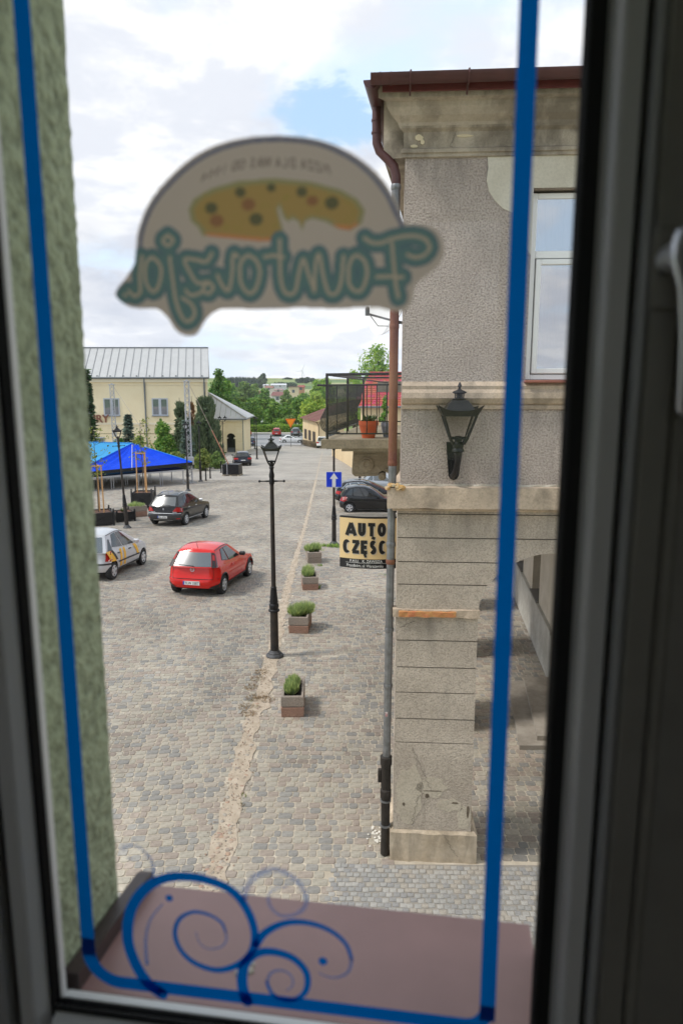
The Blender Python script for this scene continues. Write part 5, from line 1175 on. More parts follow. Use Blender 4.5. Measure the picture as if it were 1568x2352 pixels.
# ---- concrete planters with lavender
AGG1 = m_plaster('aggregate_grey', srgb(156, 146, 136), srgb(176, 160, 146), 1.0, 75, .0, (.1, .1, .1), .012, 41, 90); AGG2 = m_plaster('aggregate_pink', srgb(164, 128, 110), srgb(186, 152, 134), 1.0, 75, .0, (.1, .1, .1), .012, 44, 90)
M_LAV = mat('lavender', (.42, .52, .21), .7, island=.45, trans=.5); M_SOIL = mat('soil', (.03, .022, .016), .95, bump=.6)
def planter(name, label, loc, rz, w, l, h, plants, m_, group, seed):
    t = thing(name, label, 'planter', loc, rz, group); a, b = w / 2, l / 2
    def frustum(mb, a0, b0, z0, a1, b1, z1): mb.add([(-a0, -b0, z0), (a0, -b0, z0), (a0, b0, z0), (-a0, b0, z0), (-a1, -b1, z1), (a1, -b1, z1), (a1, b1, z1), (-a1, b1, z1)], [(0, 1, 5, 4), (1, 2, 6, 5), (2, 3, 7, 6), (3, 0, 4, 7), (0, 3, 2, 1), (4, 5, 6, 7)])
    mb = MB(); frustum(mb, a * .90, b * .94, -.03, a * .97, b * .98, h * .06); frustum(mb, a * .97, b * .98, h * .06, a, b, h * .46); frustum(mb, a, b, h * .46, a * .95, b * .97, h * .49); mb.build('lower_box', AGG2 if m_ else AGG1, t)
    mb = MB(); frustum(mb, a * .93, b * .955, h * .485, a * .93, b * .955, h * .53); frustum(mb, a * .93, b * .955, h * .53, a, b, h * .56)
    V = []; 
    for (aa, bb, z) in ((a, b, h * .56), (a * .985, b * .99, h * .97), (a * .95, b * .97, h), (a * .76, b * .86, h), (a * .74, b * .85, h * .8)): V += [(-aa, -bb, z), (aa, -bb, z), (aa, bb, z), (-aa, bb, z)]
    mb.add(V, [(4 * r + k, 4 * r + (k + 1) % 4, 4 * r + 4 + (k + 1) % 4, 4 * r + 4 + k) for r in range(4) for k in range(4)]); mb.build('upper_rim', AGG1, t)
    mb = MB(); mb.box(-a * .75, a * .75, -b * .86, b * .86, h * .76, h * .84); mb.build('soil', M_SOIL, t)
    rnd = random.Random(seed)
    for (x, y, r_, hh, n) in plants:
        mb = MB()
        for i in range(int(n * .62)):
            q = r_ * math.sqrt(rnd.random()); w_ = rnd.uniform(0, 6.28); bx, by = x + .45 * q * math.cos(w_), y + .45 * q * math.sin(w_)
            l_ = hh * rnd.uniform(.45, 1.15) * (1 - .3 * (q / r_) ** 2); ex, ey = x + q * math.cos(w_) * 1.15, y + q * math.sin(w_) * 1.15; z0, z1 = h * .82, h * .82 + l_; t_ = rnd.uniform(0, 6.28); ww = .0085
            mb.add([(bx + ww * math.cos(t_), by + ww * math.sin(t_), z0), (bx - ww * math.cos(t_), by - ww * math.sin(t_), z0), ((bx + 2 * ex) / 3 - ww * math.cos(t_), (by + 2 * ey) / 3 - ww * math.sin(t_), z0 + l_ * .6), (ex, ey, z1), ((bx + 2 * ex) / 3 + ww * math.cos(t_), (by + 2 * ey) / 3 + ww * math.sin(t_), z0 + l_ * .6)], [(0, 1, 2, 3, 4)])
        mb.build('lavender', M_LAV, t)
    return t
GP = 'concrete planters with lavender along the sandy strip'
planter('planter', 'nearest concrete planter with a narrow upright lavender clump, left of the drainpipe foot', at(674, 1626), R(1.5), .43, .86, .42, [(-.03, -.12, .15, .28, 900), (-.01, .10, .14, .30, 800), (.0, .22, .12, .26, 400)], True, GP, 1)
planter('planter', 'second planter from the lamp foot with the widest bushy lavender, two toned aggregate', at(690, 1444), R(-4), .50, .85, .44, [(-.08, -.05, .26, .34, 1300), (.10, .10, .27, .36, 1300)], True, GP, 2)
planter('planter', 'third planter between lamp and sign with weeds growing at its right side', at(711, 1349), R(6), .50, .85, .44, [(-.06, -.1, .20, .32, 900), (-.03, .16, .2, .38, 700)], True, GP, 3)
planter('planter', 'farthest grey planter with low round lavender, just short of the sign post', at(720, 1289), R(8), .52, .9, .44, [(-.12, 0, .24, .34, 900), (.10, .1, .22, .36, 900)], False, GP, 4)
planter('planter', 'reddish concrete planter beside the black tree tub, left of the black crossover', at(314, 1186), R(-52), .62, 1.0, .62, [(-.05, -.1, .34, .34, 900), (.1, .15, .3, .3, 500)], True, None, 5)
# ---- black tubs with staked young trees
def tub(name, label, loc, rz, w, h, tree_h, seed, stakes=True):
    t = thing(name, label, 'tree tub', loc, rz); a = w / 2; rnd = random.Random(seed); BLK = mat('black_timber', (.014, .014, .015), .5, var=.3, vscale=10)
    for k in range(4):
        mb = MB(); c, s = math.cos(k * math.pi / 2), math.sin(k * math.pi / 2); f = lambda x, y, z: (x * c - y * s, x * s + y * c, z)
        mb.v = [f(x, y, z) for z in (.08, h * .86) for x, y in ((-a + .04, -a), (a - .04, -a), (a - .04, -a + .04), (-a + .04, -a + .04))]; mb.f = [(3, 2, 1, 0), (4, 5, 6, 7), (0, 1, 5, 4), (1, 2, 6, 5), (2, 3, 7, 6), (3, 0, 4, 7)]; mb.m = [0] * 6; mb.build('side_panel', BLK, t)
        mb = MB(); mb.tube([f(-a + .05, -a - .012, .12), f(a - .05, -a - .012, h * .82)], .016, 4); mb.tube([f(a - .05, -a - .012, .12), f(-a + .05, -a - .012, h * .82)], .016, 4); q = f(0, -a - .02, h * .47); mb.lathe([(.05, -.02), (.05, .02)], q, 8); mb.build('cross_brace', M_BLACKIRON, t)
        mb = MB(); q = f(-a, -a, 0); mb.lathe([(.05, -.2), (.05, h * .98), (.035, h), (.03, h * 1.01), (.05, h * 1.03), (.05, h * 1.06), (.02, h * 1.09)], q, 10); mb.build('corner_post', BLK, t, smooth=35)
    mb = MB(); mb.box(-a + .04, a - .04, -a + .04, a - .04, h * .6, h * .8); mb.build('bark_mulch', mat('bark', (.14, .07, .045), .95, var=.5, vscale=20, bump=1, bscale=30), t)
    if not stakes: return t
    return t
def staked_tree(label, loc, rz, z0, hs, ht, seed, spread):
    """three stakes and their top rails, then the whip of a tree tied to them"""
    s = thing('tree_stakes', label[0], 'stakes', loc, rz); WOOD = mat('stake_wood', srgb(206, 160, 108), .75, var=.2, vscale=6, stretch=(4, 4, .5)); P = [(-.30, -.18), (.30, -.18), (.02, .30)]
    for x, y in P: mb = MB(); mb.tube([(x, y, z0), (x * .92, y * .92, z0 + hs)], .035, 8); mb.build('stake', WOOD, s, smooth=40)
    for i in range(3): a, b = P[i], P[(i + 1) % 3]; mb = MB(); mb.tube([(a[0] * 1.05, a[1] * 1.05, z0 + hs - .06 - .01 * i), (b[0] * 1.05, b[1] * 1.05, z0 + hs - .06 - .01 * i)], .03, 7); mb.build('rail', WOOD, s, smooth=40)
    t = thing('young_tree', label[1], 'tree', loc, rz); rnd = random.Random(seed); LEAF = mat('young_leaf', (.22, .27, .04), .6, island=.5, trans=.4)
    bark = mat('young_bark', (.10, .08, .06), .9)
    mb = MB(); tr = [(0, 0, z0 - .2), (.02, .01, z0 + ht * .4), (-.02, 0, z0 + ht * .8), (0, 0, z0 + ht)]; mb.tube(tr, [.03, .025, .016, .006], 6); mb.build('trunk', bark, t)
    mb = MB(); lf = MB(); tips = []
    for i in range(34):
        z = z0 + hs * .72 + (ht - hs * .72) * rnd.random(); a = rnd.uniform(0, 6.28); l = spread * rnd.uniform(.4, 1.1); e = (math.cos(a) * l, math.sin(a) * l * .8, z + l * rnd.uniform(.0, .7)); mb.tube([(0, 0, z - .1), (e[0] * .5, e[1] * .5, z + .04), e], [.008, .006, .003], 4)
        for k in range(9 if i > 5 else 16):
            u = rnd.uniform(.45, 1.1); tips.append((e[0] * u + rnd.gauss(0, .09), e[1] * u + rnd.gauss(0, .09), z + (e[2] - z) * u + rnd.gauss(0, .09)))
    for c in tips:
        r_ = rnd.uniform(.04, .085); n = Vector((rnd.gauss(0, 1), rnd.gauss(0, 1), rnd.gauss(0, 1))).normalized(); a = n.orthogonal().normalized(); b = n.cross(a); c = Vector(c); lf.add([c - a * r_, c - b * r_ * .6, c + a * r_, c + b * r_ * .6], [(0, 1, 2, 3)])
    mb.build('branches', bark, t); lf.build('leaves', LEAF, t)
pA = at(228, 1205); tub('tree_tub', 'black square tree tub beside the silver car, cut off by the window wall', pA, R(28), 1.25, .82, 0, 1); staked_tree(('tall wooden stakes with rails in the tub by the silver car', 'thin young tree with yellow green leaves tied up beside the silver car'), pA, R(10), pA.z * 0 + .55, 2.55, 4.3, 3, .75)
pB = at(331, 1165); tub('tree_tub', 'black square tree tub with cross braces behind the black crossover', pB, R(4), 1.18, 1.12, 0, 2); staked_tree(('tall wooden stakes with rails in the tub behind the black crossover', 'thin young tree with yellow top leaves staked behind the black crossover'), pB, R(-8), .85, 2.5, 4.4, 8, .62)
pC = at(283, 1196); tub('tree_tub', 'low black tub with a grass tuft, just behind the leaning lamp', pC, R(36), .95, .62, 0, 3)
mbt = MB(); rr = random.Random(2)
for i in range(220):
    a = rr.uniform(0, 6.28); l = rr.uniform(.1, .26); mbt.add([(.02 * math.cos(a), .02 * math.sin(a), .48), (.02 * math.cos(a + 1), .02 * math.sin(a + 1), .48), (l * math.cos(a), l * math.sin(a), .5 + l * rr.uniform(.4, 1.1))], [(0, 1, 2)])
g_ = thing('grass_tuft', 'yellow green grass tuft growing in the low black tub', 'plant', pC); mbt.build('blades', mat('tuft_green', (.14, .19, .05), .8, island=.4), g_)
# ---- bollards
def bollard(label, p, h):
    t = thing('bollard', label, 'bollard', p, 0, 'iron bollards along the green')
    mb = MB(); mb.lathe([(.075, -.1), (.07, .1), (.06, .14), (.055, h * .88), (.065, h * .89), (.065, h * .93), (.05, h * .95), (.045, h), (.01, h * 1.01)], seg=12); mb.build('post', M_BLACKIRON, t, smooth=35)
    mb = MB(); mb.lathe([(.10, -.05), (.10, .05), (.08, .07)], seg=12); mb.build('foot', M_BLACKIRON, t, smooth=35)
for px, py, lab in ((473, 1104, 'iron bollard nearest the truss tower lamp'), (483, 1099, 'second iron bollard from the truss tower lamp'), (508, 1086, 'iron bollard just left of the wrapped black pallet'), (485, 1076, 'iron bollard on the edge of the little green, nearest its corner'), (492, 1067, 'iron bollard in the middle of the row behind the green'), (496, 1061, 'iron bollard between the juniper and the dark estate car'), (501, 1056, 'farthest iron bollard close to the double headed lantern'), (478, 1066, 'iron bollard half hidden in the low shrubs of the green')):
    bollard(lab, at(px, py), 1.05)

# ================================================================== VEHICLES
def lerp(a, b, t): return a + (b - a) * t
def curve(tab, t):
    if t <= tab[0][0]: return tab[0][1]
    for (a, b), (c, d) in zip(tab, tab[1:]):
        if t <= c: u = (t - a) / (c - a) if c > a else 0; return b + (d - b) * u
    return tab[-1][1]
def paint(name, c, rough=.28, metal=.0): return mat(name, c, rough, metal, coat=.8)
CAR_GLASS = glass_mat('car_glass', .10, dark=(.014, .017, .018), rough=.06); CAR_GLASS_L = glass_mat('car_glass_light', .20, dark=(.05, .06, .06), rough=.2)
M_TAIL = mat('tail_light', (.42, .012, .01), .18, coat=.6); M_HEAD = mat('head_light', (.55, .56, .58), .12, .4, coat=.6); M_TRIM = mat('black_trim', (.022, .022, .023), .55); M_PLATE = mat('plate_white', (.78, .78, .76), .4); M_PLB = mat('plate_blue', (.01, .06, .4), .4); M_INK = mat('plate_ink', (.01, .01, .01), .5); M_UNDER = mat('underbody', (.01, .01, .01), .9)
class Car:
    """unibody shell from ring sections; y forward from the rear axle, x right, z up"""
    def __init__(s, name, label, cat, loc, heading, d, pm, group=None):
        s.d = d; s.t = thing(name, label, cat, loc, -heading, group)
        s.W = d['W'] / 2; s.zs = d.get('sill', .24); s.ro = d['ro']; s.fo = d['L'] - d['ro']          # rear and front ends
        s.belt = d['belt']; s.pm = pm
        s.body(); s.cabin(); s.wheels()
    # ---- lower body surface
    def tt(s, y, z): return max(0, min(1, (z - s.zs) / max(.05, curve(s.belt, y) - s.zs)))
    def yr(s, t): return -s.ro + curve(s.d.get('rear', [(0, .10), (.15, .03), (.35, .0), (.5, .05), (1, .14)]), t)
    def yf(s, t): return s.fo - curve(s.d.get('front', [(0, .14), (.2, .03), (.45, .0), (.7, .08), (1, .30)]), t)
    def wd(s, t): return s.W * curve(s.d.get('wid', [(0, .93), (.3, .985), (.6, 1.0), (.85, .975), (1, .93)]), t)
    def rear_pt(s, a, z, off=0.0):
        t = s.tt(-s.ro + .1, z); c = .26; w = s.wd(t); q = max(0, (abs(a) - .55) / .45); y = s.yr(t) + c * q ** 2.4 - off * (1 - q * .8) + .03 * a * a * 0
        return (a * (w + off * q), y, z)
    def side_pt(s, sg, y, z, off=0.0):
        t = s.tt(y, z); w = s.wd(t); k = 1 - .045 * max(0, (abs(y - (s.fo - s.ro) / 2) / ((s.fo + s.ro) / 2)) - .35) ** 2 * 2
        return (sg * (w * k + off), y, z)
    def body(s):
        d = s.d; wb = d['wb']; ra = d.get('ra', .345); zax = d.get('wr', .30); n = 8
        ys = []
        y0, y1 = -s.ro + .30, s.fo - .42
        arch = [(-1, 0), (1, wb)]
        for _, c in arch: ys += [c - ra - .004, c + ra + .004] + [c + ra * math.cos(math.pi * k / 10) for k in range(11)]
        for k in range(14): ys.append(y0 + (y1 - y0) * k / 13)
        ys = sorted(set(round(y, 4) for y in ys if y0 <= y <= y1))
        def zb(y):
            for c in (0, wb):
                if abs(y - c) <= ra + 1e-4: return zax + math.sqrt(max(0, ra * ra - (y - c) ** 2)) * 1.0
            return s.zs
        A = [-1 + 2 * k / 12 for k in range(13)]; V = []; nl = 8; ring = []
        for k in range(nl + 1):
            u = k / nl; row = []
            for a in A: zt = curve(s.belt, -s.ro + .1); row.append(s.rear_pt(a, lerp(s.zs + .03, zt, u)))
            for y in ys: row.append(s.side_pt(1, y, lerp(zb(y), curve(s.belt, y), u)))
            for a in A[::-1]:
                zt = curve(s.belt, s.fo - .1) - .02; z = lerp(s.zs, zt, u); t = max(0, min(1, (z - s.zs) / (zt - s.zs))); q = max(0, (abs(a) - .45) / .55); row.append((a * s.wd(t) * .985, s.yf(t) - .40 * q ** 2.2, z))
            for y in ys[::-1]: row.append(s.side_pt(-1, y, lerp(zb(y), curve(s.belt, y), u)))
            V += row; ring = row
        m = len(ring); mb = MB(); mb.v = V
        for k in range(nl):
            for i in range(m): mb.f.append((k * m + i, k * m + (i + 1) % m, (k + 1) * m + (i + 1) % m, (k + 1) * m + i)); mb.m.append(0)
        # deck: strips across with a slight crown
        top = nl * m; na, ny = len(A), len(ys)
        pairs = [(k, 12 - k) for k in range(6, -1, -1)]                     # rear arc, left/right
        L_, R_ = [], []
        for k in range(6, -1, -1): L_.append(top + k); R_.append(top + 12 - k)
        for i in range(ny): R_.append(top + na + i); L_.append(top + 2 * na + 2 * ny - 1 - i)
        for k in range(7): R_.append(top + na + ny + k); L_.append(top + na + ny + 12 - k)
        mid = []
        for l, r in zip(L_, R_):
            a, b = V[l], V[r]; wdt = abs(a[0] - b[0]); mb.v.append(((a[0] + b[0]) / 2, (a[1] + b[1]) / 2, (a[2] + b[2]) / 2 + .045 * min(1, wdt / 1.2))); mid.append(len(mb.v) - 1)
        for i in range(len(L_) - 1):
            mb.f += [(L_[i], mid[i], mid[i + 1], L_[i + 1]), (mid[i], R_[i], R_[i + 1], mid[i + 1])]; mb.m += [0, 0]
        s.b = mb.build('body', s.pm, s.t, smooth=38)
        mb = MB(); mb.box(-s.W * .86, s.W * .86, -s.ro + .25, s.fo - .35, s.zs - .04, s.zs + .30); mb.box(-s.W * .60, s.W * .60, -s.ro + .22, s.fo - .3, s.zs + .1, .62); mb.build('underbody', M_UNDER, s.t)
    # ---- cabin surface
    def gw(s, t): return lerp(s.d['gw'][0], s.d['gw'][1], t ** 1.15)
    def gz_(s, q, t):
        zb = curve(s.belt, lerp(s.d['g'][0], s.d['g'][3], q)) - .03; zr = curve(s.d['roof'], q); return lerp(zb, zr, t)
    def gy(s, q, t): a = lerp(s.d['g'][0], s.d['g'][1], t); b = lerp(s.d['g'][3], s.d['g'][2], t); return lerp(a, b, q)
    def G(s, sg, q, t, off=0.0):
        e = max(0, (t - .9) / .1); w = s.gw(t) - .05 * e * e; k = 1 - .05 * abs(2 * q - 1) ** 3
        return (sg * (w * k + off), s.gy(q, t), s.gz_(q, t) - .0 * e + off * .3)
    def RP(s, a, t, front=False, off=0.0):
        e = max(0, (t - .9) / .1); w = (s.gw(t) - .05 * e * e) * .95; y = s.gy(1 if front else 0, t); bow = .10 * (1 - a * a) * (1 if front else -1)
        return (a * w, y + bow + off * (1 if front else -1), s.gz_(1 if front else 0, t) + off * .5)
    def cabin(s):
        T = [0, .2, .4, .6, .8, .9, .96, 1.0]; A = [-1 + 2 * k / 10 for k in range(11)]; Q = [k / 14 for k in range(1, 14)]; mb = MB(); m = 0
        for t in T:
            row = [s.RP(a, t) for a in A] + [s.G(1, q, t) for q in Q] + [s.RP(a, t, True) for a in A[::-1]] + [s.G(-1, q, t) for q in Q[::-1]]
            m = len(row); mb.v += row
        for k in range(len(T) - 1):
            for i in range(m): mb.f.append((k * m + i, k * m + (i + 1) % m, (k + 1) * m + (i + 1) % m, (k + 1) * m + i)); mb.m.append(0)
        top = (len(T) - 1) * m; nq = len(Q); L_, R_ = [], []
        for k in range(5, -1, -1): L_.append(top + k); R_.append(top + 10 - k)
        for i in range(nq): R_.append(top + 11 + i); L_.append(top + 22 + 2 * nq - 1 - i)
        for k in range(6): R_.append(top + 11 + nq + k); L_.append(top + 11 + nq + 10 - k)
        rows = [L_]
        for f in (.25, .5, .75):
            mid = []
            for l, r in zip(L_, R_):
                a, b = mb.v[l], mb.v[r]; h = .035 * (1 - (2 * f - 1) ** 2) * min(1, abs(a[0] - b[0]) / .8) + .012 * min(1, abs(a[0] - b[0])); mb.v.append((lerp(a[0], b[0], f), lerp(a[1], b[1], f), lerp(a[2], b[2], f) + h)); mid.append(len(mb.v) - 1)
            rows.append(mid)
        rows.append(R_)
        for ra, rb in zip(rows, rows[1:]):
            for i in range(len(ra) - 1): mb.f.append((ra[i], rb[i], rb[i + 1], ra[i + 1])); mb.m.append(0)
        mb.build('roof', s.pm, s.t, smooth=50)
    def patch(s, name, f, c, m_, par=None, nu=6, nv=3):
        """curved panel between four corners c (bl, br, tr, tl) of the parameter plane of surface f"""
        mb = MB()
        for j in range(nv + 1):
            for i in range(nu + 1):
                u, v = i / nu, j / nv; p = lerp(lerp(c[0][0], c[1][0], u), lerp(c[3][0], c[2][0], u), v); q = lerp(lerp(c[0][1], c[1][1], u), lerp(c[3][1], c[2][1], u), v); mb.v.append(f(p, q))
        for j in range(nv):
            for i in range(nu): a = j * (nu + 1) + i; mb.f.append((a, a + 1, a + nu + 2, a + nu + 1)); mb.m.append(0)
        return mb.build(name, m_, par or s.t, smooth=60)
    def side_glass(s, quads, m_=None, trim=None):
        for sg in (-1, 1):
            for c in quads:
                if trim: s.patch('window_trim', lambda q, t: s.G(sg, q, t, .006), [(c[0][0] - .012, c[0][1] - .02), (c[1][0] + .012, c[1][1] - .02), (c[2][0] + .012, c[2][1] + .02), (c[3][0] - .012, c[3][1] + .02)], trim)
                s.patch('side_window', lambda q, t: s.G(sg, q, t, .010), c, m_ or CAR_GLASS)
    def end_glass(s, rear, front, m_=None):
        if rear: s.patch('rear_window', lambda a, t: s.RP(a, t, False, .010), rear, m_ or CAR_GLASS, nu=10)
        if front: s.patch('windscreen', lambda a, t: s.RP(a, t, True, .010), front, CAR_GLASS, nu=10)
    def rear_panel(s, name, c, m_, off=.008, nu=8): return s.patch(name, lambda a, z: s.rear_pt(a, z, off), c, m_, nu=nu)
    def side_panel(s, name, c, m_, off=.007, sides=(-1, 1), nu=10):
        for sg in sides: o = s.patch(name, lambda y, z: s.side_pt(sg, y, z, off), c, m_, nu=nu)
        return o
    def wheels(s):
        d = s.d; r_ = d.get('wr', .30); w = d.get('tw', .19); rim = d.get('rim', .62)
        for y in (0, d['wb']):
            for sg in (-1, 1):
                x = sg * (s.W - .10 - .005); mb = MB(); mb.lathe([(r_ * .62, -w / 2 + .01), (r_ * .93, -w / 2), (r_, -w / 2 + .025), (r_, w / 2 - .025), (r_ * .93, w / 2), (r_ * .62, w / 2 - .01)], seg=24, axis='x')
                o = mb.build('wheel', M_RUBBER, s.t, smooth=40, loc=(x, y, r_)); R_ = r_ * rim; e = sg * (w / 2 + .004); mb = MB()
                mb.tube([(e, R_ * .95 * math.cos(k * math.pi / 12), R_ * .95 * math.sin(k * math.pi / 12)) for k in range(24)], R_ * .06, 5, closed=True)
                ns = d.get('spokes', 5)
                for k in range(ns):
                    a = 2 * math.pi * k / ns + .3; ca, sa = math.cos(a), math.sin(a); hw = R_ * d.get('spw', .2)
                    f = lambda u, v, q: (e - sg * q, u * ca - v * sa, u * sa + v * ca)
                    mb.add([f(R_ * .12, -hw * .8, -.012), f(R_ * .12, hw * .8, -.012), f(R_ * .92, hw * .65, -.006), f(R_ * .92, -hw * .65, -.006), f(R_ * .12, -hw, .004), f(R_ * .12, hw, .004), f(R_ * .92, hw, .006), f(R_ * .92, -hw, .006)], [(0, 1, 2, 3), (0, 4, 5, 1), (1, 5, 6, 2), (2, 6, 7, 3), (3, 7, 4, 0)])
                mb.lathe([(R_ * .2, e), (R_ * .16, e + sg * .008)], seg=12, axis='x'); mb.build('rim', M_CHROME, o)
                mb = MB(); mb.lathe([(R_ * .97, e - sg * .010), (R_ * .95, e - sg * .006)], seg=20, axis='x'); mb.build('brake', M_UNDER, o)
    def mirrors(s, y, z, m_=None):
        for sg in (-1, 1):
            mb = MB(); x = sg * (s.W * .93); a, b = sorted((x, x + sg * .20)); mb.bbox(a, b, y - .06, y + .06, z, z + .13, .035); mb.build('mirror', m_ or s.pm, s.t)
    def handles(s, ys, z, m_=None):
        for sg in (-1, 1):
            for y in ys:
                p = s.side_pt(sg, y, z, .012); mb = MB(); a, b = sorted((p[0] - sg * .01, p[0] + sg * .016)); mb.bbox(a, b, y - .09, y + .09, z - .015, z + .015, .006); mb.build('handle', m_ or s.pm, s.t)
    def seams(s, ys, z0, z1):
        for y in ys: s.side_panel('door_seam', [(y, z0), (y + .012, z0), (y + .012, z1), (y, z1)], M_UNDER, .003, nu=1)
    def plate(s, z, txt=None, w=.52, off=.018):
        p = s.rear_pt(0, z, off); t = tag(bpy.data.objects.new('number_plate', None)); COL.objects.link(t); t.parent = s.t; t.location = p
        mb = MB(); mb.box(-w / 2, w / 2, -.004, .004, -.057, .057); mb.build('plate', M_PLATE, t); mb = MB(); mb.box(-w / 2, -w / 2 + .045, -.006, -.0045, -.057, .057); mb.build('country_band', M_PLB, t)
        if txt:
            V, F = text_mesh(txt, .105, .002); mb = MB(); mb.v = [(x * .95 + .022, -.0055, z_ - .038) for x, z_, _ in V]; mb.f = F; mb.m = [0] * len(F); mb.build('lettering', M_INK, t)
    def antenna(s, y, z, l=.22, rake=-.12): mb = MB(); mb.tube([(0, y, z), (0, y + rake, z + l)], [.009, .004], 5); mb.build('antenna', M_TRIM, s.t)
    def wiper(s, a0, a1, t0, t1):
        p, q = s.RP(a0, t0, False, .024), s.RP(a1, t1, False, .024); mb = MB(); mb.tube([p, q], .009, 5); mb.build('rear_wiper', M_TRIM, s.t)
def face(dx, dy): return math.atan2(dx, dy)
# ---- red three door hatchback
def red_hatch():
    RED = paint('red_paint', srgb(214, 26, 18), .26)
    d = dict(L=3.82, W=1.646, ro=.60, wb=2.49, belt=[(-.6, .93), (0, .93), (1.75, .90), (2.3, .82), (3.0, .70), (3.25, .62)], g=(-.50, -.18, 1.05, 1.98), gw=(.785, .585), roof=[(0, 1.37), (.4, 1.44), (.8, 1.43), (1, 1.37)], wr=.295, ra=.345, rear=[(0, .10), (.08, .03), (.30, -.02), (.44, .0), (.50, .055), (1, .10)], spokes=6)
    rr, fr_ = at(518, 1366), at(577, 1322)
    h = face(.50, 2.66); loc = at(458, 1361); loc.z = gz(loc.y); c = Car('red_hatchback', 'bright red three door hatchback seen from behind in the middle of the square', 'car', loc, h, d, RED)
    sl = math.atan2(gz(loc.y + 2.4) - gz(loc.y), 2.4); c.t.rotation_euler = (sl, 0, -h)
    c.end_glass([(-.80, .06), (.80, .06), (.84, .88), (-.84, .88)], [(-.92, .05), (.92, .05), (.88, .9), (-.88, .9)], CAR_GLASS_L)
    BLK = mat('smoked_lamp', (.02, .012, .012), .2, coat=.6)
    for sg in (-1, 1):
        c.patch('pillar_lamp', lambda a, t: c.RP(a, t, False, .016), [(sg * .82, .0), (sg * 1.0, .02), (sg * .99, .86), (sg * .87, .86)], BLK, nu=3, nv=6)
        c.patch('tail_light', lambda a, t: c.RP(a, t, False, .022), [(sg * .89, .42), (sg * .985, .42), (sg * .975, .72), (sg * .905, .72)], M_TAIL, nu=3, nv=4)
        c.patch('pillar_lamp_side', lambda q, t: c.G(sg, q, t, .008), [(.0, .02), (.035, .02), (.025, .82), (.0, .82)], BLK, nu=2, nv=5)
    c.side_glass([[(.20, .30), (.40, .16), (.40, .86), (.27, .86)], [(.44, .14), (.83, .12), (.70, .87), (.44, .87)]], None, M_TRIM)
    c.patch('roof_seam', lambda q, t: c.G(1, q, t, .012), [(.03, .95), (.9, .95), (.9, .975), (.03, .975)], M_TRIM, nu=12, nv=1); c.patch('roof_seam', lambda q, t: c.G(-1, q, t, .012), [(.03, .95), (.9, .95), (.9, .975), (.03, .975)], M_TRIM, nu=12, nv=1)
    DR = mat('shadow_red', (.10, .01, .008), .6)
    c.rear_panel('bumper_seam', [(-.97, .55), (.97, .55), (.97, .562), (-.97, .562)], M_UNDER, .004); c.rear_panel('hatch_seam', [(-.80, .56), (-.785, .56), (-.785, .93), (-.80, .93)], DR, .004, 1); c.rear_panel('hatch_seam', [(.785, .56), (.80, .56), (.80, .93), (.785, .93)], DR, .004, 1)
    c.rear_panel('bumper_strip', [(-.9, .505), (-.42, .505), (-.42, .53), (-.9, .53)], RED, .02); c.rear_panel('bumper_strip', [(.42, .505), (.9, .505), (.9, .53), (.42, .53)], RED, .02)
    c.side_panel('side_moulding', [(.42, .56), (1.95, .55), (1.95, .585), (.42, .595)], RED, .016); c.side_panel('sill_trim', [(.36, .25), (2.12, .25), (2.12, .315), (.36, .315)], M_TRIM, .012)
    for cy in (0, 2.49):
        for sg in (-1, 1):
            mb = MB(); P = [c.side_pt(sg, cy + .365 * math.cos(R(5 + 170 * k / 14)), .295 + .365 * math.sin(R(5 + 170 * k / 14)), .006) for k in range(15)]; mb.tube(P, .024, 5); mb.build('arch_trim', M_TRIM, c.t, smooth=True)
    c.rear_panel('lower_bumper_corner', [(-.99, .25), (-.62, .25), (-.78, .34), (-.99, .40)], M_TRIM, .006); c.rear_panel('lower_bumper_corner', [(.62, .25), (.99, .25), (.99, .40), (.78, .34)], M_TRIM, .006)
    c.mirrors(1.55, .92, M_TRIM); c.handles([.78], .80); c.seams([.62, 1.92], .32, .9); c.plate(.44, 'TLW 33ET'); c.antenna(-.05, 1.39, .25, -.15); c.wiper(-.6, .1, .13, .09)
    p = c.rear_pt(0, .83, .012); mb = MB(); mb.tube([(.058 * math.cos(k * math.pi / 8), p[1] - .006, p[2] + .058 * math.sin(k * math.pi / 8)) for k in range(16)], .010, 5, closed=True); mb.tube([(-.075, p[1] - .012, p[2] + .012), (0, p[1] - .012, p[2] + .012), (.0, p[1] - .012, p[2] - .012), (.075, p[1] - .012, p[2] - .012)], .009, 4); mb.build('badge', M_CHROME, c.t)
    mb = MB(); mb.lathe([(.014, -.01), (.012, 0)], (0, c.rear_pt(0, .72, .006)[1], .72), 8, axis='y'); mb.build('lock', M_TRIM, c.t)
    for sg in (-1, 1): c.side_panel('head_light', [(2.90, .60), (3.02, .58), (3.0, .70), (2.80, .74)], M_HEAD, .01, (sg,))
red_hatch()
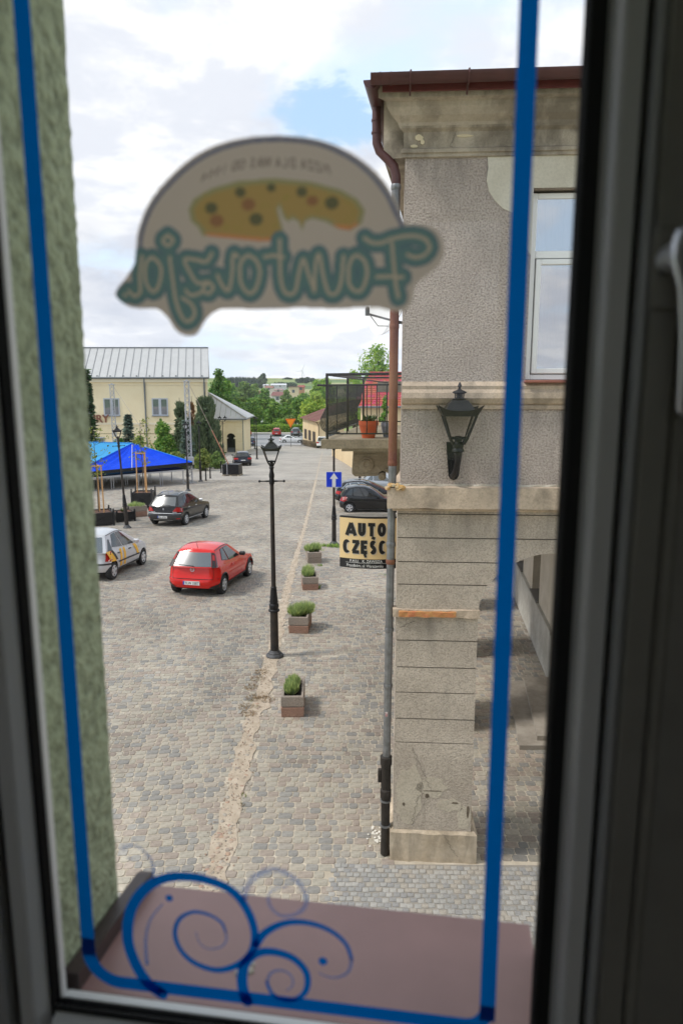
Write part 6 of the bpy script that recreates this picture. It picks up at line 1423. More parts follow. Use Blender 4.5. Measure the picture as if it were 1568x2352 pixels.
def crossover():
    BK = paint('black_paint', (.010, .010, .011), .2)
    d = dict(L=4.36, W=1.84, ro=.86, wb=2.61, sill=.30, belt=[(-.86, 1.06), (0, 1.05), (1.9, 1.0), (2.5, .95), (3.3, .82), (3.5, .72)], g=(-.72, -.28, 1.2, 2.35), gw=(.86, .62), roof=[(0, 1.55), (.4, 1.64), (.8, 1.62), (1, 1.55)], wr=.335, ra=.385, spokes=7, spw=.14, rear=[(0, .16), (.12, .04), (.36, -.03), (.46, .0), (.52, .09), (1, .14)])
    a, b = at(391, 1205), at(450, 1178); h = face(.55, 2.6); a.z = gz(a.y); c = Car('black_crossover', 'shiny black crossover with red corner lights parked in front of the tree tub', 'car', a, h, d, BK)
    c.t.rotation_euler = (math.atan2(gz(a.y + 2.6) - gz(a.y), 2.6), 0, -h)
    c.end_glass([(-.80, .08), (.80, .08), (.86, .86), (-.86, .86)], [(-.92, .05), (.92, .05), (.88, .9), (-.88, .9)], CAR_GLASS_L)
    for sg in (-1, 1):
        c.rear_panel('tail_light', [(sg * .56, .80), (sg * 1.0, .76), (sg * 1.0, .95), (sg * .80, 1.06)], M_TAIL, .02); c.side_panel('tail_light_side', [(-.60, .80), (-.48, .82), (-.52, .93), (-.60, .96)], M_HEAD, .012, (sg,), 3)
        c.rear_panel('reflector', [(sg * .78, .42), (sg * .95, .42), (sg * .95, .47), (sg * .78, .47)], M_TAIL, .022)
    GRB = mat('grey_bumper', (.045, .045, .046), .6)
    c.rear_panel('lower_bumper', [(-.99, .34), (.99, .34), (.99, .60), (-.99, .60)], GRB, .010, 12); c.rear_panel('skid_strip', [(-.62, .345), (.62, .345), (.55, .375), (-.55, .375)], M_CHROME, .02); c.rear_panel('chrome_strip', [(-.95, .685), (.95, .685), (.95, .705), (-.95, .705)], M_CHROME, .012, 12)
    c.side_panel('sill_trim', [(.40, .31), (2.2, .31), (2.2, .36), (.40, .36)], M_CHROME, .012); c.side_glass([[(.20, .28), (.30, .16), (.30, .80), (.25, .78)], [(.32, .14), (.54, .10), (.54, .87), (.32, .85)], [(.56, .10), (.84, .10), (.70, .87), (.56, .88)]])
    for sg in (-1, 1): mb = MB(); mb.tube([c.G(sg, q, .985, -.02)[:2] + (c.G(sg, q, 1.0)[2] + .03,) for q in (.12, .2, .5, .8, .86)], .016, 5); mb.build('roof_rail', M_CHROME, c.t, smooth=True)
    c.mirrors(1.75, 1.06, M_CHROME); c.handles([.35, 1.25], .92, M_CHROME); c.seams([.22, 1.05, 2.05], .36, 1.03); c.plate(.515, 'ERA 47561'); c.antenna(-.1, 1.60, .16, -.05); c.wiper(-.1, .5, .16, .12)
    mb = MB(); p = c.rear_pt(0, .9, .014); mb.prism([(-.02, -.05), (.0, -.04), (.02, -.055), (.03, -.01), (.045, .02), (.02, .03), (.02, .055), (-.015, .05), (-.03, .02), (-.015, .0)], lambda x, z, dd: (x, p[1] - dd, p[2] + z), 0, .008); mb.build('badge', M_CHROME, c.t)
    for x in (-.55, .62): mb = MB(); mb.box(x - .12, x + .12, c.rear_pt(.4, .76, .014)[1] - .003, c.rear_pt(.4, .76, .014)[1], .755, .78); mb.build('model_script', M_CHROME, c.t)
crossover()
def silver_mpv():
    SV = paint('silver_paint', (.56, .57, .59), .3, .1)
    d = dict(L=3.58, W=1.72, ro=.48, wb=2.42, sill=.27, belt=[(-.48, .98), (0, .98), (1.9, .93), (2.5, .88), (2.9, .76), (3.1, .66)], g=(-.38, -.04, 1.15, 2.35), gw=(.80, .60), roof=[(0, 1.50), (.4, 1.58), (.75, 1.57), (1, 1.47)], wr=.30, ra=.35, spokes=5, spw=.26)
    a, b = at(262, 1331), at(323, 1290); h = face(.38, 2.9); a = Vector((a.x - .82, a.y + .1, gz(a.y))); c = Car('silver_mpv', 'silver compact people carrier with yellow stripes, partly hidden by the window wall', 'car', a, h, d, SV)
    c.t.rotation_euler = (math.atan2(gz(a.y + 2.4) - gz(a.y), 2.4), 0, -h)
    YEL = paint('yellow_vinyl', srgb(240, 182, 18), .4)
    c.end_glass([(-.86, .03), (.86, .03), (.86, .86), (-.86, .86)], [(-.92, .05), (.92, .05), (.88, .9), (-.88, .9)], CAR_GLASS_L)
    c.side_glass([[(.04, .05), (.15, .08), (.11, .70), (.07, .68)], [(.155, .22), (.44, .10), (.44, .88), (.24, .86)], [(.47, .10), (.80, .08), (.70, .88), (.47, .88)]])
    for sg in (-1, 1):
        c.patch('tail_light', lambda q, z: (c.side_pt(sg, q, z, .012) if q > -.24 else c.rear_pt(sg * (1 - ( -.24 - q) * 1.0), z, .016)), [(-.42, .66), (-.10, .68), (-.16, .98), (-.40, .96)], M_TAIL, nu=6)
        c.side_panel('black_band', [(.10, .64), (.32, .64), (.02, 1.0), (-.20, 1.0)], M_TRIM, .008, (sg,)); c.side_panel('yellow_band', [(-.20, .64), (.20, .60), (-.12, .99), (-.42, .99)], YEL, .013, (sg,))
    for y in (.50, .78): c.side_panel('yellow_stripe', [(y + .0, .36), (y + .15, .36), (y + .13, .95), (y - .02, .95)], YEL, .012)
    c.side_panel('yellow_stripe', [(1.84, .55), (2.0, .55), (1.80, .93), (1.56, .93)], YEL, .012)
    c.side_panel('side_moulding', [(.36, .52), (2.05, .50), (2.05, .55), (.36, .57)], M_TRIM, .016); c.side_panel('sill_trim', [(.38, .28), (2.06, .28), (2.06, .33), (.38, .33)], M_TRIM, .01); c.rear_panel('bumper_strip', [(-.99, .55), (.99, .55), (.99, .60), (-.99, .60)], M_TRIM, .02, 12)
    c.mirrors(1.72, .96); c.handles([.40, 1.26], .84, M_TRIM); c.seams([.30, 1.10, 2.0], .33, .96); c.plate(.72); c.antenna(.1, 1.54)
    for sg in (-1, 1): mb = MB(); mb.tube([c.G(sg, q, .93, .008) for q in (.02, .2, .5, .8, .98)], .010, 4); mb.build('roof_seam', M_TRIM, c.t, smooth=True)
silver_mpv()
ESTATE = dict(L=4.72, W=1.83, ro=1.02, wb=2.81, sill=.26, belt=[(-1.02, .98), (0, .96), (1.9, .92), (2.6, .88), (3.4, .72), (3.7, .62)], g=(-.88, -.45, 1.1, 2.3), gw=(.80, .58), roof=[(0, 1.38), (.4, 1.46), (.8, 1.45), (1, 1.38)], wr=.325, ra=.37)
SEDAN = dict(L=4.70, W=1.82, ro=1.0, wb=2.81, sill=.24, belt=[(-1.0, .98), (-.3, .98), (1.9, .92), (2.6, .86), (3.4, .72), (3.7, .62)], g=(-.55, .30, 1.05, 2.2), gw=(.79, .56), roof=[(0, 1.36), (.4, 1.43), (.8, 1.42), (1, 1.34)], wr=.325, ra=.37)
HATCH = dict(L=3.85, W=1.69, ro=.60, wb=2.43, sill=.26, belt=[(-.6, .98), (0, .98), (1.7, .90), (2.3, .84), (3.0, .74), (3.25, .64)], g=(-.46, -.15, 1.15, 2.02), gw=(.79, .62), roof=[(0, 1.42), (.4, 1.50), (.8, 1.49), (1, 1.42)], wr=.31, ra=.355, spokes=5)
SUV = dict(L=4.45, W=1.84, ro=.90, wb=2.68, sill=.30, belt=[(-.9, 1.08), (0, 1.05), (1.9, 1.0), (2.5, .96), (3.3, .86), (3.5, .76)], g=(-.76, -.40, 1.1, 2.2), gw=(.82, .62), roof=[(0, 1.56), (.4, 1.65), (.8, 1.64), (1, 1.57)], wr=.345, ra=.395)
SG5 = [[(.08, .20), (.25, .12), (.25, .86), (.16, .84)], [(.28, .12), (.52, .10), (.52, .87), (.28, .87)], [(.55, .10), (.83, .10), (.70, .87), (.55, .88)]]
SG4 = [[(.20, .20), (.33, .12), (.33, .86), (.28, .84)], [(.35, .12), (.56, .10), (.56, .87), (.35, .87)], [(.58, .10), (.85, .10), (.72, .87), (.58, .88)]]
def parked(name, label, cat, px, heading, d, pm, loc=None, glass=None, sg=SG5, tail=None, group=None, rails=False, txt=None):
    p = loc or at(*px); c = Car(name, label, cat, p, heading, d, pm, group); B = lambda k: curve(d['belt'], -d['ro'] + .1) * k
    dy = math.cos(heading) * 2; c.t.rotation_euler = (math.atan2(gz(p.y + dy) - gz(p.y), 2), math.atan2(gz(p.y - math.sin(heading)) - gz(p.y + math.sin(heading)), 2) * 0, -heading)
    c.end_glass([(-.84, .1), (.84, .1), (.86, .86), (-.86, .86)], [(-.92, .05), (.92, .05), (.88, .9), (-.88, .9)], glass); c.side_glass(sg, glass, M_CHROME if rails else None)
    for s_ in (-1, 1):
        c.rear_panel('tail_light', tail and [(s_ * a, b) for a, b in tail] or [(s_ * .52, B(.74)), (s_ * 1.0, B(.70)), (s_ * 1.0, B(.90)), (s_ * .56, B(.88))], M_TAIL, .018); c.side_panel('tail_light_side', [(-d['ro'] + .28, B(.72)), (-d['ro'] + .46, B(.76)), (-d['ro'] + .42, B(.88)), (-d['ro'] + .28, B(.89))], M_TAIL, .012, (s_,), 3)
        c.side_panel('head_light', [(d['L'] - d['ro'] - .62, .60), (d['L'] - d['ro'] - .44, .58), (d['L'] - d['ro'] - .44, .66), (d['L'] - d['ro'] - .72, .72)], M_HEAD, .01, (s_,), 3)
    c.rear_panel('lower_bumper', [(-.97, d['sill'] + .02), (.97, d['sill'] + .02), (.97, d['sill'] + .14), (-.97, d['sill'] + .14)], M_TRIM, .012, 12)
    c.plate(B(.62), txt); c.mirrors(lerp(d['g'][2], d['g'][3], .55), curve(d['belt'], 1.7) + .01); c.handles([.35, 1.25], curve(d['belt'], .5) - .14); c.seams([.15, 1.08, 2.0], d['sill'] + .08, curve(d['belt'], 1) - .02)
    if rails:
        for s_ in (-1, 1): mb = MB(); mb.tube([c.G(s_, q, .985, -.02)[:2] + (c.G(s_, q, 1.0)[2] + .035,) for q in (.10, .18, .5, .8, .86)], .016, 5); mb.build('roof_rail', M_CHROME, c.t, smooth=True)
    return c
c = parked('dark_estate', 'dark blue estate car with silver roof rails seen from behind past the wrapped pallet', 'car', (557, 1069), face(-.55, 2.8), ESTATE, paint('night_blue', (.008, .010, .022), .2), rails=True); c.antenna(-.2, 1.46, .12)
c = parked('black_hatchback', 'small black five door hatchback parked side on above the curved sign', 'car', None, R(92), HATCH, paint('black_paint', (.010, .010, .011), .2), loc=at(803, 1173), tail=[(.62, .70), (1.0, .68), (1.0, .98), (.80, .99)]); c.antenna(.0, 1.47, .2)
c.side_panel('tail_light_wrap', [(-.42, .74), (-.20, .80), (-.10, .93), (-.40, .95)], mat('clear_tail', (.62, .30, .28), .2, coat=.6), .016)
pe = at(803, 1143); pe = Vector((.62, 45.0, gz(45.0)))
c = parked('black_estate', 'black estate car with chrome window trim parked behind the small black hatchback', 'car', None, R(93), ESTATE, paint('black_paint', (.010, .010, .011), .2), loc=pe, rails=True, glass=CAR_GLASS_L)
parked('silver_hatchback', 'pale silver car parked farthest of the three side on cars under the balcony', 'car', None, R(92), HATCH, paint('pale_silver', (.46, .49, .52), .3, .3), loc=Vector((2.05, 50.5, gz(50.5))), glass=CAR_GLASS_L)
parked('white_car', 'white car with a red tail light just showing past the balcony bracket', 'car', None, R(80), HATCH, paint('white_body', (.78, .78, .77), .25), loc=Vector((2.62, 78, gz(78))))
c = parked('white_saloon', 'white saloon car crossing the main street behind the yield sign', 'car', None, R(90), SEDAN, paint('white_body', (.78, .78, .77), .25), loc=Vector((at(652, 1018).x, 133.0, gz(133))), sg=SG4)
parked('red_car', 'red car parked at the hedge, half behind the gatehouse', 'car', None, R(-18), SUV, paint('dark_red', srgb(176, 30, 34), .26), loc=Vector((dep(566, 990, 147).x, 147, gz(147))))
parked('red_suv', 'dark red off-road car parked at the hedge in the open', 'car', None, R(-3), SUV, paint('dark_red', srgb(176, 30, 34), .26), loc=Vector((dep(635, 990, 147).x, 147, gz(147))))
parked('grey_car', 'grey car parked behind the white saloon at the far hedge', 'car', None, R(4), SUV, paint('grey_body', (.16, .17, .19), .28, .2), loc=Vector((dep(679, 990, 148).x, 148, gz(148))))
parked('blue_hatchback', 'dark blue hatchback waiting at the end of the street beside the gatehouse', 'car', None, R(-14), HATCH, paint('navy_paint', (.02, .03, .10), .25), loc=Vector((dep(573, 990, 118).x, 118.5, gz(118.5))))
VAN = dict(L=4.4, W=1.79, ro=.80, wb=2.68, sill=.28, belt=[(-.8, 1.12), (0, 1.10), (2.2, 1.05), (2.8, .98), (3.4, .82), (3.6, .72)], g=(-.74, -.62, 1.5, 2.6), gw=(.82, .68), roof=[(0, 1.80), (.4, 1.84), (.8, 1.82), (1, 1.74)], wr=.32, ra=.365)
parked('white_van', 'white high roofed van parked at the small cream house', 'van', None, R(10), VAN, paint('white_body', (.78, .78, .77), .25), loc=Vector((dep(741, 1000, 112).x, 112, gz(112))))

# ---- shrink-wrapped ballast on a pallet
def pallet():
    p = at(534, 1092); t = thing('wrapped_pallet', 'block of ballast wrapped in black foil on a wooden pallet, anchoring a strap', 'pallet load', p, R(-8)); rnd = random.Random(3)
    WD_ = mat('pallet_wood', srgb(190, 176, 152), .85, var=.3, vscale=6)
    a, b = .80, .62
    for y in (-b + .06, 0, b - .06):
        for x in (-a + .1, 0, a - .1): mb = MB(); mb.box(x - .1, x + .1, y - .06, y + .06, .0, .10); mb.build('pallet_block', WD_, t)
    for i in range(7): mb = MB(); x = -a + .12 + i * (2 * a - .24) / 6; mb.box(x - .07, x + .07, -b, b, .10, .135); mb.build('pallet_board', WD_, t)
    mb = MB(); n = 9; ny = 8
    def ringp(z, k):
        pts = []
        for i in range(24):
            w = i / 24 * 4; s_ = int(w); f = w - s_; c = [(-1, -1), (1, -1), (1, 1), (-1, 1)]; q, r_ = c[s_], c[(s_ + 1) % 4]; x, y = lerp(q[0], r_[0], f), lerp(q[1], r_[1], f); j = rnd.uniform(-.012, .012); pts.append((x * (a * .94 + j), y * (b * .94 + j), z))
        return pts
    zs = [.14, .30, .46, .62, .78, .94, 1.05]
    for z in zs: mb.v += ringp(z, 0)
    m = 24
    for k in range(len(zs) - 1):
        for i in range(m): mb.f.append((k * m + i, k * m + (i + 1) % m, (k + 1) * m + (i + 1) % m, (k + 1) * m + i)); mb.m.append(0)
    mb.v.append((0, 0, 1.09)); 
    for i in range(m): mb.f.append(((len(zs) - 1) * m + i, (len(zs) - 1) * m + (i + 1) % m, len(mb.v) - 1)); mb.m.append(0)
    mb.build('black_foil', mat('black_foil', (.010, .010, .011), .4, spec=.3, bump=.8, bscale=9, bdist=.05, stretch=(1, 1, 3)), t, smooth=50)
    mb = MB(); mb.box(-.34, -.28, -b * .99, -b * .96, .15, 1.06); mb.build('strap_band', mat('pale_band', (.4, .4, .42), .5), t)
    return p
pp = pallet()

# ================================================================== STAGE
def stage():
    M_ALU = mat('aluminium', (.50, .51, .53), .38, .75); M_DECK = mat('black_deck', (.012, .012, .013), .7)
    A = Vector((-12.55, 57.1)); ud = Vector((-4.2, -3.7)).normalized(); vd = Vector((-ud.y, ud.x)) * -1                # along the front to the left, and back
    if vd.y < 0: vd = -vd
    t = thing('stage', 'open air stage platform on aluminium legs under a lowered roof cover', 'stage', (0, 0, 0))
    P = lambda a, b, z: (A.x + ud.x * a + vd.x * b, A.y + ud.y * a + vd.y * b, z)
    zd = gz(57) + 1.15; g = lambda a, b: gz(A.y + ud.y * a + vd.y * b)
    def slab(name, a0, a1, b0, b1, z0, z1, m_, par=t):
        mb = MB(); q = [(a0, b0), (a1, b0), (a1, b1), (a0, b1)]; mb.v = [P(a, b, z) for z in (z0, z1) for a, b in q]; mb.f = [(3, 2, 1, 0), (4, 5, 6, 7), (0, 1, 5, 4), (1, 2, 6, 5), (2, 3, 7, 6), (3, 0, 4, 7)]; mb.m = [0] * 6; return mb.build(name, m_, par)
    for i in range(6):
        for j in range(4): slab('deck_panel', i * 2 + .01, i * 2 + 1.99, j * 2 + .01, j * 2 + 1.99, zd - .10, zd, M_DECK)
        slab('edge_profile', i * 2 + .01, i * 2 + 1.99, -.03, .008, zd - .11, zd + .005, M_ALU)
    for i in range(7):
        for j in range(5):
            for da in (-.09, .09):
                a = min(11.95, max(.06, i * 2 + da)); b = min(7.9, max(.08, j * 2)); q = P(a, b, 0); mb = MB(); mb.tube([(q[0], q[1], g(a, b) - .02), (q[0], q[1], zd - .1)], .032, 6); mb.build('leg', M_ALU, t)
    # the roof cover lying on the deck: a low hip of coated fabric
    c = thing('roof_cover', 'royal blue and light blue tent roof lowered onto the stage', 'tarpaulin', (0, 0, 0))
    BL = mat('royal_blue_sheet', (.0, .075, .86), .5, spec=.2, bump=.5, bscale=1.6, bdist=.25, var=.12, vscale=.8, trans=.2); LB = mat('light_blue_sheet', (.09, .50, .92), .5, spec=.25, bump=.4, bscale=1.2, bdist=.2, trans=.35)
    e0, e1 = -.55, 12.6; bm = 8.4; ze = zd + .42; zp = zd + 2.05
    ap = (4.2, 2.6); ap2 = (8.6, 4.5)
    def sheet_(name, corners, m_, n=22, sag=.14, amp=.05, seed=0):
        rnd = random.Random(seed); mb = MB(); q = [Vector(P(*k)) for k in corners]
        for j in range(n + 1):
            for i in range(n + 1):
                u, v = i / n, j / n; p = q[0].lerp(q[1], u).lerp(q[3].lerp(q[2], u), v); w = math.sin(math.pi * u) * math.sin(math.pi * v); p.z -= sag * w; p.z += amp * w * (math.sin(u * 19 + v * 7 + seed) + .8 * noise.noise((p.x * 1.3, p.y * 1.3, p.z * 3))); mb.v.append(p[:])
        for j in range(n):
            for i in range(n): a = j * (n + 1) + i; mb.f.append((a, a + 1, a + n + 2, a + n + 1)); mb.m.append(0)
        return mb.build(name, m_, c, smooth='all')
    pk = (2.9, 3.0, zp); pk2 = (10.6, 4.0, zp + .55); fr0, fr1 = (e0, -.35, ze + .15), (e1, -.35, ze); br0, br1 = (e0, bm, ze + .1), (e1, bm, ze)
    sheet_('front_panel', [fr0, (4.6, -.35, ze - .02), pk, pk], BL, seed=1); sheet_('front_panel', [(4.6, -.35, ze - .02), (9.2, -.35, ze), pk, pk], BL, seed=2)
    sheet_('side_panel', [br0, fr0, pk, pk], BL, seed=3)
    sheet_('roof_panel', [(9.2, -.35, ze), fr1, pk2, pk], LB, seed=4); sheet_('roof_panel', [br1, br0, pk, pk2], LB, seed=5); sheet_('end_panel', [fr1, br1, pk2, pk2], LB, seed=6)
    V = []
    mb = MB(); q0, q1 = fr0, fr1
    mb.v = [P(e0, -.36, ze + .15), P(e1, -.36, ze), P(e1, -.36, zd + .2), P(e0, -.36, zd + .3), P(e0, bm, zd + .3), P(e0, bm, ze + .1)]; 
    mb.f = [(0, 1, 2, 3), (0, 3, 4, 5)]; mb.m = [0, 0]; mb.build('black_valance', mat('black_valance', (.008, .008, .009), .7), c)
    mb = MB(); mb.tube([P(4.6, -.37, ze - .02), (Vector(P(4.6, -.37, ze)) .lerp(Vector(P(*pk)), .95))[:]], .025, 5); mb.build('seam_cord', mat('cord_white', (.6, .58, .55), .8), c)
    for a, b in ((fr0, pk), (pk, pk2), ((9.2, -.37, ze), pk)): mb = MB(); mb.tube([(Vector(P(*a)) + Vector((0, 0, .03)))[:], (Vector(P(*b)) + Vector((0, 0, .03)))[:]], .03, 5); mb.build('hem', LB, c)
    slab('under_sheet', e0 + .3, e1 - .3, .3, bm - .5, zd + .02, zd + .06, M_DECK)
    # lifting towers of lattice truss
    def tower(label, base, top_z, group='lattice lifting towers of the stage'):
        tw = thing('truss_tower', label, 'truss tower', (base.x, base.y, base.z), R(20), group); h = top_z - base.z; w = .17
        for a, b in ((-1, -1), (1, -1), (1, 1), (-1, 1)): mb = MB(); mb.tube([(a * w, b * w, -.05), (a * w, b * w, h)], .035, 6); mb.build('chord', M_ALU, tw)
        mb = MB(); n = int(h / .36); cs = [(-1, -1), (1, -1), (1, 1), (-1, 1)]
        for s_ in range(4):
            p, q = cs[s_], cs[(s_ + 1) % 4]
            for k in range(n):
                z0, z1 = h * k / n, h * (k + 1) / n; a, b = (p, q) if k % 2 == s_ % 2 else (q, p); mb.tube([(a[0] * w, a[1] * w, z0), (b[0] * w, b[1] * w, z1)], 0.030, 4)
                if k % 5 == 0: mb.tube([(p[0] * w, p[1] * w, z0), (q[0] * w, q[1] * w, z0)], .02, 4)
        mb.build('lacing', M_ALU, tw)
        mb = MB(); mb.box(-.28, .28, -.28, .28, h, h + .06); mb.tube([(0, 0, h + .06), (0, 0, h + .15)], .1, 8); mb.build('head_block', M_ALU, tw)
        mb = MB(); mb.box(-.5, .5, -.05, .05, -.05, .06); mb.box(-.05, .05, -.5, .5, -.05, .06); mb.build('base_feet', M_ALU, tw)
        mb = MB(); mb.box(-.32, .32, -.32, .32, 1.5, 2.1) if 'beside' in label else mb.box(-.3, .3, -.3, .3, 1.2, 1.25); mb.build('sleeve_block', M_ALU, tw)
        return tw
    b1 = at(437, 1109); z1 = dep(431, 876, b1.y).z; tower('tall aluminium lattice tower beside the stage corner and the junipers', b1, z1)
    pb = P(10.4, 7.6, 0); Yb = 66.0; x = dep(262, 985, Yb).x; b2 = Vector((x, Yb, gz(Yb))); z2 = dep(258, 884, Yb).z; tower('lattice tower standing behind the light blue cover', b2, z2)
    ROPE = mat('strap_pale', (.52, .44, .36), .8); RS = mat('strap_orange', srgb(206, 146, 122), .8)
    s1 = thing('guy_strap', 'taut guy strap from the right tower down to the wrapped pallet', 'strap', (0, 0, 0)); mb = MB(); a = Vector((b1.x + .2, b1.y, z1 - .2)); e = Vector((pp.x - .28, pp.y - .35, pp.z + 1.04)); mb.tube([a[:], a.lerp(e, .55)[:]], .022, 5); mb.build('rope', ROPE, s1); mb = MB(); mb.tube([a.lerp(e, .55)[:], e[:]], .045, 5); mb.build('strap', RS, s1)
    s2 = thing('guy_strap', 'taut guy strap from the rear tower down behind the blue cover', 'strap', (0, 0, 0)); a = Vector((b2.x + .2, b2.y, z2 - .2)); e = dep(385, 1050, 64.0); e.z = gz(64) + .05; e = Vector((dep(385, 1000, 64).x, 64, gz(64) + .5)); mb = MB(); mb.tube([a[:], a.lerp(e, .6)[:]], .022, 5); mb.build('rope', ROPE, s2); mb = MB(); mb.tube([a.lerp(e, .6)[:], e[:]], .045, 5); mb.build('strap', mat('strap_tan', srgb(196, 170, 120), .8), s2)
stage()

# ================================================================== FAR BUILDINGS
CREAM = mat('cream_facade', srgb(238, 225, 190), .9, col2=srgb(230, 214, 176), vscale=.35, bump=.1, bscale=30)
M_ROOFMETAL = mat('roof_sheet', srgb(186, 186, 184), .55, .15, var=.08, vscale=1.2); M_TRIMC = mat('cream_trim', srgb(226, 216, 190), .8); M_GREYM = mat('grey_gutter', srgb(110, 116, 120), .5, .3)
M_WFRAME = mat('grey_window_frame', srgb(176, 182, 192), .45)
FAR_GLASS = glass_mat('far_pane', .22, dark=(.09, .11, .14))
def culture_house():
    Yf = 92.0; x0, x1 = -56.0, dep(477, 900, Yf).x; zg = gz(92); ze = dep(478, 869, Yf).z; zr_ = dep(478, 799, Yf + 6.5).z
    t = thing('culture_house', 'long cream two storey hall with grey standing seam roof and letters TURY', 'building', (0, 0, 0))
    mb = MB(); mb.prism([(x0, Yf), (x1, Yf), (x1 - 3, Yf + 13), (x0, Yf + 13)], lambda a, b, d: (a, b, d), zg - 2, ze + .02); mb.build('wall', CREAM, t)
    # roof: panels between standing seams
    n = 40; ov = .25; sk = dep(478, 799, Yf + 6.5).x - x1 - .25; w = (x1 + ov - x0) / n
    seam = MB(); rows = 0
    rest = MB()
    for i in range(n):
        a, b = x1 + ov - (i + 1) * w, x1 + ov - i * w
        mb = MB() if i < 24 else rest; mb.add([(a + .02, Yf - .35, ze + .16), (b - .02, Yf - .35, ze + .16), (b + sk - .02, Yf + 6.5, zr_), (a + sk + .02, Yf + 6.5, zr_), (a + .02, Yf - .35, ze + .08), (b - .02, Yf - .35, ze + .08), (b + sk - .02, Yf + 6.5, zr_ - .08), (a + sk + .02, Yf + 6.5, zr_ - .08)], [(0, 1, 2, 3), (7, 6, 5, 4), (4, 5, 1, 0), (5, 6, 2, 1), (7, 4, 0, 3)])
        if i < 24: mb.build('roof_panel', M_ROOFMETAL, t)
        s_ = MB(); s_.add([(b - .028, Yf - .35, ze + .16), (b + .028, Yf - .35, ze + .16), (b + sk + .028, Yf + 6.5, zr_), (b + sk - .028, Yf + 6.5, zr_), (b - .028, Yf - .35, ze + .24), (b + .028, Yf - .35, ze + .24), (b + sk + .028, Yf + 6.5, zr_ + .08), (b + sk - .028, Yf + 6.5, zr_ + .08)], [(0, 1, 5, 4), (4, 5, 6, 7), (1, 2, 6, 5), (3, 0, 4, 7)])
        if i < 24: s_.build('standing_seam', mat('seam_metal', srgb(140, 142, 142), .5, .2), t)
    rest.build('roof_sheets', M_ROOFMETAL, t)
    mb = MB(); mb.add([(x0, Yf + 6.5, zr_ - .02), (x1 + ov + sk, Yf + 6.5, zr_ - .02), (x1 + ov + 2 * sk, Yf + 13.4, ze), (x0, Yf + 13.4, ze)], [(0, 1, 2, 3)]); mb.build('rear_roof', M_ROOFMETAL, t)
    mb = MB(); mb.box(x0, x1 + ov + sk, Yf + 6.4, Yf + 6.6, zr_ + .0, zr_ + .12); mb.build('ridge_cap', M_GREYM, t)
    mb = MB(); mb.add([(x1, Yf, ze), (x1 + 2 * sk, Yf + 13, ze), (x1 + sk, Yf + 6.5, zr_ - .1)], [(0, 1, 2)]); mb.build('gable', CREAM, t)
    for i in range(22): mb = MB(); x = x1 - .6 - i * 1.65; mb.box(x - .08, x + .08, Yf - .22, Yf - .12, ze + .2, ze + .38); mb.build('snow_hook', M_GREYM, t)
    mb = MB(); mb.tube([(x0, Yf - .4, ze + .08), (x1 + ov, Yf - .4, ze + .08)], .11, 8); mb.build('gutter', M_GREYM, t)
    mb = MB(); mb.box(x0, x1 + .06, Yf - .20, Yf, ze - .45, ze - .05); mb.box(x0, x1 + .04, Yf - .08, Yf, ze - .85, ze - .78); mb.build('eaves_moulding', M_TRIMC, t)
    zs = dep(478, 973, Yf).z; mb = MB(); mb.box(x0, x1 + .03, Yf - .12, Yf, zs - .12, zs + .15); mb.build('string_course', M_TRIMC, t)
    for x in (dep(333, 900, Yf).x, dep(470, 900, Yf).x): mb = MB(); mb.tube([(x, Yf - .15, ze), (x, Yf - .15, zg)], .10, 8); mb.build('downpipe', M_GREYM, t)
    for z in (zs - 1.3, zs - 2.6): mb = MB(); mb.box(x0, x1 + .005, Yf - .02, Yf, z, z + .07); mb.build('wall_groove', mat('groove_shade', srgb(150, 136, 104), .9), t)
    def win(xc, z0, z1, w_):
        f = MB(); a, b = xc - w_ / 2, xc + w_ / 2; y0, y1 = Yf - .08, Yf - .0
        for q in ((a - .14, b + .14, z0 - .14, z0), (a - .14, b + .14, z1, z1 + .14), (a - .14, a, z0, z1), (b, b + .14, z0, z1), (xc - .17, xc + .17, z0, z1)): f.box(q[0], q[1], y0, y1, q[2], q[3])
        o = f.build('window', M_WFRAME, t)
        for p, q in ((a, xc - .17), (xc + .17, b)): mb = MB(); mb.box(p, q, Yf - .05, Yf - .03, z0, z1); mb.build('pane', FAR_GLASS, o)
        mb = MB(); mb.box(a - .2, b + .2, Yf - .2, Yf, z0 - .22, z0 - .14); mb.build('sill', M_GREYM, o)
    z0, z1 = dep(390, 952, Yf).z, dep(390, 917, Yf).z
    for px in (390, 279, 216, 150): win(dep(px - 22.5, 930, Yf).x, z0, z1, 1.75)
    for px in (224, 168): win(dep(px, 1005, Yf).x, dep(390, 1040, Yf).z, dep(390, 1006, Yf).z, 1.6)
    V, F = text_mesh('KULTURY', 1.0, .02, 'RIGHT'); xr = dep(251, 960, Yf).x; zl = dep(230, 969.5, Yf).z; mb = MB(); hgt = 1.35
    mb.v = [(xr + x * hgt * 1.02, Yf - .22, zl + y * hgt) for x, y, _ in V] + [(xr + x * hgt * 1.02, Yf - .10, zl + y * hgt) for x, y, _ in V]; k = len(V); mb.f = F + [tuple(i + k for i in f)[::-1] for f in F]
    from collections import Counter
    ed = Counter(tuple(sorted((f[i], f[(i + 1) % len(f)]))) for f in F for i in range(len(f)))
    mb.f += [(a, b, b + k, a + k) for (a, b), n_ in ed.items() if n_ == 1]; mb.m = [0] * len(mb.f); mb.build('lettering', mat('brown_letters', srgb(128, 82, 62), .6), t)
    return x1, ze
cx1, cze = culture_house()
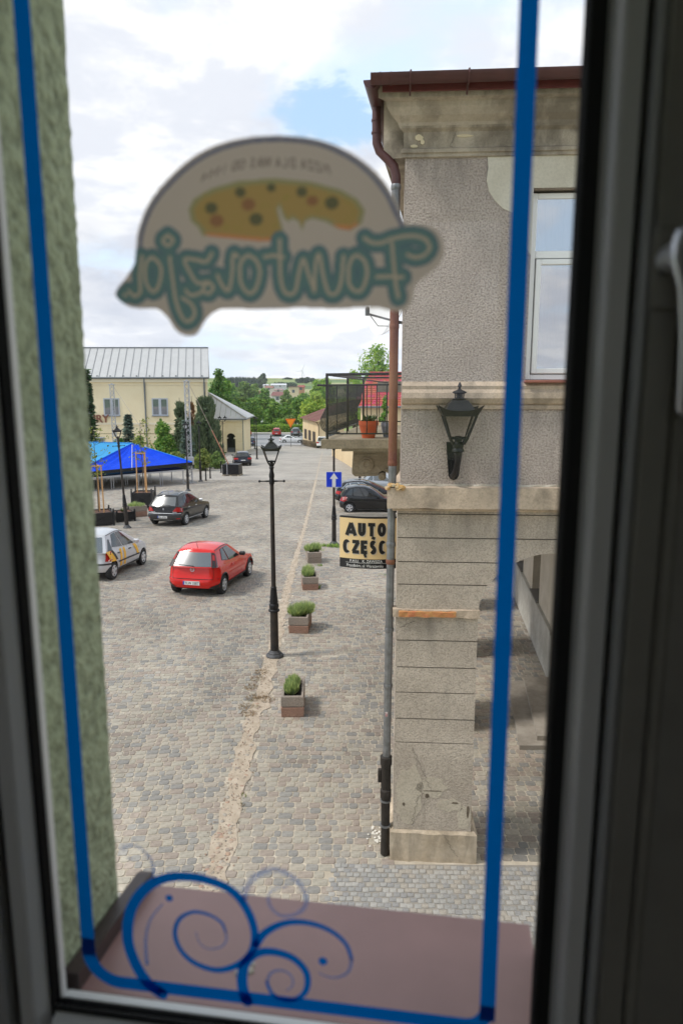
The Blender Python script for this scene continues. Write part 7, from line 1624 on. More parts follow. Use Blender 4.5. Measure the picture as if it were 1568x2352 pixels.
def gatehouse():
    Yf = 101.0; x0, x1 = dep(500, 1000, Yf).x, dep(557, 1000, Yf).x; zg = gz(Yf); ze = dep(557, 963, Yf).z; t = thing('gatehouse', 'small cream gatehouse with arched doorway and sloping grey metal roof', 'building', (0, 0, 0)); D_ = 9
    xa = dep(530, 1000, Yf).x; hw = .62; zc = dep(530, 995, Yf).z; 
    arc = [(xa + hw * math.cos(R(k * 15)), zc - hw + hw * math.sin(R(k * 15)) + .0) for k in range(13)]
    pts = [(x0, zg - .5), (xa - hw, zg - .5)] + [(xa - hw, zc - hw)] + arc[::-1][1:] + [(xa + hw, zg - .5), (x1, zg - .5), (x1, ze), (x0, ze)]
    mb = MB(); mb.prism(pts, lambda a, b, d: (a, d, b), Yf, Yf + .6); mb.build('front_wall', CREAM, t)
    for sg in (-1, 1): mb = MB(); q = xa + sg * (hw - .09); mb.box(q - .12, q + .12, Yf - .03, Yf + .5, zc - hw - .16, zc - hw + .02); mb.build('arch_impost', M_TRIMC, t)
    for k in range(4):
        z0 = zg + .4 + k * 1.05; a = dep(540, 1000, Yf).x
        if z0 + .95 < ze: mb = MB(); mb.bbox(a, x1 + .02, Yf - .05, Yf + .02, z0, z0 + .98, .03); mb.build('rusticated_block', CREAM, t); mb = MB(); mb.bbox(x0, xa - hw - .15, Yf - .05, Yf + .02, z0, z0 + .98, .03); mb.build('rusticated_block', CREAM, t)
    mb = MB(); mb.box(x1 - .5, x1, Yf + .6, Yf + D_, zg - .5, ze); mb.box(x0, x0 + .3, Yf + .6, Yf + D_, zg - .5, ze); mb.box(x0, x1, Yf + D_ - .3, Yf + D_, zg - .5, ze); mb.build('side_wall', CREAM, t)
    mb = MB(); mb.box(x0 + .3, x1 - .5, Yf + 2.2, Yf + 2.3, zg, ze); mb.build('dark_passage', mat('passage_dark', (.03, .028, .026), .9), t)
    mb = MB(); [mb.box(xa - hw, xa + hw, Yf + .1 + .4 * k, Yf + 1.6, zg - .2 + .16 * k, zg + .0 + .16 * k) for k in range(4)]; mb.build('steps', M_GREYM, t)
    # lean-to hip roof rising to the hall
    xe = dep(565, 962, Yf - .4).x; xt = dep(477, 902, Yf + 4).x; zt = dep(478, 902, Yf + 4).z; zeh = dep(520, 962, Yf - .4).z
    n = 8
    for i in range(n):
        a, b = lerp(xt, xe, i / n), lerp(xt, xe, (i + 1) / n); za, zb = lerp(zt, zeh + .06, i / n), lerp(zt, zeh + .06, (i + 1) / n); Ya, Yb = lerp(Yf + 4, Yf - .4, i / n), lerp(Yf + 4, Yf - .4, (i + 1) / n)
        mb = MB(); mb.add([(a + .015, Yf - .4, zeh), (b - .015, Yf - .4, zeh), (b - .015, Yb, zb), (a + .015, Ya, za)], [(0, 1, 2, 3)]); mb.build('roof_panel', M_ROOFMETAL, t)
    mb = MB(); mb.add([(xt, Yf + 4, zt), (xe, Yf - .4, zeh + .06), (xe, Yf + D_ + .4, zeh + .06), (xt, Yf + D_ - 3, zt)], [(0, 1, 2, 3)]); mb.build('roof_side', M_ROOFMETAL, t)
    mb = MB(); mb.tube([(xt, Yf + 4, zt + .08), (xe, Yf - .4, zeh + .14)], .10, 6); mb.build('hip_cap', M_ROOFMETAL, t); mb = MB(); mb.tube([(xt - 2, Yf - .45, zeh - .05), (xe, Yf - .45, zeh - .05), (xe + .05, Yf + D_, zeh - .05)], .09, 6); mb.build('gutter', M_GREYM, t)
    mb = MB(); mb.tube([(x1 + .1, Yf - .4, zeh - .1), (x1 + .1, Yf - .1, zeh - .6), (x1 + .1, Yf - .1, zg)], .06, 6); mb.build('downpipe', M_GREYM, t)
    mb = MB(); mb.box(x0 - 2, x1 + .1, Yf - .3, Yf - .05, zeh - .35, zeh - .08); mb.build('eaves_moulding', M_TRIMC, t)
gatehouse()
# the main street that crosses below
sheet('asphalt_street', [-90, -30, -16, 0, 20, 60], [119, 127, 134, 145, 152], lambda x, y: gz(y) + .03, mat('asphalt', srgb(150, 150, 152), .9, var=.15, vscale=.6))
for i in range(11):
    mb = MB(); x = -34 + i * 3.6; 
    for Y in (126.5, 130.5): mb.box(x + (Y - 126) * .4, x + (Y - 126) * .4 + 1.9, Y, Y + .28, gz(Y) + .03, gz(Y) + .045)
    tag(mb.build('road_marking', mat('road_white', (.72, .72, .70), .7)), None, None, None, 'structure')
mb = MB(); mb.box(-70, 40, 152, 155.5, gz(153) - .2, gz(153) + .2); tag(mb.build('footway', mat('kerb_grey', srgb(176, 170, 160), .9)), None, None, None, 'structure')
mb = MB(); mb.box(-9.6, -4, 121.2, 121.6, gz(121.5) - .1, gz(121.5) + .14); tag(mb.build('kerb', mat('kerb_grey', srgb(176, 170, 160), .9)), None, None, None, 'structure')
def yield_sign():
    p = at(668, 1027); t = thing('yield_sign', 'orange faced triangular give way sign on a thin grey post at the street end', 'traffic sign', p); zc = dep(668, 975, p.y).z - p.z
    mb = MB(); mb.tube([(0, 0, -.2), (0, 0, zc + .9)], .045, 8); mb.build('post', M_ZINC, t); a = .85
    def tri(name, s, y, m_): mb = MB(); mb.prism([(-a * s, zc + .45 + (1 - s) * -.02 + (.48 * s - .0) * 1), (a * s, zc + .45 + .48 * s), (0, zc + .45 - .96 * s)], lambda x, z, d: (x, d, z), y, y + .02); mb.build(name, m_, t)
    tri('sign_border', 1.0, -.08, mat('sign_orange', srgb(238, 110, 20), .4)); tri('sign_field', .70, -.10, mat('sign_amber', srgb(252, 150, 20), .4))
yield_sign()
M_TILE_R = mat('red_roof_tile', srgb(178, 58, 52), .55, var=.3, vscale=2.5, island=.12); M_TILE_B = mat('brown_roof_tile', srgb(120, 70, 62), .7, var=.25, vscale=2, island=.1)
HOUSE_W = mat('house_cream', srgb(226, 204, 166), .9, col2=srgb(214, 190, 150), vscale=.4, bump=.1, bscale=30)
def tiled_slope(mb, p00, p10, p11, p01, nx, ny, lip=.05):
    """courses of tiles, each course lifted over the one below, every tile its own bevelled step"""
    p00, p10, p11, p01 = map(Vector, (p00, p10, p11, p01)); nrm = (p10 - p00).cross(p01 - p00).normalized()
    if nrm.z < 0: nrm = -nrm
    for j in range(ny):
        v0, v1 = j / ny, (j + 1.06) / ny
        for i in range(nx):
            u0, u1 = i / nx, (i + .97) / nx; f = lambda u, v: p00.lerp(p10, u).lerp(p01.lerp(p11, u), min(v, 1)); um = (u0 + u1) / 2
            mb.add([f(u0, v0) + nrm * lip * .7, f(um, v0) + nrm * lip * 1.3, f(u1, v0) + nrm * lip * .7, f(u1, v1), f(um, v1) + nrm * lip * .5, f(u0, v1), f(u0, v0), f(u1, v0)], [(0, 1, 4, 5), (1, 2, 3, 4), (6, 7, 2, 1), (6, 1, 0)])
def red_house():
    Yf = 64.0; t = thing('red_roofed_house', 'cream house with glossy red tiled roof behind the balcony railing', 'building', (0, 0, 0)); x0 = dep(822, 930, Yf).x; zg = gz(Yf); ze = dep(840, 931, Yf).z; zr_ = dep(840, 858, Yf + 5).z
    mb = MB(); mb.box(x0 + .5, 16, Yf, Yf + 10, zg - 2, ze); mb.build('wall', HOUSE_W, t); mb = MB(); tiled_slope(mb, (x0 - .2, Yf - .5, ze - .1), (16.4, Yf - .5, ze - .1), (16.4, Yf + 5, zr_), (x0 + 1.2, Yf + 5, zr_), 46, 15); tag(mb.build('roof_tiles', M_TILE_R, t), kind='stuff')
    mb = MB(); mb.add([(x0 - .2, Yf - .5, ze - .1), (x0 + 1.2, Yf + 5, zr_), (x0 - .2, Yf + 10.5, ze - .1)], [(0, 1, 2)]); mb.add([(x0 + 1.2, Yf + 5, zr_), (16.4, Yf + 5, zr_), (16.4, Yf + 10.5, ze), (x0, Yf + 10.5, ze)], [(0, 1, 2, 3)]); mb.build('roof', M_TILE_R, t)
    mb = MB(); mb.tube([(x0 + 1.2, Yf + 5, zr_ + .06), (16.4, Yf + 5, zr_ + .06)], .13, 6); mb.build('ridge_tiles', M_TILE_R, t); mb = MB(); mb.tube([(x0 - .2, Yf - .58, ze - .12), (16, Yf - .58, ze - .12)], .09, 6); mb.build('gutter', M_GREYM, t)
    for i in range(2): mb = MB(); mb.box(x0 + 2 + 3 * i, x0 + 3.2 + 3 * i, Yf - .05, Yf, zg + .9, zg + 2.4); o = mb.build('window', M_WFRAME, t); mb = MB(); mb.box(x0 + 2.1 + 3 * i, x0 + 3.1 + 3 * i, Yf - .07, Yf - .052, zg + 1, zg + 2.3); mb.build('pane', FAR_GLASS, o)
    w = thing('yard_wall', 'low cream yard wall running along the street past the balcony', 'wall', (0, 0, 0)); mb = MB(); a = dep(762, 990, 92); mb.add([(a.x, 92, gz(92) - .3), (x0 + .3, 66, gz(66) - .3), (x0 + .6, 66, gz(66) - .3), (a.x + .3, 92, gz(92) - .3), (a.x, 92, gz(92) + 2.3), (x0 + .3, 66, gz(66) + 2.3), (x0 + .6, 66, gz(66) + 2.3), (a.x + .3, 92, gz(92) + 2.3)], [(0, 1, 5, 4), (1, 2, 6, 5), (2, 3, 7, 6), (3, 0, 4, 7), (4, 5, 6, 7)]); mb.build('wall_body', HOUSE_W, w)
red_house()
def kiosk_house():
    Yf = 112.0; t = thing('cream_cottage', 'small cream house with maroon roof and brown fenced windows by the white van', 'building', (0, 0, 0)); xa, xc, xb = dep(699, 960, 124).x, dep(731, 960, Yf).x, dep(790, 960, Yf).x; zg = gz(Yf); ze = dep(731, 968, Yf).z
    P = [(xc, Yf), (xb, Yf), (xb, Yf + 11), (xa - .3, 124.0)]
    mb = MB(); mb.v = [(x, y, z) for z in (zg - 1, ze) for x, y in P]; mb.f = [(0, 1, 5, 4), (1, 2, 6, 5), (2, 3, 7, 6), (3, 0, 4, 7), (4, 5, 6, 7)]; mb.m = [0] * 5; mb.build('wall', HOUSE_W, t)
    zr_ = dep(775, 946, Yf).z
    mb = MB(); e0 = (xc - .5, Yf - .5, ze + .0); e1 = (xa - .9, 124.4, ze + .0); r0, r1 = (xc + 3.2, Yf - .5, zr_), (xa + 3.0, 124.4, zr_); tiled_slope(mb, e0, e1, r1, r0, 22, 9); tag(mb.build('roof_tiles', M_TILE_B, t), kind='stuff')
    mb = MB(); mb.add([e0, r0, (xb + .5, Yf - .5, zr_ + .5), (xb + .5, Yf - .5, ze)], [(0, 1, 2, 3)]); mb.build('gable', HOUSE_W, t); mb = MB(); mb.add([r0, r1, (xb + 2, 124, zr_ + 2), (xb + 2, Yf - .5, zr_ + 2)], [(0, 1, 2, 3)]); mb.build('roof', M_TILE_B, t)
    DKB = mat('dark_brown_wood', (.05, .03, .025), .6); mb = MB(); mb.box(xc + 1.4, xc + 5.2, Yf - .06, Yf, zg + .5, zg + 2.5); o = mb.build('window', DKB, t)
    for k in range(3): mb = MB(); mb.box(xc + 1.5 + k * 1.25, xc + 2.6 + k * 1.25, Yf - .09, Yf - .062, zg + .6, zg + 2.4); mb.build('pane', FAR_GLASS, o)
    for k in range(3):
        a, b = .18 + .27 * k, .34 + .27 * k; q = [(lerp(xc, xa - .3, a) - .05, lerp(Yf, 124, a)), (lerp(xc, xa - .3, b) - .05, lerp(Yf, 124, b))]; mb = MB(); mb.add([(q[0][0], q[0][1], zg + .8), (q[1][0], q[1][1], zg + .8), (q[1][0], q[1][1], zg + 2.4), (q[0][0], q[0][1], zg + 2.4)], [(0, 1, 2, 3)]); mb.build('window', DKB, t)
    for k in range(22): u = k / 22; x, y = lerp(xc - .3, xa - .7, u), lerp(Yf, 124, u); mb = MB(); mb.box(x - .04, x + .04, y - .15, y + .15, gz(y), gz(y) + 1.0); mb.build('fence_slat', DKB, t)
    mb = MB(); mb.tube([(xc - .4, Yf - .4, ze), (xc + .02, Yf - .1, ze - .5), (xc + .02, Yf - .1, zg)], .06, 6); mb.build('downpipe', DKB, t)
kiosk_house()
def far_house(label, px, pyb, pyt, wpx, Y, wall, roof, flat=False, rh=.4, depth=9):
    a, b = dep(px - wpx / 2, pyb, Y), dep(px + wpx / 2, pyt, Y); t = thing('far_house', label, 'building', (0, 0, 0), 0, 'houses in the valley'); mb = MB(); zt = b.z if flat else lerp(a.z, b.z, 1 - rh); mb.box(a.x, b.x, Y, Y + depth, a.z - 6, zt); mb.build('wall', mat('wall_%d_%d_%d' % wall, srgb(*wall), .9), t)
    m_ = mat('far_roof_%d_%d_%d' % roof, srgb(*roof), .8, var=.2, vscale=1)
    if flat: mb = MB(); mb.box(a.x - .3, b.x + .3, Y - .3, Y + depth, zt, zt + .25); mb.build('roof', m_, t)
    else: mb = MB(); e = .5; mb.add([(a.x - e, Y - e, zt), (b.x + e, Y - e, zt), (b.x + e, Y + depth + e, zt), (a.x - e, Y + depth + e, zt), (a.x - e * .2, Y + depth / 2, b.z), (b.x + e * .2, Y + depth / 2, b.z)], [(0, 1, 5, 4), (2, 3, 4, 5), (1, 2, 5), (3, 0, 4)]); mb.build('roof', m_, t)
    n = max(1, int((b.x - a.x) / 3.2)); h = (zt - a.z)
    for i in range(n):
        x = lerp(a.x, b.x, (i + .5) / n)
        for z in ([a.z + h * .3] if h < 4.5 else [a.z + h * .15, a.z + h * .6]): mb = MB(); mb.box(x - .6, x + .6, Y - .06, Y + .0, z, z + 1.3); mb.build('window', M_WFRAME if i % 2 else M_GREYM, t)
def V_(zx, zy): return (470 + zx * .192, 790 + zy * .192)
for lab, zx, zyb, zyt, zw, Y, wall, roof, flat in (
    ('cream flat roofed block standing up between the valley trees', 1060, 610, 515, 105, 330, (226, 206, 172), (150, 120, 110), True),
    ('house with brick red gable right of the cream flat roofed block', 1150, 560, 490, 70, 350, (200, 150, 120), (150, 80, 66), False),
    ('long pale industrial hall on the slope below the fields', 880, 520, 472, 180, 620, (196, 198, 202), (206, 208, 212), False),
    ('white shed with silver roof at the left end of the industrial hall', 728, 512, 480, 60, 600, (214, 214, 214), (206, 206, 210), False),
    ('brown roofed house under the white shed', 765, 560, 500, 90, 420, (226, 214, 198), (146, 104, 92), False),
    ('low house with mauve roof below the industrial hall', 880, 580, 535, 90, 400, (216, 208, 200), (156, 128, 124), False),
    ('maroon roofed house in the tree gap in the middle of the valley', 870, 690, 570, 130, 280, (222, 216, 206), (128, 84, 78), False),
    ('white walled house glimpsed between the trees right of the far lamp', 700, 925, 820, 140, 215, (226, 228, 232), (150, 130, 120), True),
    ('grey white garage wall glimpsed behind the yield sign', 1030, 915, 830, 120, 205, (214, 210, 200), (170, 165, 155), True),
    ('house with faded tile roof half hidden in the crowns left of centre', 620, 660, 560, 120, 300, (210, 190, 170), (150, 96, 80), False)):
    far_house(lab, *V_(zx, 0)[:1], V_(0, zyb)[1], V_(0, zyt)[1], zw * .192, Y, wall, roof, flat)
def turbine():
    Y = 2300.0; b = dep(694, 873, Y); h = dep(694, 851, Y); t = thing('wind_turbine', 'pale wind turbine on the horizon above the right hand wood', 'wind turbine', (b.x, Y, b.z - 15)); H_ = h.z - b.z + 15; m_ = mat('turbine_white', (.86, .87, .9), .6)
    mb = MB(); mb.lathe([(1.9, 0), (1.2, H_)], seg=10); mb.build('mast', m_, t, smooth=True); mb = MB(); mb.box(-1.6, 1.6, -3, 6, H_ - 1.5, H_ + 2); mb.build('nacelle', m_, t)
    for a in (68, 188, 293): mb = MB(); L_ = 27; c, s = math.cos(R(a)), math.sin(R(a)); mb.add([(0, -3.5, H_), (c * 4 - s * 1.2, -3.5, H_ + s * 4 + c * 1.2), (c * L_, -3.5, H_ + s * L_), (c * 4 + s * 1.2, -3.5, H_ + s * 4 - c * 1.2), (c * 3, -4.4, H_ + s * 3)], [(0, 1, 2, 3), (4, 1, 2), (4, 2, 3), (4, 0, 1), (4, 3, 0)]); mb.build('blade', m_, t)
turbine()
# reflected in the neighbour's pane: the gable across the yard, behind us
def yard_house():
    t = thing('yard_house', 'grey gabled house with chimney across the yard behind the viewer', 'building', (13.5, -14, 0)); mb = MB(); mb.prism([(-5, 0), (5, 0), (5, 6.5), (0, 10.5), (-5, 6.5)], lambda a, b, d: (a, d, b), -10, 0); mb.build('wall', P_ROUGH, t); mb = MB(); mb.add([(-5.4, .3, 6.3), (0, .3, 10.8), (0, -10.3, 10.8), (-5.4, -10.3, 6.3)], [(0, 1, 2, 3)]); mb.add([(5.4, .3, 6.3), (0, .3, 10.8), (0, -10.3, 10.8), (5.4, -10.3, 6.3)], [(3, 2, 1, 0)]); mb.build('roof', mat('slate_grey', (.08, .08, .085), .8), t); mb = MB(); mb.box(-2.4, -1.7, -3, -2.3, 8, 11.6); mb.build('chimney', P_ROUGH, t)
yard_house()

# ================================================================== TREES AND SHRUBS
def leaf_mat(name, c, trans=.45, island=.38): return mat(name, c, .6, island=island, trans=trans, spec=.3)
LM = dict(dark=leaf_mat('leaf_dark', (.11, .22, .045)), mid=leaf_mat('leaf_mid', (.17, .32, .055)), lite=leaf_mat('leaf_light', (.27, .43, .065)), yel=leaf_mat('leaf_yellow', (.37, .50, .08)), olive=leaf_mat('leaf_olive', (.20, .30, .085)), blue=leaf_mat('needle_blue', (.15, .215, .17), .2), spruce=leaf_mat('needle_dark', (.07, .13, .05), .2), jun=leaf_mat('juniper_green', (.135, .185, .095), .25), brown=leaf_mat('dead_brown', (.32, .18, .08), .25), box=leaf_mat('box_green', (.23, .29, .075)), far=leaf_mat('leaf_far', (.11, .16, .09)))
M_BARK = mat('bark_grey', (.07, .055, .042), .95, var=.4, vscale=6, bump=.5)
def leaves(mb, c, rad, n, size, rnd, shell=.55, flat=.0):
    for _ in range(n):
        d = Vector((rnd.gauss(0, 1), rnd.gauss(0, 1), rnd.gauss(0, 1))); d.normalize(); r_ = shell + (1 - shell) * rnd.random(); p = Vector((c[0] + d.x * rad[0] * r_, c[1] + d.y * rad[1] * r_, c[2] + d.z * rad[2] * r_))
        n_ = (d * .8 + Vector((rnd.gauss(0, .6), rnd.gauss(0, .6), rnd.gauss(0, .6) + flat))).normalized(); a = n_.orthogonal().normalized(); a = (Matrix.Rotation(rnd.uniform(0, 6.28), 3, n_) @ a); b = n_.cross(a); s = size * rnd.uniform(.55, 1.3)
        mb.add([p - a * s, p - b * s * .7, p + a * s, p + b * s * .7], [(0, 1, 2, 3)])
def broadleaf(label, px, top, wpx, Y, mk, base=None, n=2200, size=None, seed=0, group=None, cat='tree', name='tree', cl=16, low=.25):
    x = dep(px, 900, Y).x; zt = dep(px, top, Y).z; zg = gz(Y) - .2 if base is None else base; w = wpx / 1650 * Y / 2; h = zt - zg; rnd = random.Random(seed * 13 + 5); t = thing(name, label, cat, (x, Y, zg), 0, group); size = size or max(.10, Y * .0016)
    mb = MB(); tr = min(.35, .03 * h); mb.tube([(0, 0, -.3), (.1, 0, h * .3), (-.1, .1, h * .6), (0, 0, h * .85)], [tr, tr * .8, tr * .5, tr * .15], 7); limbs = []
    zc = h * (low + (1 - low) / 2); rz = h * (1 - low) / 2; lf = MB()
    for k in range(cl):
        d = Vector((rnd.gauss(0, 1), rnd.gauss(0, 1), rnd.gauss(0, 1) + .15)); d.normalize(); u = rnd.uniform(.45, .82); taper = 1 - .25 * max(0, d.z)
        c = Vector((d.x * w * u * taper, d.y * w * u * taper, zc + d.z * rz * u)); r_ = rnd.uniform(.36, .56) * min(w, rz * 1.15); 
        leaves(lf, c, (r_ * 1.15, r_ * 1.15, r_ * .85), int(n / cl), size, rnd, .5, .25); mb.tube([(0, 0, max(.3 * h, c.z - r_ - h * .2)), (c.x * .5, c.y * .5, c.z - r_ * .6), c[:]], [tr * .4, tr * .25, tr * .06], 5)
    leaves(lf, (0, 0, zc), (w * .6, w * .6, rz * .8), n // 8, size, rnd, .2); leaves(lf, (0, 0, h - rz * .22), (w * .45, w * .45, rz * .24), n // 10, size, rnd, .3)
    mb.build('trunk', M_BARK, t); lf.build('crown', LM[mk], t); return t
def conifer(label, px, top, wpx, Y, mk, base=None, n=2600, size=None, seed=0, kind='spruce', name='conifer'):
    x = dep(px, 900, Y).x; zt = dep(px, top, Y).z; zg = gz(Y) - .1 if base is None else base; w = wpx / 1650 * Y / 2; h = zt - zg; rnd = random.Random(seed); t = thing(name, label, 'tree', (x, Y, zg)); size = size or .16
    mb = MB(); mb.tube([(0, 0, -.2), (0, 0, h * .97)], [.02 * h + .05, .02], 7); mb.build('trunk', M_BARK, t); lf = MB()
    if kind == 'juniper':                                             # dense flame of upright sprays
        nb = 46; buds = []
        for k in range(nb):
            z = h * (.05 + .80 * rnd.random() ** 1.1); rr = w * (1 - (z / h) ** 1.7) * rnd.uniform(.55, .98); a = rnd.uniform(0, 6.28); buds.append((rr * math.cos(a), rr * math.sin(a), z, .30 * w * (1 - .5 * z / h)))
        buds += [(0, 0, h * .82, w * .25)]
        for bx, by, bz, br in buds:
            for _ in range(n // nb):
                a = rnd.uniform(0, 6.28); q = br * math.sqrt(rnd.random()); p = Vector((bx + q * math.cos(a), by + q * math.sin(a), bz + rnd.uniform(-1, 1) * br)); o = Vector((bx, by, 0)).normalized() if abs(bx) + abs(by) > .01 else Vector((0, 0, 0)); dr = (o * .35 + Vector((rnd.gauss(0, .25), rnd.gauss(0, .25), 1))).normalized(); l = size * rnd.uniform(1.2, 2.8); sd = dr.cross(Vector((rnd.gauss(0, 1), rnd.gauss(0, 1), .1))).normalized() * size * .28; lf.add([p - sd, p + sd, p + dr * l + sd * .2, p + dr * l - sd * .2], [(0, 1, 2, 3)])
        leaves(lf, (0, 0, h * .42), (w * .6, w * .6, h * .4), n // 6, size, rnd, .3)
    else:
        nl = int(14 + h * 2.6)
        for k in range(nl):
            z = h * (.06 + .92 * k / nl); L_ = w * (1 - (k / nl)) ** .85 * rnd.uniform(.85, 1.1) + .08; nbk = max(5, int(11 * (1 - k / nl) + 4))
            for j in range(nbk):
                a = rnd.uniform(0, 6.28); l = L_ * rnd.uniform(.7, 1.1); m = max(9, int(n / nl / nbk))
                for i in range(m):
                    u = (i + rnd.random()) / m; p = Vector((math.cos(a) * l * u, math.sin(a) * l * u, z - .28 * l * u + .16 * l * u * u)); a2 = a + rnd.choice((-1, 1)) * rnd.uniform(.4, 1.0); dr = Vector((math.cos(a2), math.sin(a2), rnd.uniform(-.45, .15))); s = size * rnd.uniform(1.0, 1.9) * (1.2 - .5 * u); sd = Vector((-math.sin(a2), math.cos(a2), rnd.uniform(-.8, .8))) * s * .34; lf.add([p - sd, p + sd, p + dr * s * 1.5 + sd * .2, p + dr * s * 1.5 - sd * .2], [(0, 1, 2, 3)])
    lf.build('crown', LM[mk], t); return t
conifer('dark spruce partly hidden by the green window wall above the letters', 196, 838, 60, 62, 'spruce', n=7000, size=.20, seed=1, name='spruce_tree')
conifer('small blue spruce in front of the cream hall, left of the downpipe', 290, 946, 46, 78, 'blue', n=3600, size=.17, seed=2, name='spruce_tree')
conifer('big grey green juniper right of the lattice tower', 470, 893, 76, 76, 'jun', n=9000, size=.20, seed=3, kind='juniper', name='juniper_tree')
conifer('smaller grey green juniper left of the lattice tower', 411, 908, 50, 79, 'jun', n=6500, size=.19, seed=4, kind='juniper', name='juniper_tree')
conifer('dead brown conifer between the two junipers', 439, 905, 26, 80, 'brown', n=2200, size=.17, seed=5, kind='juniper', name='dead_conifer')
conifer('bluish young spruce at the foot of the lattice tower', 425, 958, 46, 72, 'blue', n=3200, size=.16, seed=6, name='spruce_tree')
broadleaf('round bright green shrub before the cream hall, centre of the bed', 368, 967, 64, 75, 'mid', n=2600, size=.15, seed=7, name='shrub', cat='shrub', low=.02)
broadleaf('taller shrub tip with pale new leaves left of the junipers', 365, 962, 30, 78, 'mid', n=900, size=.14, seed=8, name='shrub', cat='shrub', low=.1)
broadleaf('yellow green clipped bush behind the stage corner', 398, 1036, 50, 70, 'box', n=1800, size=.12, seed=9, name='shrub', cat='shrub', low=.0)
broadleaf('yellow green clipped bush right of the lattice tower', 461, 1030, 46, 69, 'box', n=1800, size=.12, seed=10, name='shrub', cat='shrub', low=.0)
broadleaf('loose grey green shrub at the right end of the green', 493, 1036, 34, 71, 'olive', n=1300, size=.12, seed=11, name='shrub', cat='shrub', low=.0)
broadleaf('reddish olive shrub under the blue spruce', 316, 1000, 40, 74, 'olive', n=1300, size=.14, seed=12, name='shrub', cat='shrub', low=.0)
broadleaf('low dark shrub behind the light blue cover by the rear tower', 268, 1004, 34, 76, 'dark', n=1000, size=.14, seed=13, name='shrub', cat='shrub', low=.0)
def lawn():
    rnd = random.Random(5); pts = [at(440, 1062), at(474, 1066), at(505, 1046), at(520, 1040), at(440, 1036)]; mb = MB(); mb.add([(p.x, p.y, gz(p.y) + .05) for p in pts], [tuple(range(5))[::-1][::-1]]); o = mb.build('lawn', mat('lawn_green', (.10, .18, .03), .9, var=.4, vscale=1.5)); tag(o, None, None, None, 'structure')
    mb = MB()
    for i in range(5000):
        u = rnd.random(); a = pts[4].lerp(pts[3], u); b = pts[0].lerp(pts[2], u); p = a.lerp(b, rnd.random()); h = rnd.uniform(.05, .14); w = rnd.uniform(0, 6.28); mb.add([(p.x, p.y, gz(p.y) + .04), (p.x + .05 * math.cos(w), p.y + .05 * math.sin(w), gz(p.y) + .04), (p.x + .03, p.y, gz(p.y) + .04 + h)], [(0, 1, 2)])
    tag(mb.build('grass', leaf_mat('grass_green', (.13, .24, .03))), 'short bright grass on the little green by the bollards', 'grass', None, 'stuff')
lawn()
def hedge(label, x0, x1, Y, h, d, mk, n, seed):
    t = thing('hedge', label, 'hedge', (0, 0, 0)); rnd = random.Random(seed); lf = MB(); zg = gz(Y) - .1
    for _ in range(n):
        f = rnd.random(); x = rnd.uniform(x0, x1); 
        if f < .55: p = Vector((x, Y + rnd.uniform(-.12, .12), zg + h * rnd.random()))
        else: p = Vector((x, Y + d * rnd.random(), zg + h + rnd.gauss(0, .07)))
        nn = Vector((rnd.gauss(0, 1), -1 + rnd.gauss(0, .6), rnd.gauss(.4, .6))).normalized(); a = nn.orthogonal().normalized(); b = nn.cross(a); s = rnd.uniform(.09, .2); lf.add([p - a * s, p - b * s * .7, p + a * s, p + b * s * .7], [(0, 1, 2, 3)])
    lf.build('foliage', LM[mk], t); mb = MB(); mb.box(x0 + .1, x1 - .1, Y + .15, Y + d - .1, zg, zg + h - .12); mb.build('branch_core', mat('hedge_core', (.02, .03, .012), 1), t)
hx0, hx1 = dep(585, 1000, 157).x, dep(700, 1000, 157).x
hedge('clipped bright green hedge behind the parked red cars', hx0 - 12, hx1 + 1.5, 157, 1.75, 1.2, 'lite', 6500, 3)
TG = 'trees filling the river valley'
i = 0
for lab, zx, zy, w, Y, mk, n in (
    ('tall dark maple rising beside the cream hall roof', 175, 295, 60, 128, 'dark', 3600), ('dark rounded maple right of the tall one, above the gatehouse roof', 262, 415, 46, 140, 'mid', 3000), ('mid green crown over the gatehouse eaves', 330, 470, 44, 150, 'mid', 2400),
    ('broad olive green crown in the middle left of the valley', 470, 440, 60, 190, 'olive', 3200), ('loose brownish green crown left of the tree gap', 600, 470, 46, 200, 'olive', 2400), ('spreading crown under the tree gap', 720, 530, 50, 185, 'mid', 2800), ('darker lower tree behind the lone lamp', 560, 640, 50, 172, 'mid', 2600), ('dark undergrowth tree behind the gatehouse corner', 480, 700, 50, 164, 'dark', 2600),
    ('fresh green tree below the tree gap', 840, 690, 46, 178, 'mid', 2400), ('thin pale tree with fine twigs right of the gap', 975, 545, 30, 230, 'olive', 1500), ('dark tree right of the thin pale one', 1080, 640, 46, 182, 'dark', 2400), ('leafy tree beneath the cream flat block', 960, 700, 44, 176, 'mid', 2200), ('low bushy tree behind the yield sign', 1000, 860, 40, 165, 'olive', 1800), ('low bushy tree left of the yield sign', 900, 900, 36, 163, 'lite', 1500), ('low dark bushes behind the first red car', 700, 940, 50, 166, 'dark', 1600),
    ('mid green tree above the cottage roof', 1180, 585, 50, 170, 'mid', 2600), ('bright yellow green lime tree above the maroon cottage roof', 1330, 560, 66, 140, 'yel', 4200), ('second bright lime tree with the taller crown', 1350, 428, 60, 150, 'lite', 3600), ('yellow green crown next to the balcony corner', 1450, 400, 52, 158, 'lite', 2800), ('lime green tree low behind the cottage', 1260, 700, 50, 138, 'yel', 2600)):
    i += 1; px, py = V_(zx, zy); broadleaf(lab, px, py, w * 1.0, Y, mk, n=n, size=Y * .0019, seed=i, group=TG, low=.12)
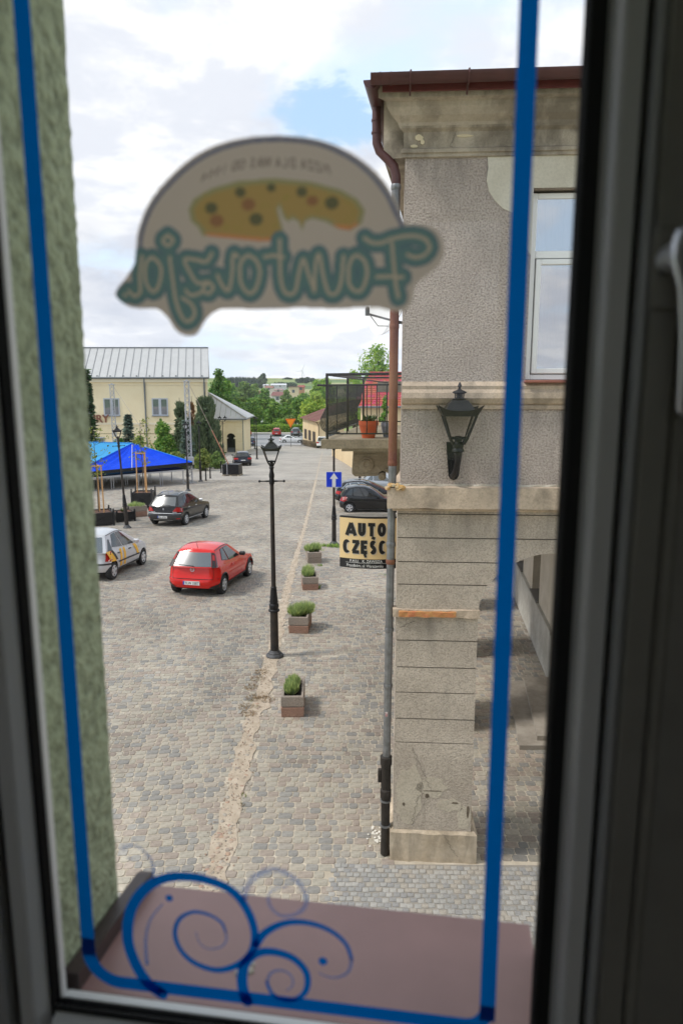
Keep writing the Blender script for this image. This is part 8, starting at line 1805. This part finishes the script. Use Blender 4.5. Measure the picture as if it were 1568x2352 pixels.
broadleaf('tall pale green poplar like tree over the balcony rail', 868, 788, 112, 96, 'lite', n=5200, size=.16, seed=35, low=.2, cl=26); broadleaf('lower pale green tree left of the tall one at the balcony corner', 812, 848, 56, 104, 'lite', n=2800, size=.18, seed=32); broadleaf('bushy green tree against the red roof beside the drainpipe', 884, 905, 26, 58, 'mid', n=1200, size=.12, seed=33, low=.1)
# distant woods on the rise, each crown still readable as a lump, far ones as one mass
def far_tree(label, px, top, w, Y, mk, seed, bpx): broadleaf(label, px, top, w, Y, mk, base=hill_z(dep(px, 880, Y).x, Y) - .5, n=700, size=Y * .0016, seed=seed, low=.1, cl=9)
far_tree('solitary big round tree on the skyline left of the fields', 605, 858, 22, 700, 'far', 41, 884)
for k, (px, tp, w) in enumerate(((660, 868, 14), (652, 871, 12), (668, 870, 9))): far_tree(('copse tree in the middle of the skyline', 'left tree of the skyline copse', 'right small tree of the skyline copse')[k], px, tp, w, 1050, 'far', 50 + k, 876)
for k, (px, tp, w) in enumerate(((694, 868, 16), (706, 867, 18), (718, 869, 16), (684, 871, 12))): far_tree(('left big tree of the right hand wood', 'middle tree of the right hand wood', 'right tree of the right hand wood', 'leftmost small tree of the right hand wood')[k], px, tp, w, 900, 'far', 60 + k, 882)
def fir_wood():
    rnd = random.Random(12); mb = MB()
    for k in range(300):
        px = rnd.uniform(505, 604); Y = rnd.uniform(740, 860); tp = 866 + (604 - px) * -.012 + rnd.uniform(-2, 3.5); b = dep(px, 884, Y); b.z = hill_z(b.x, Y) - .5; h = max(6, dep(px, tp, Y).z - b.z); w = h * rnd.uniform(.16, .26)
        for j in range(7):
            z0, z1 = h * (.05 + j * .12), h * min(1, .3 + j * .13); r_ = w * (1 - j / 7.6); m = 6; a0 = rnd.random(); V = [(b.x + r_ * math.cos(a0 + q * 1.05) * rnd.uniform(.8, 1.2), Y + r_ * math.sin(a0 + q * 1.05), b.z + z0) for q in range(m)] + [(b.x, Y, b.z + z1)]; mb.add(V, [(q, (q + 1) % m, m) for q in range(m)])
    tag(mb.build('fir_wood', leaf_mat('fir_far', (.035, .06, .035), .1)), 'dark fir wood along the skyline left of the solitary tree', 'wood', None, 'stuff')
    mb = MB()
    for k in range(240):
        Y = rnd.uniform(240, 520); px = rnd.uniform(470, 830); x = dep(px, 900, Y).x; r_ = rnd.uniform(2, 5); leaves(mb, (x, Y, hill_z(x, Y) + r_ * .6), (r_ * 1.4, r_, r_), 70, .75, rnd, .5)
    tag(mb.build('valley_scrub', LM['olive']), 'soft mass of scrub and hedgerows across the valley floor', 'scrub', None, 'stuff')
    mb = MB()
    for k in range(60):
        Y = 780 + rnd.uniform(-8, 8); px = rnd.uniform(632, 676); x = dep(px, 880, Y).x; leaves(mb, (x, Y, hill_z(x, Y) + 2), (4, 3, 3), 40, 1.1, rnd, .5)
    tag(mb.build('field_hedgerow', LM['far']), 'dark field hedgerow below the skyline copse', 'hedgerow', None, 'stuff')
fir_wood()
def cables():
    for k, (z, lab) in enumerate(((2.2, 'upper overhead wire across the valley trees'), (1.2, 'lower overhead wire across the valley trees'))):
        t = thing('overhead_wire', lab, 'wire', (0, 0, 0)); mb = MB(); mb.tube([(-40 + 8 * i, 160, z - .5 * math.sin(math.pi * i / 10)) for i in range(11)], .03, 4); mb.build('wire', M_RUBBER, t)
cables()

# ---- the damp air over the valley
def haze_box():
    mb = MB(); mb.box(-3000, 3000, -320, 2700, -40, 82); h = mb.build('haze', []); m = bpy.data.materials.new('air'); m.use_nodes = True; nt = m.node_tree; nt.nodes.remove(nt.nodes['Principled BSDF']); v = nt.nodes.new('ShaderNodeVolumePrincipled'); v.inputs['Color'].default_value = (.95, .97, 1, 1); v.inputs['Density'].default_value = .00011; v.inputs['Anisotropy'].default_value = .3; nt.links.new(v.outputs[0], nt.nodes['Material Output'].inputs['Volume']); h.data.materials.append(m); tag(h, 'thin pale haze in the air over the valley', 'haze', None, 'stuff')
haze_box()
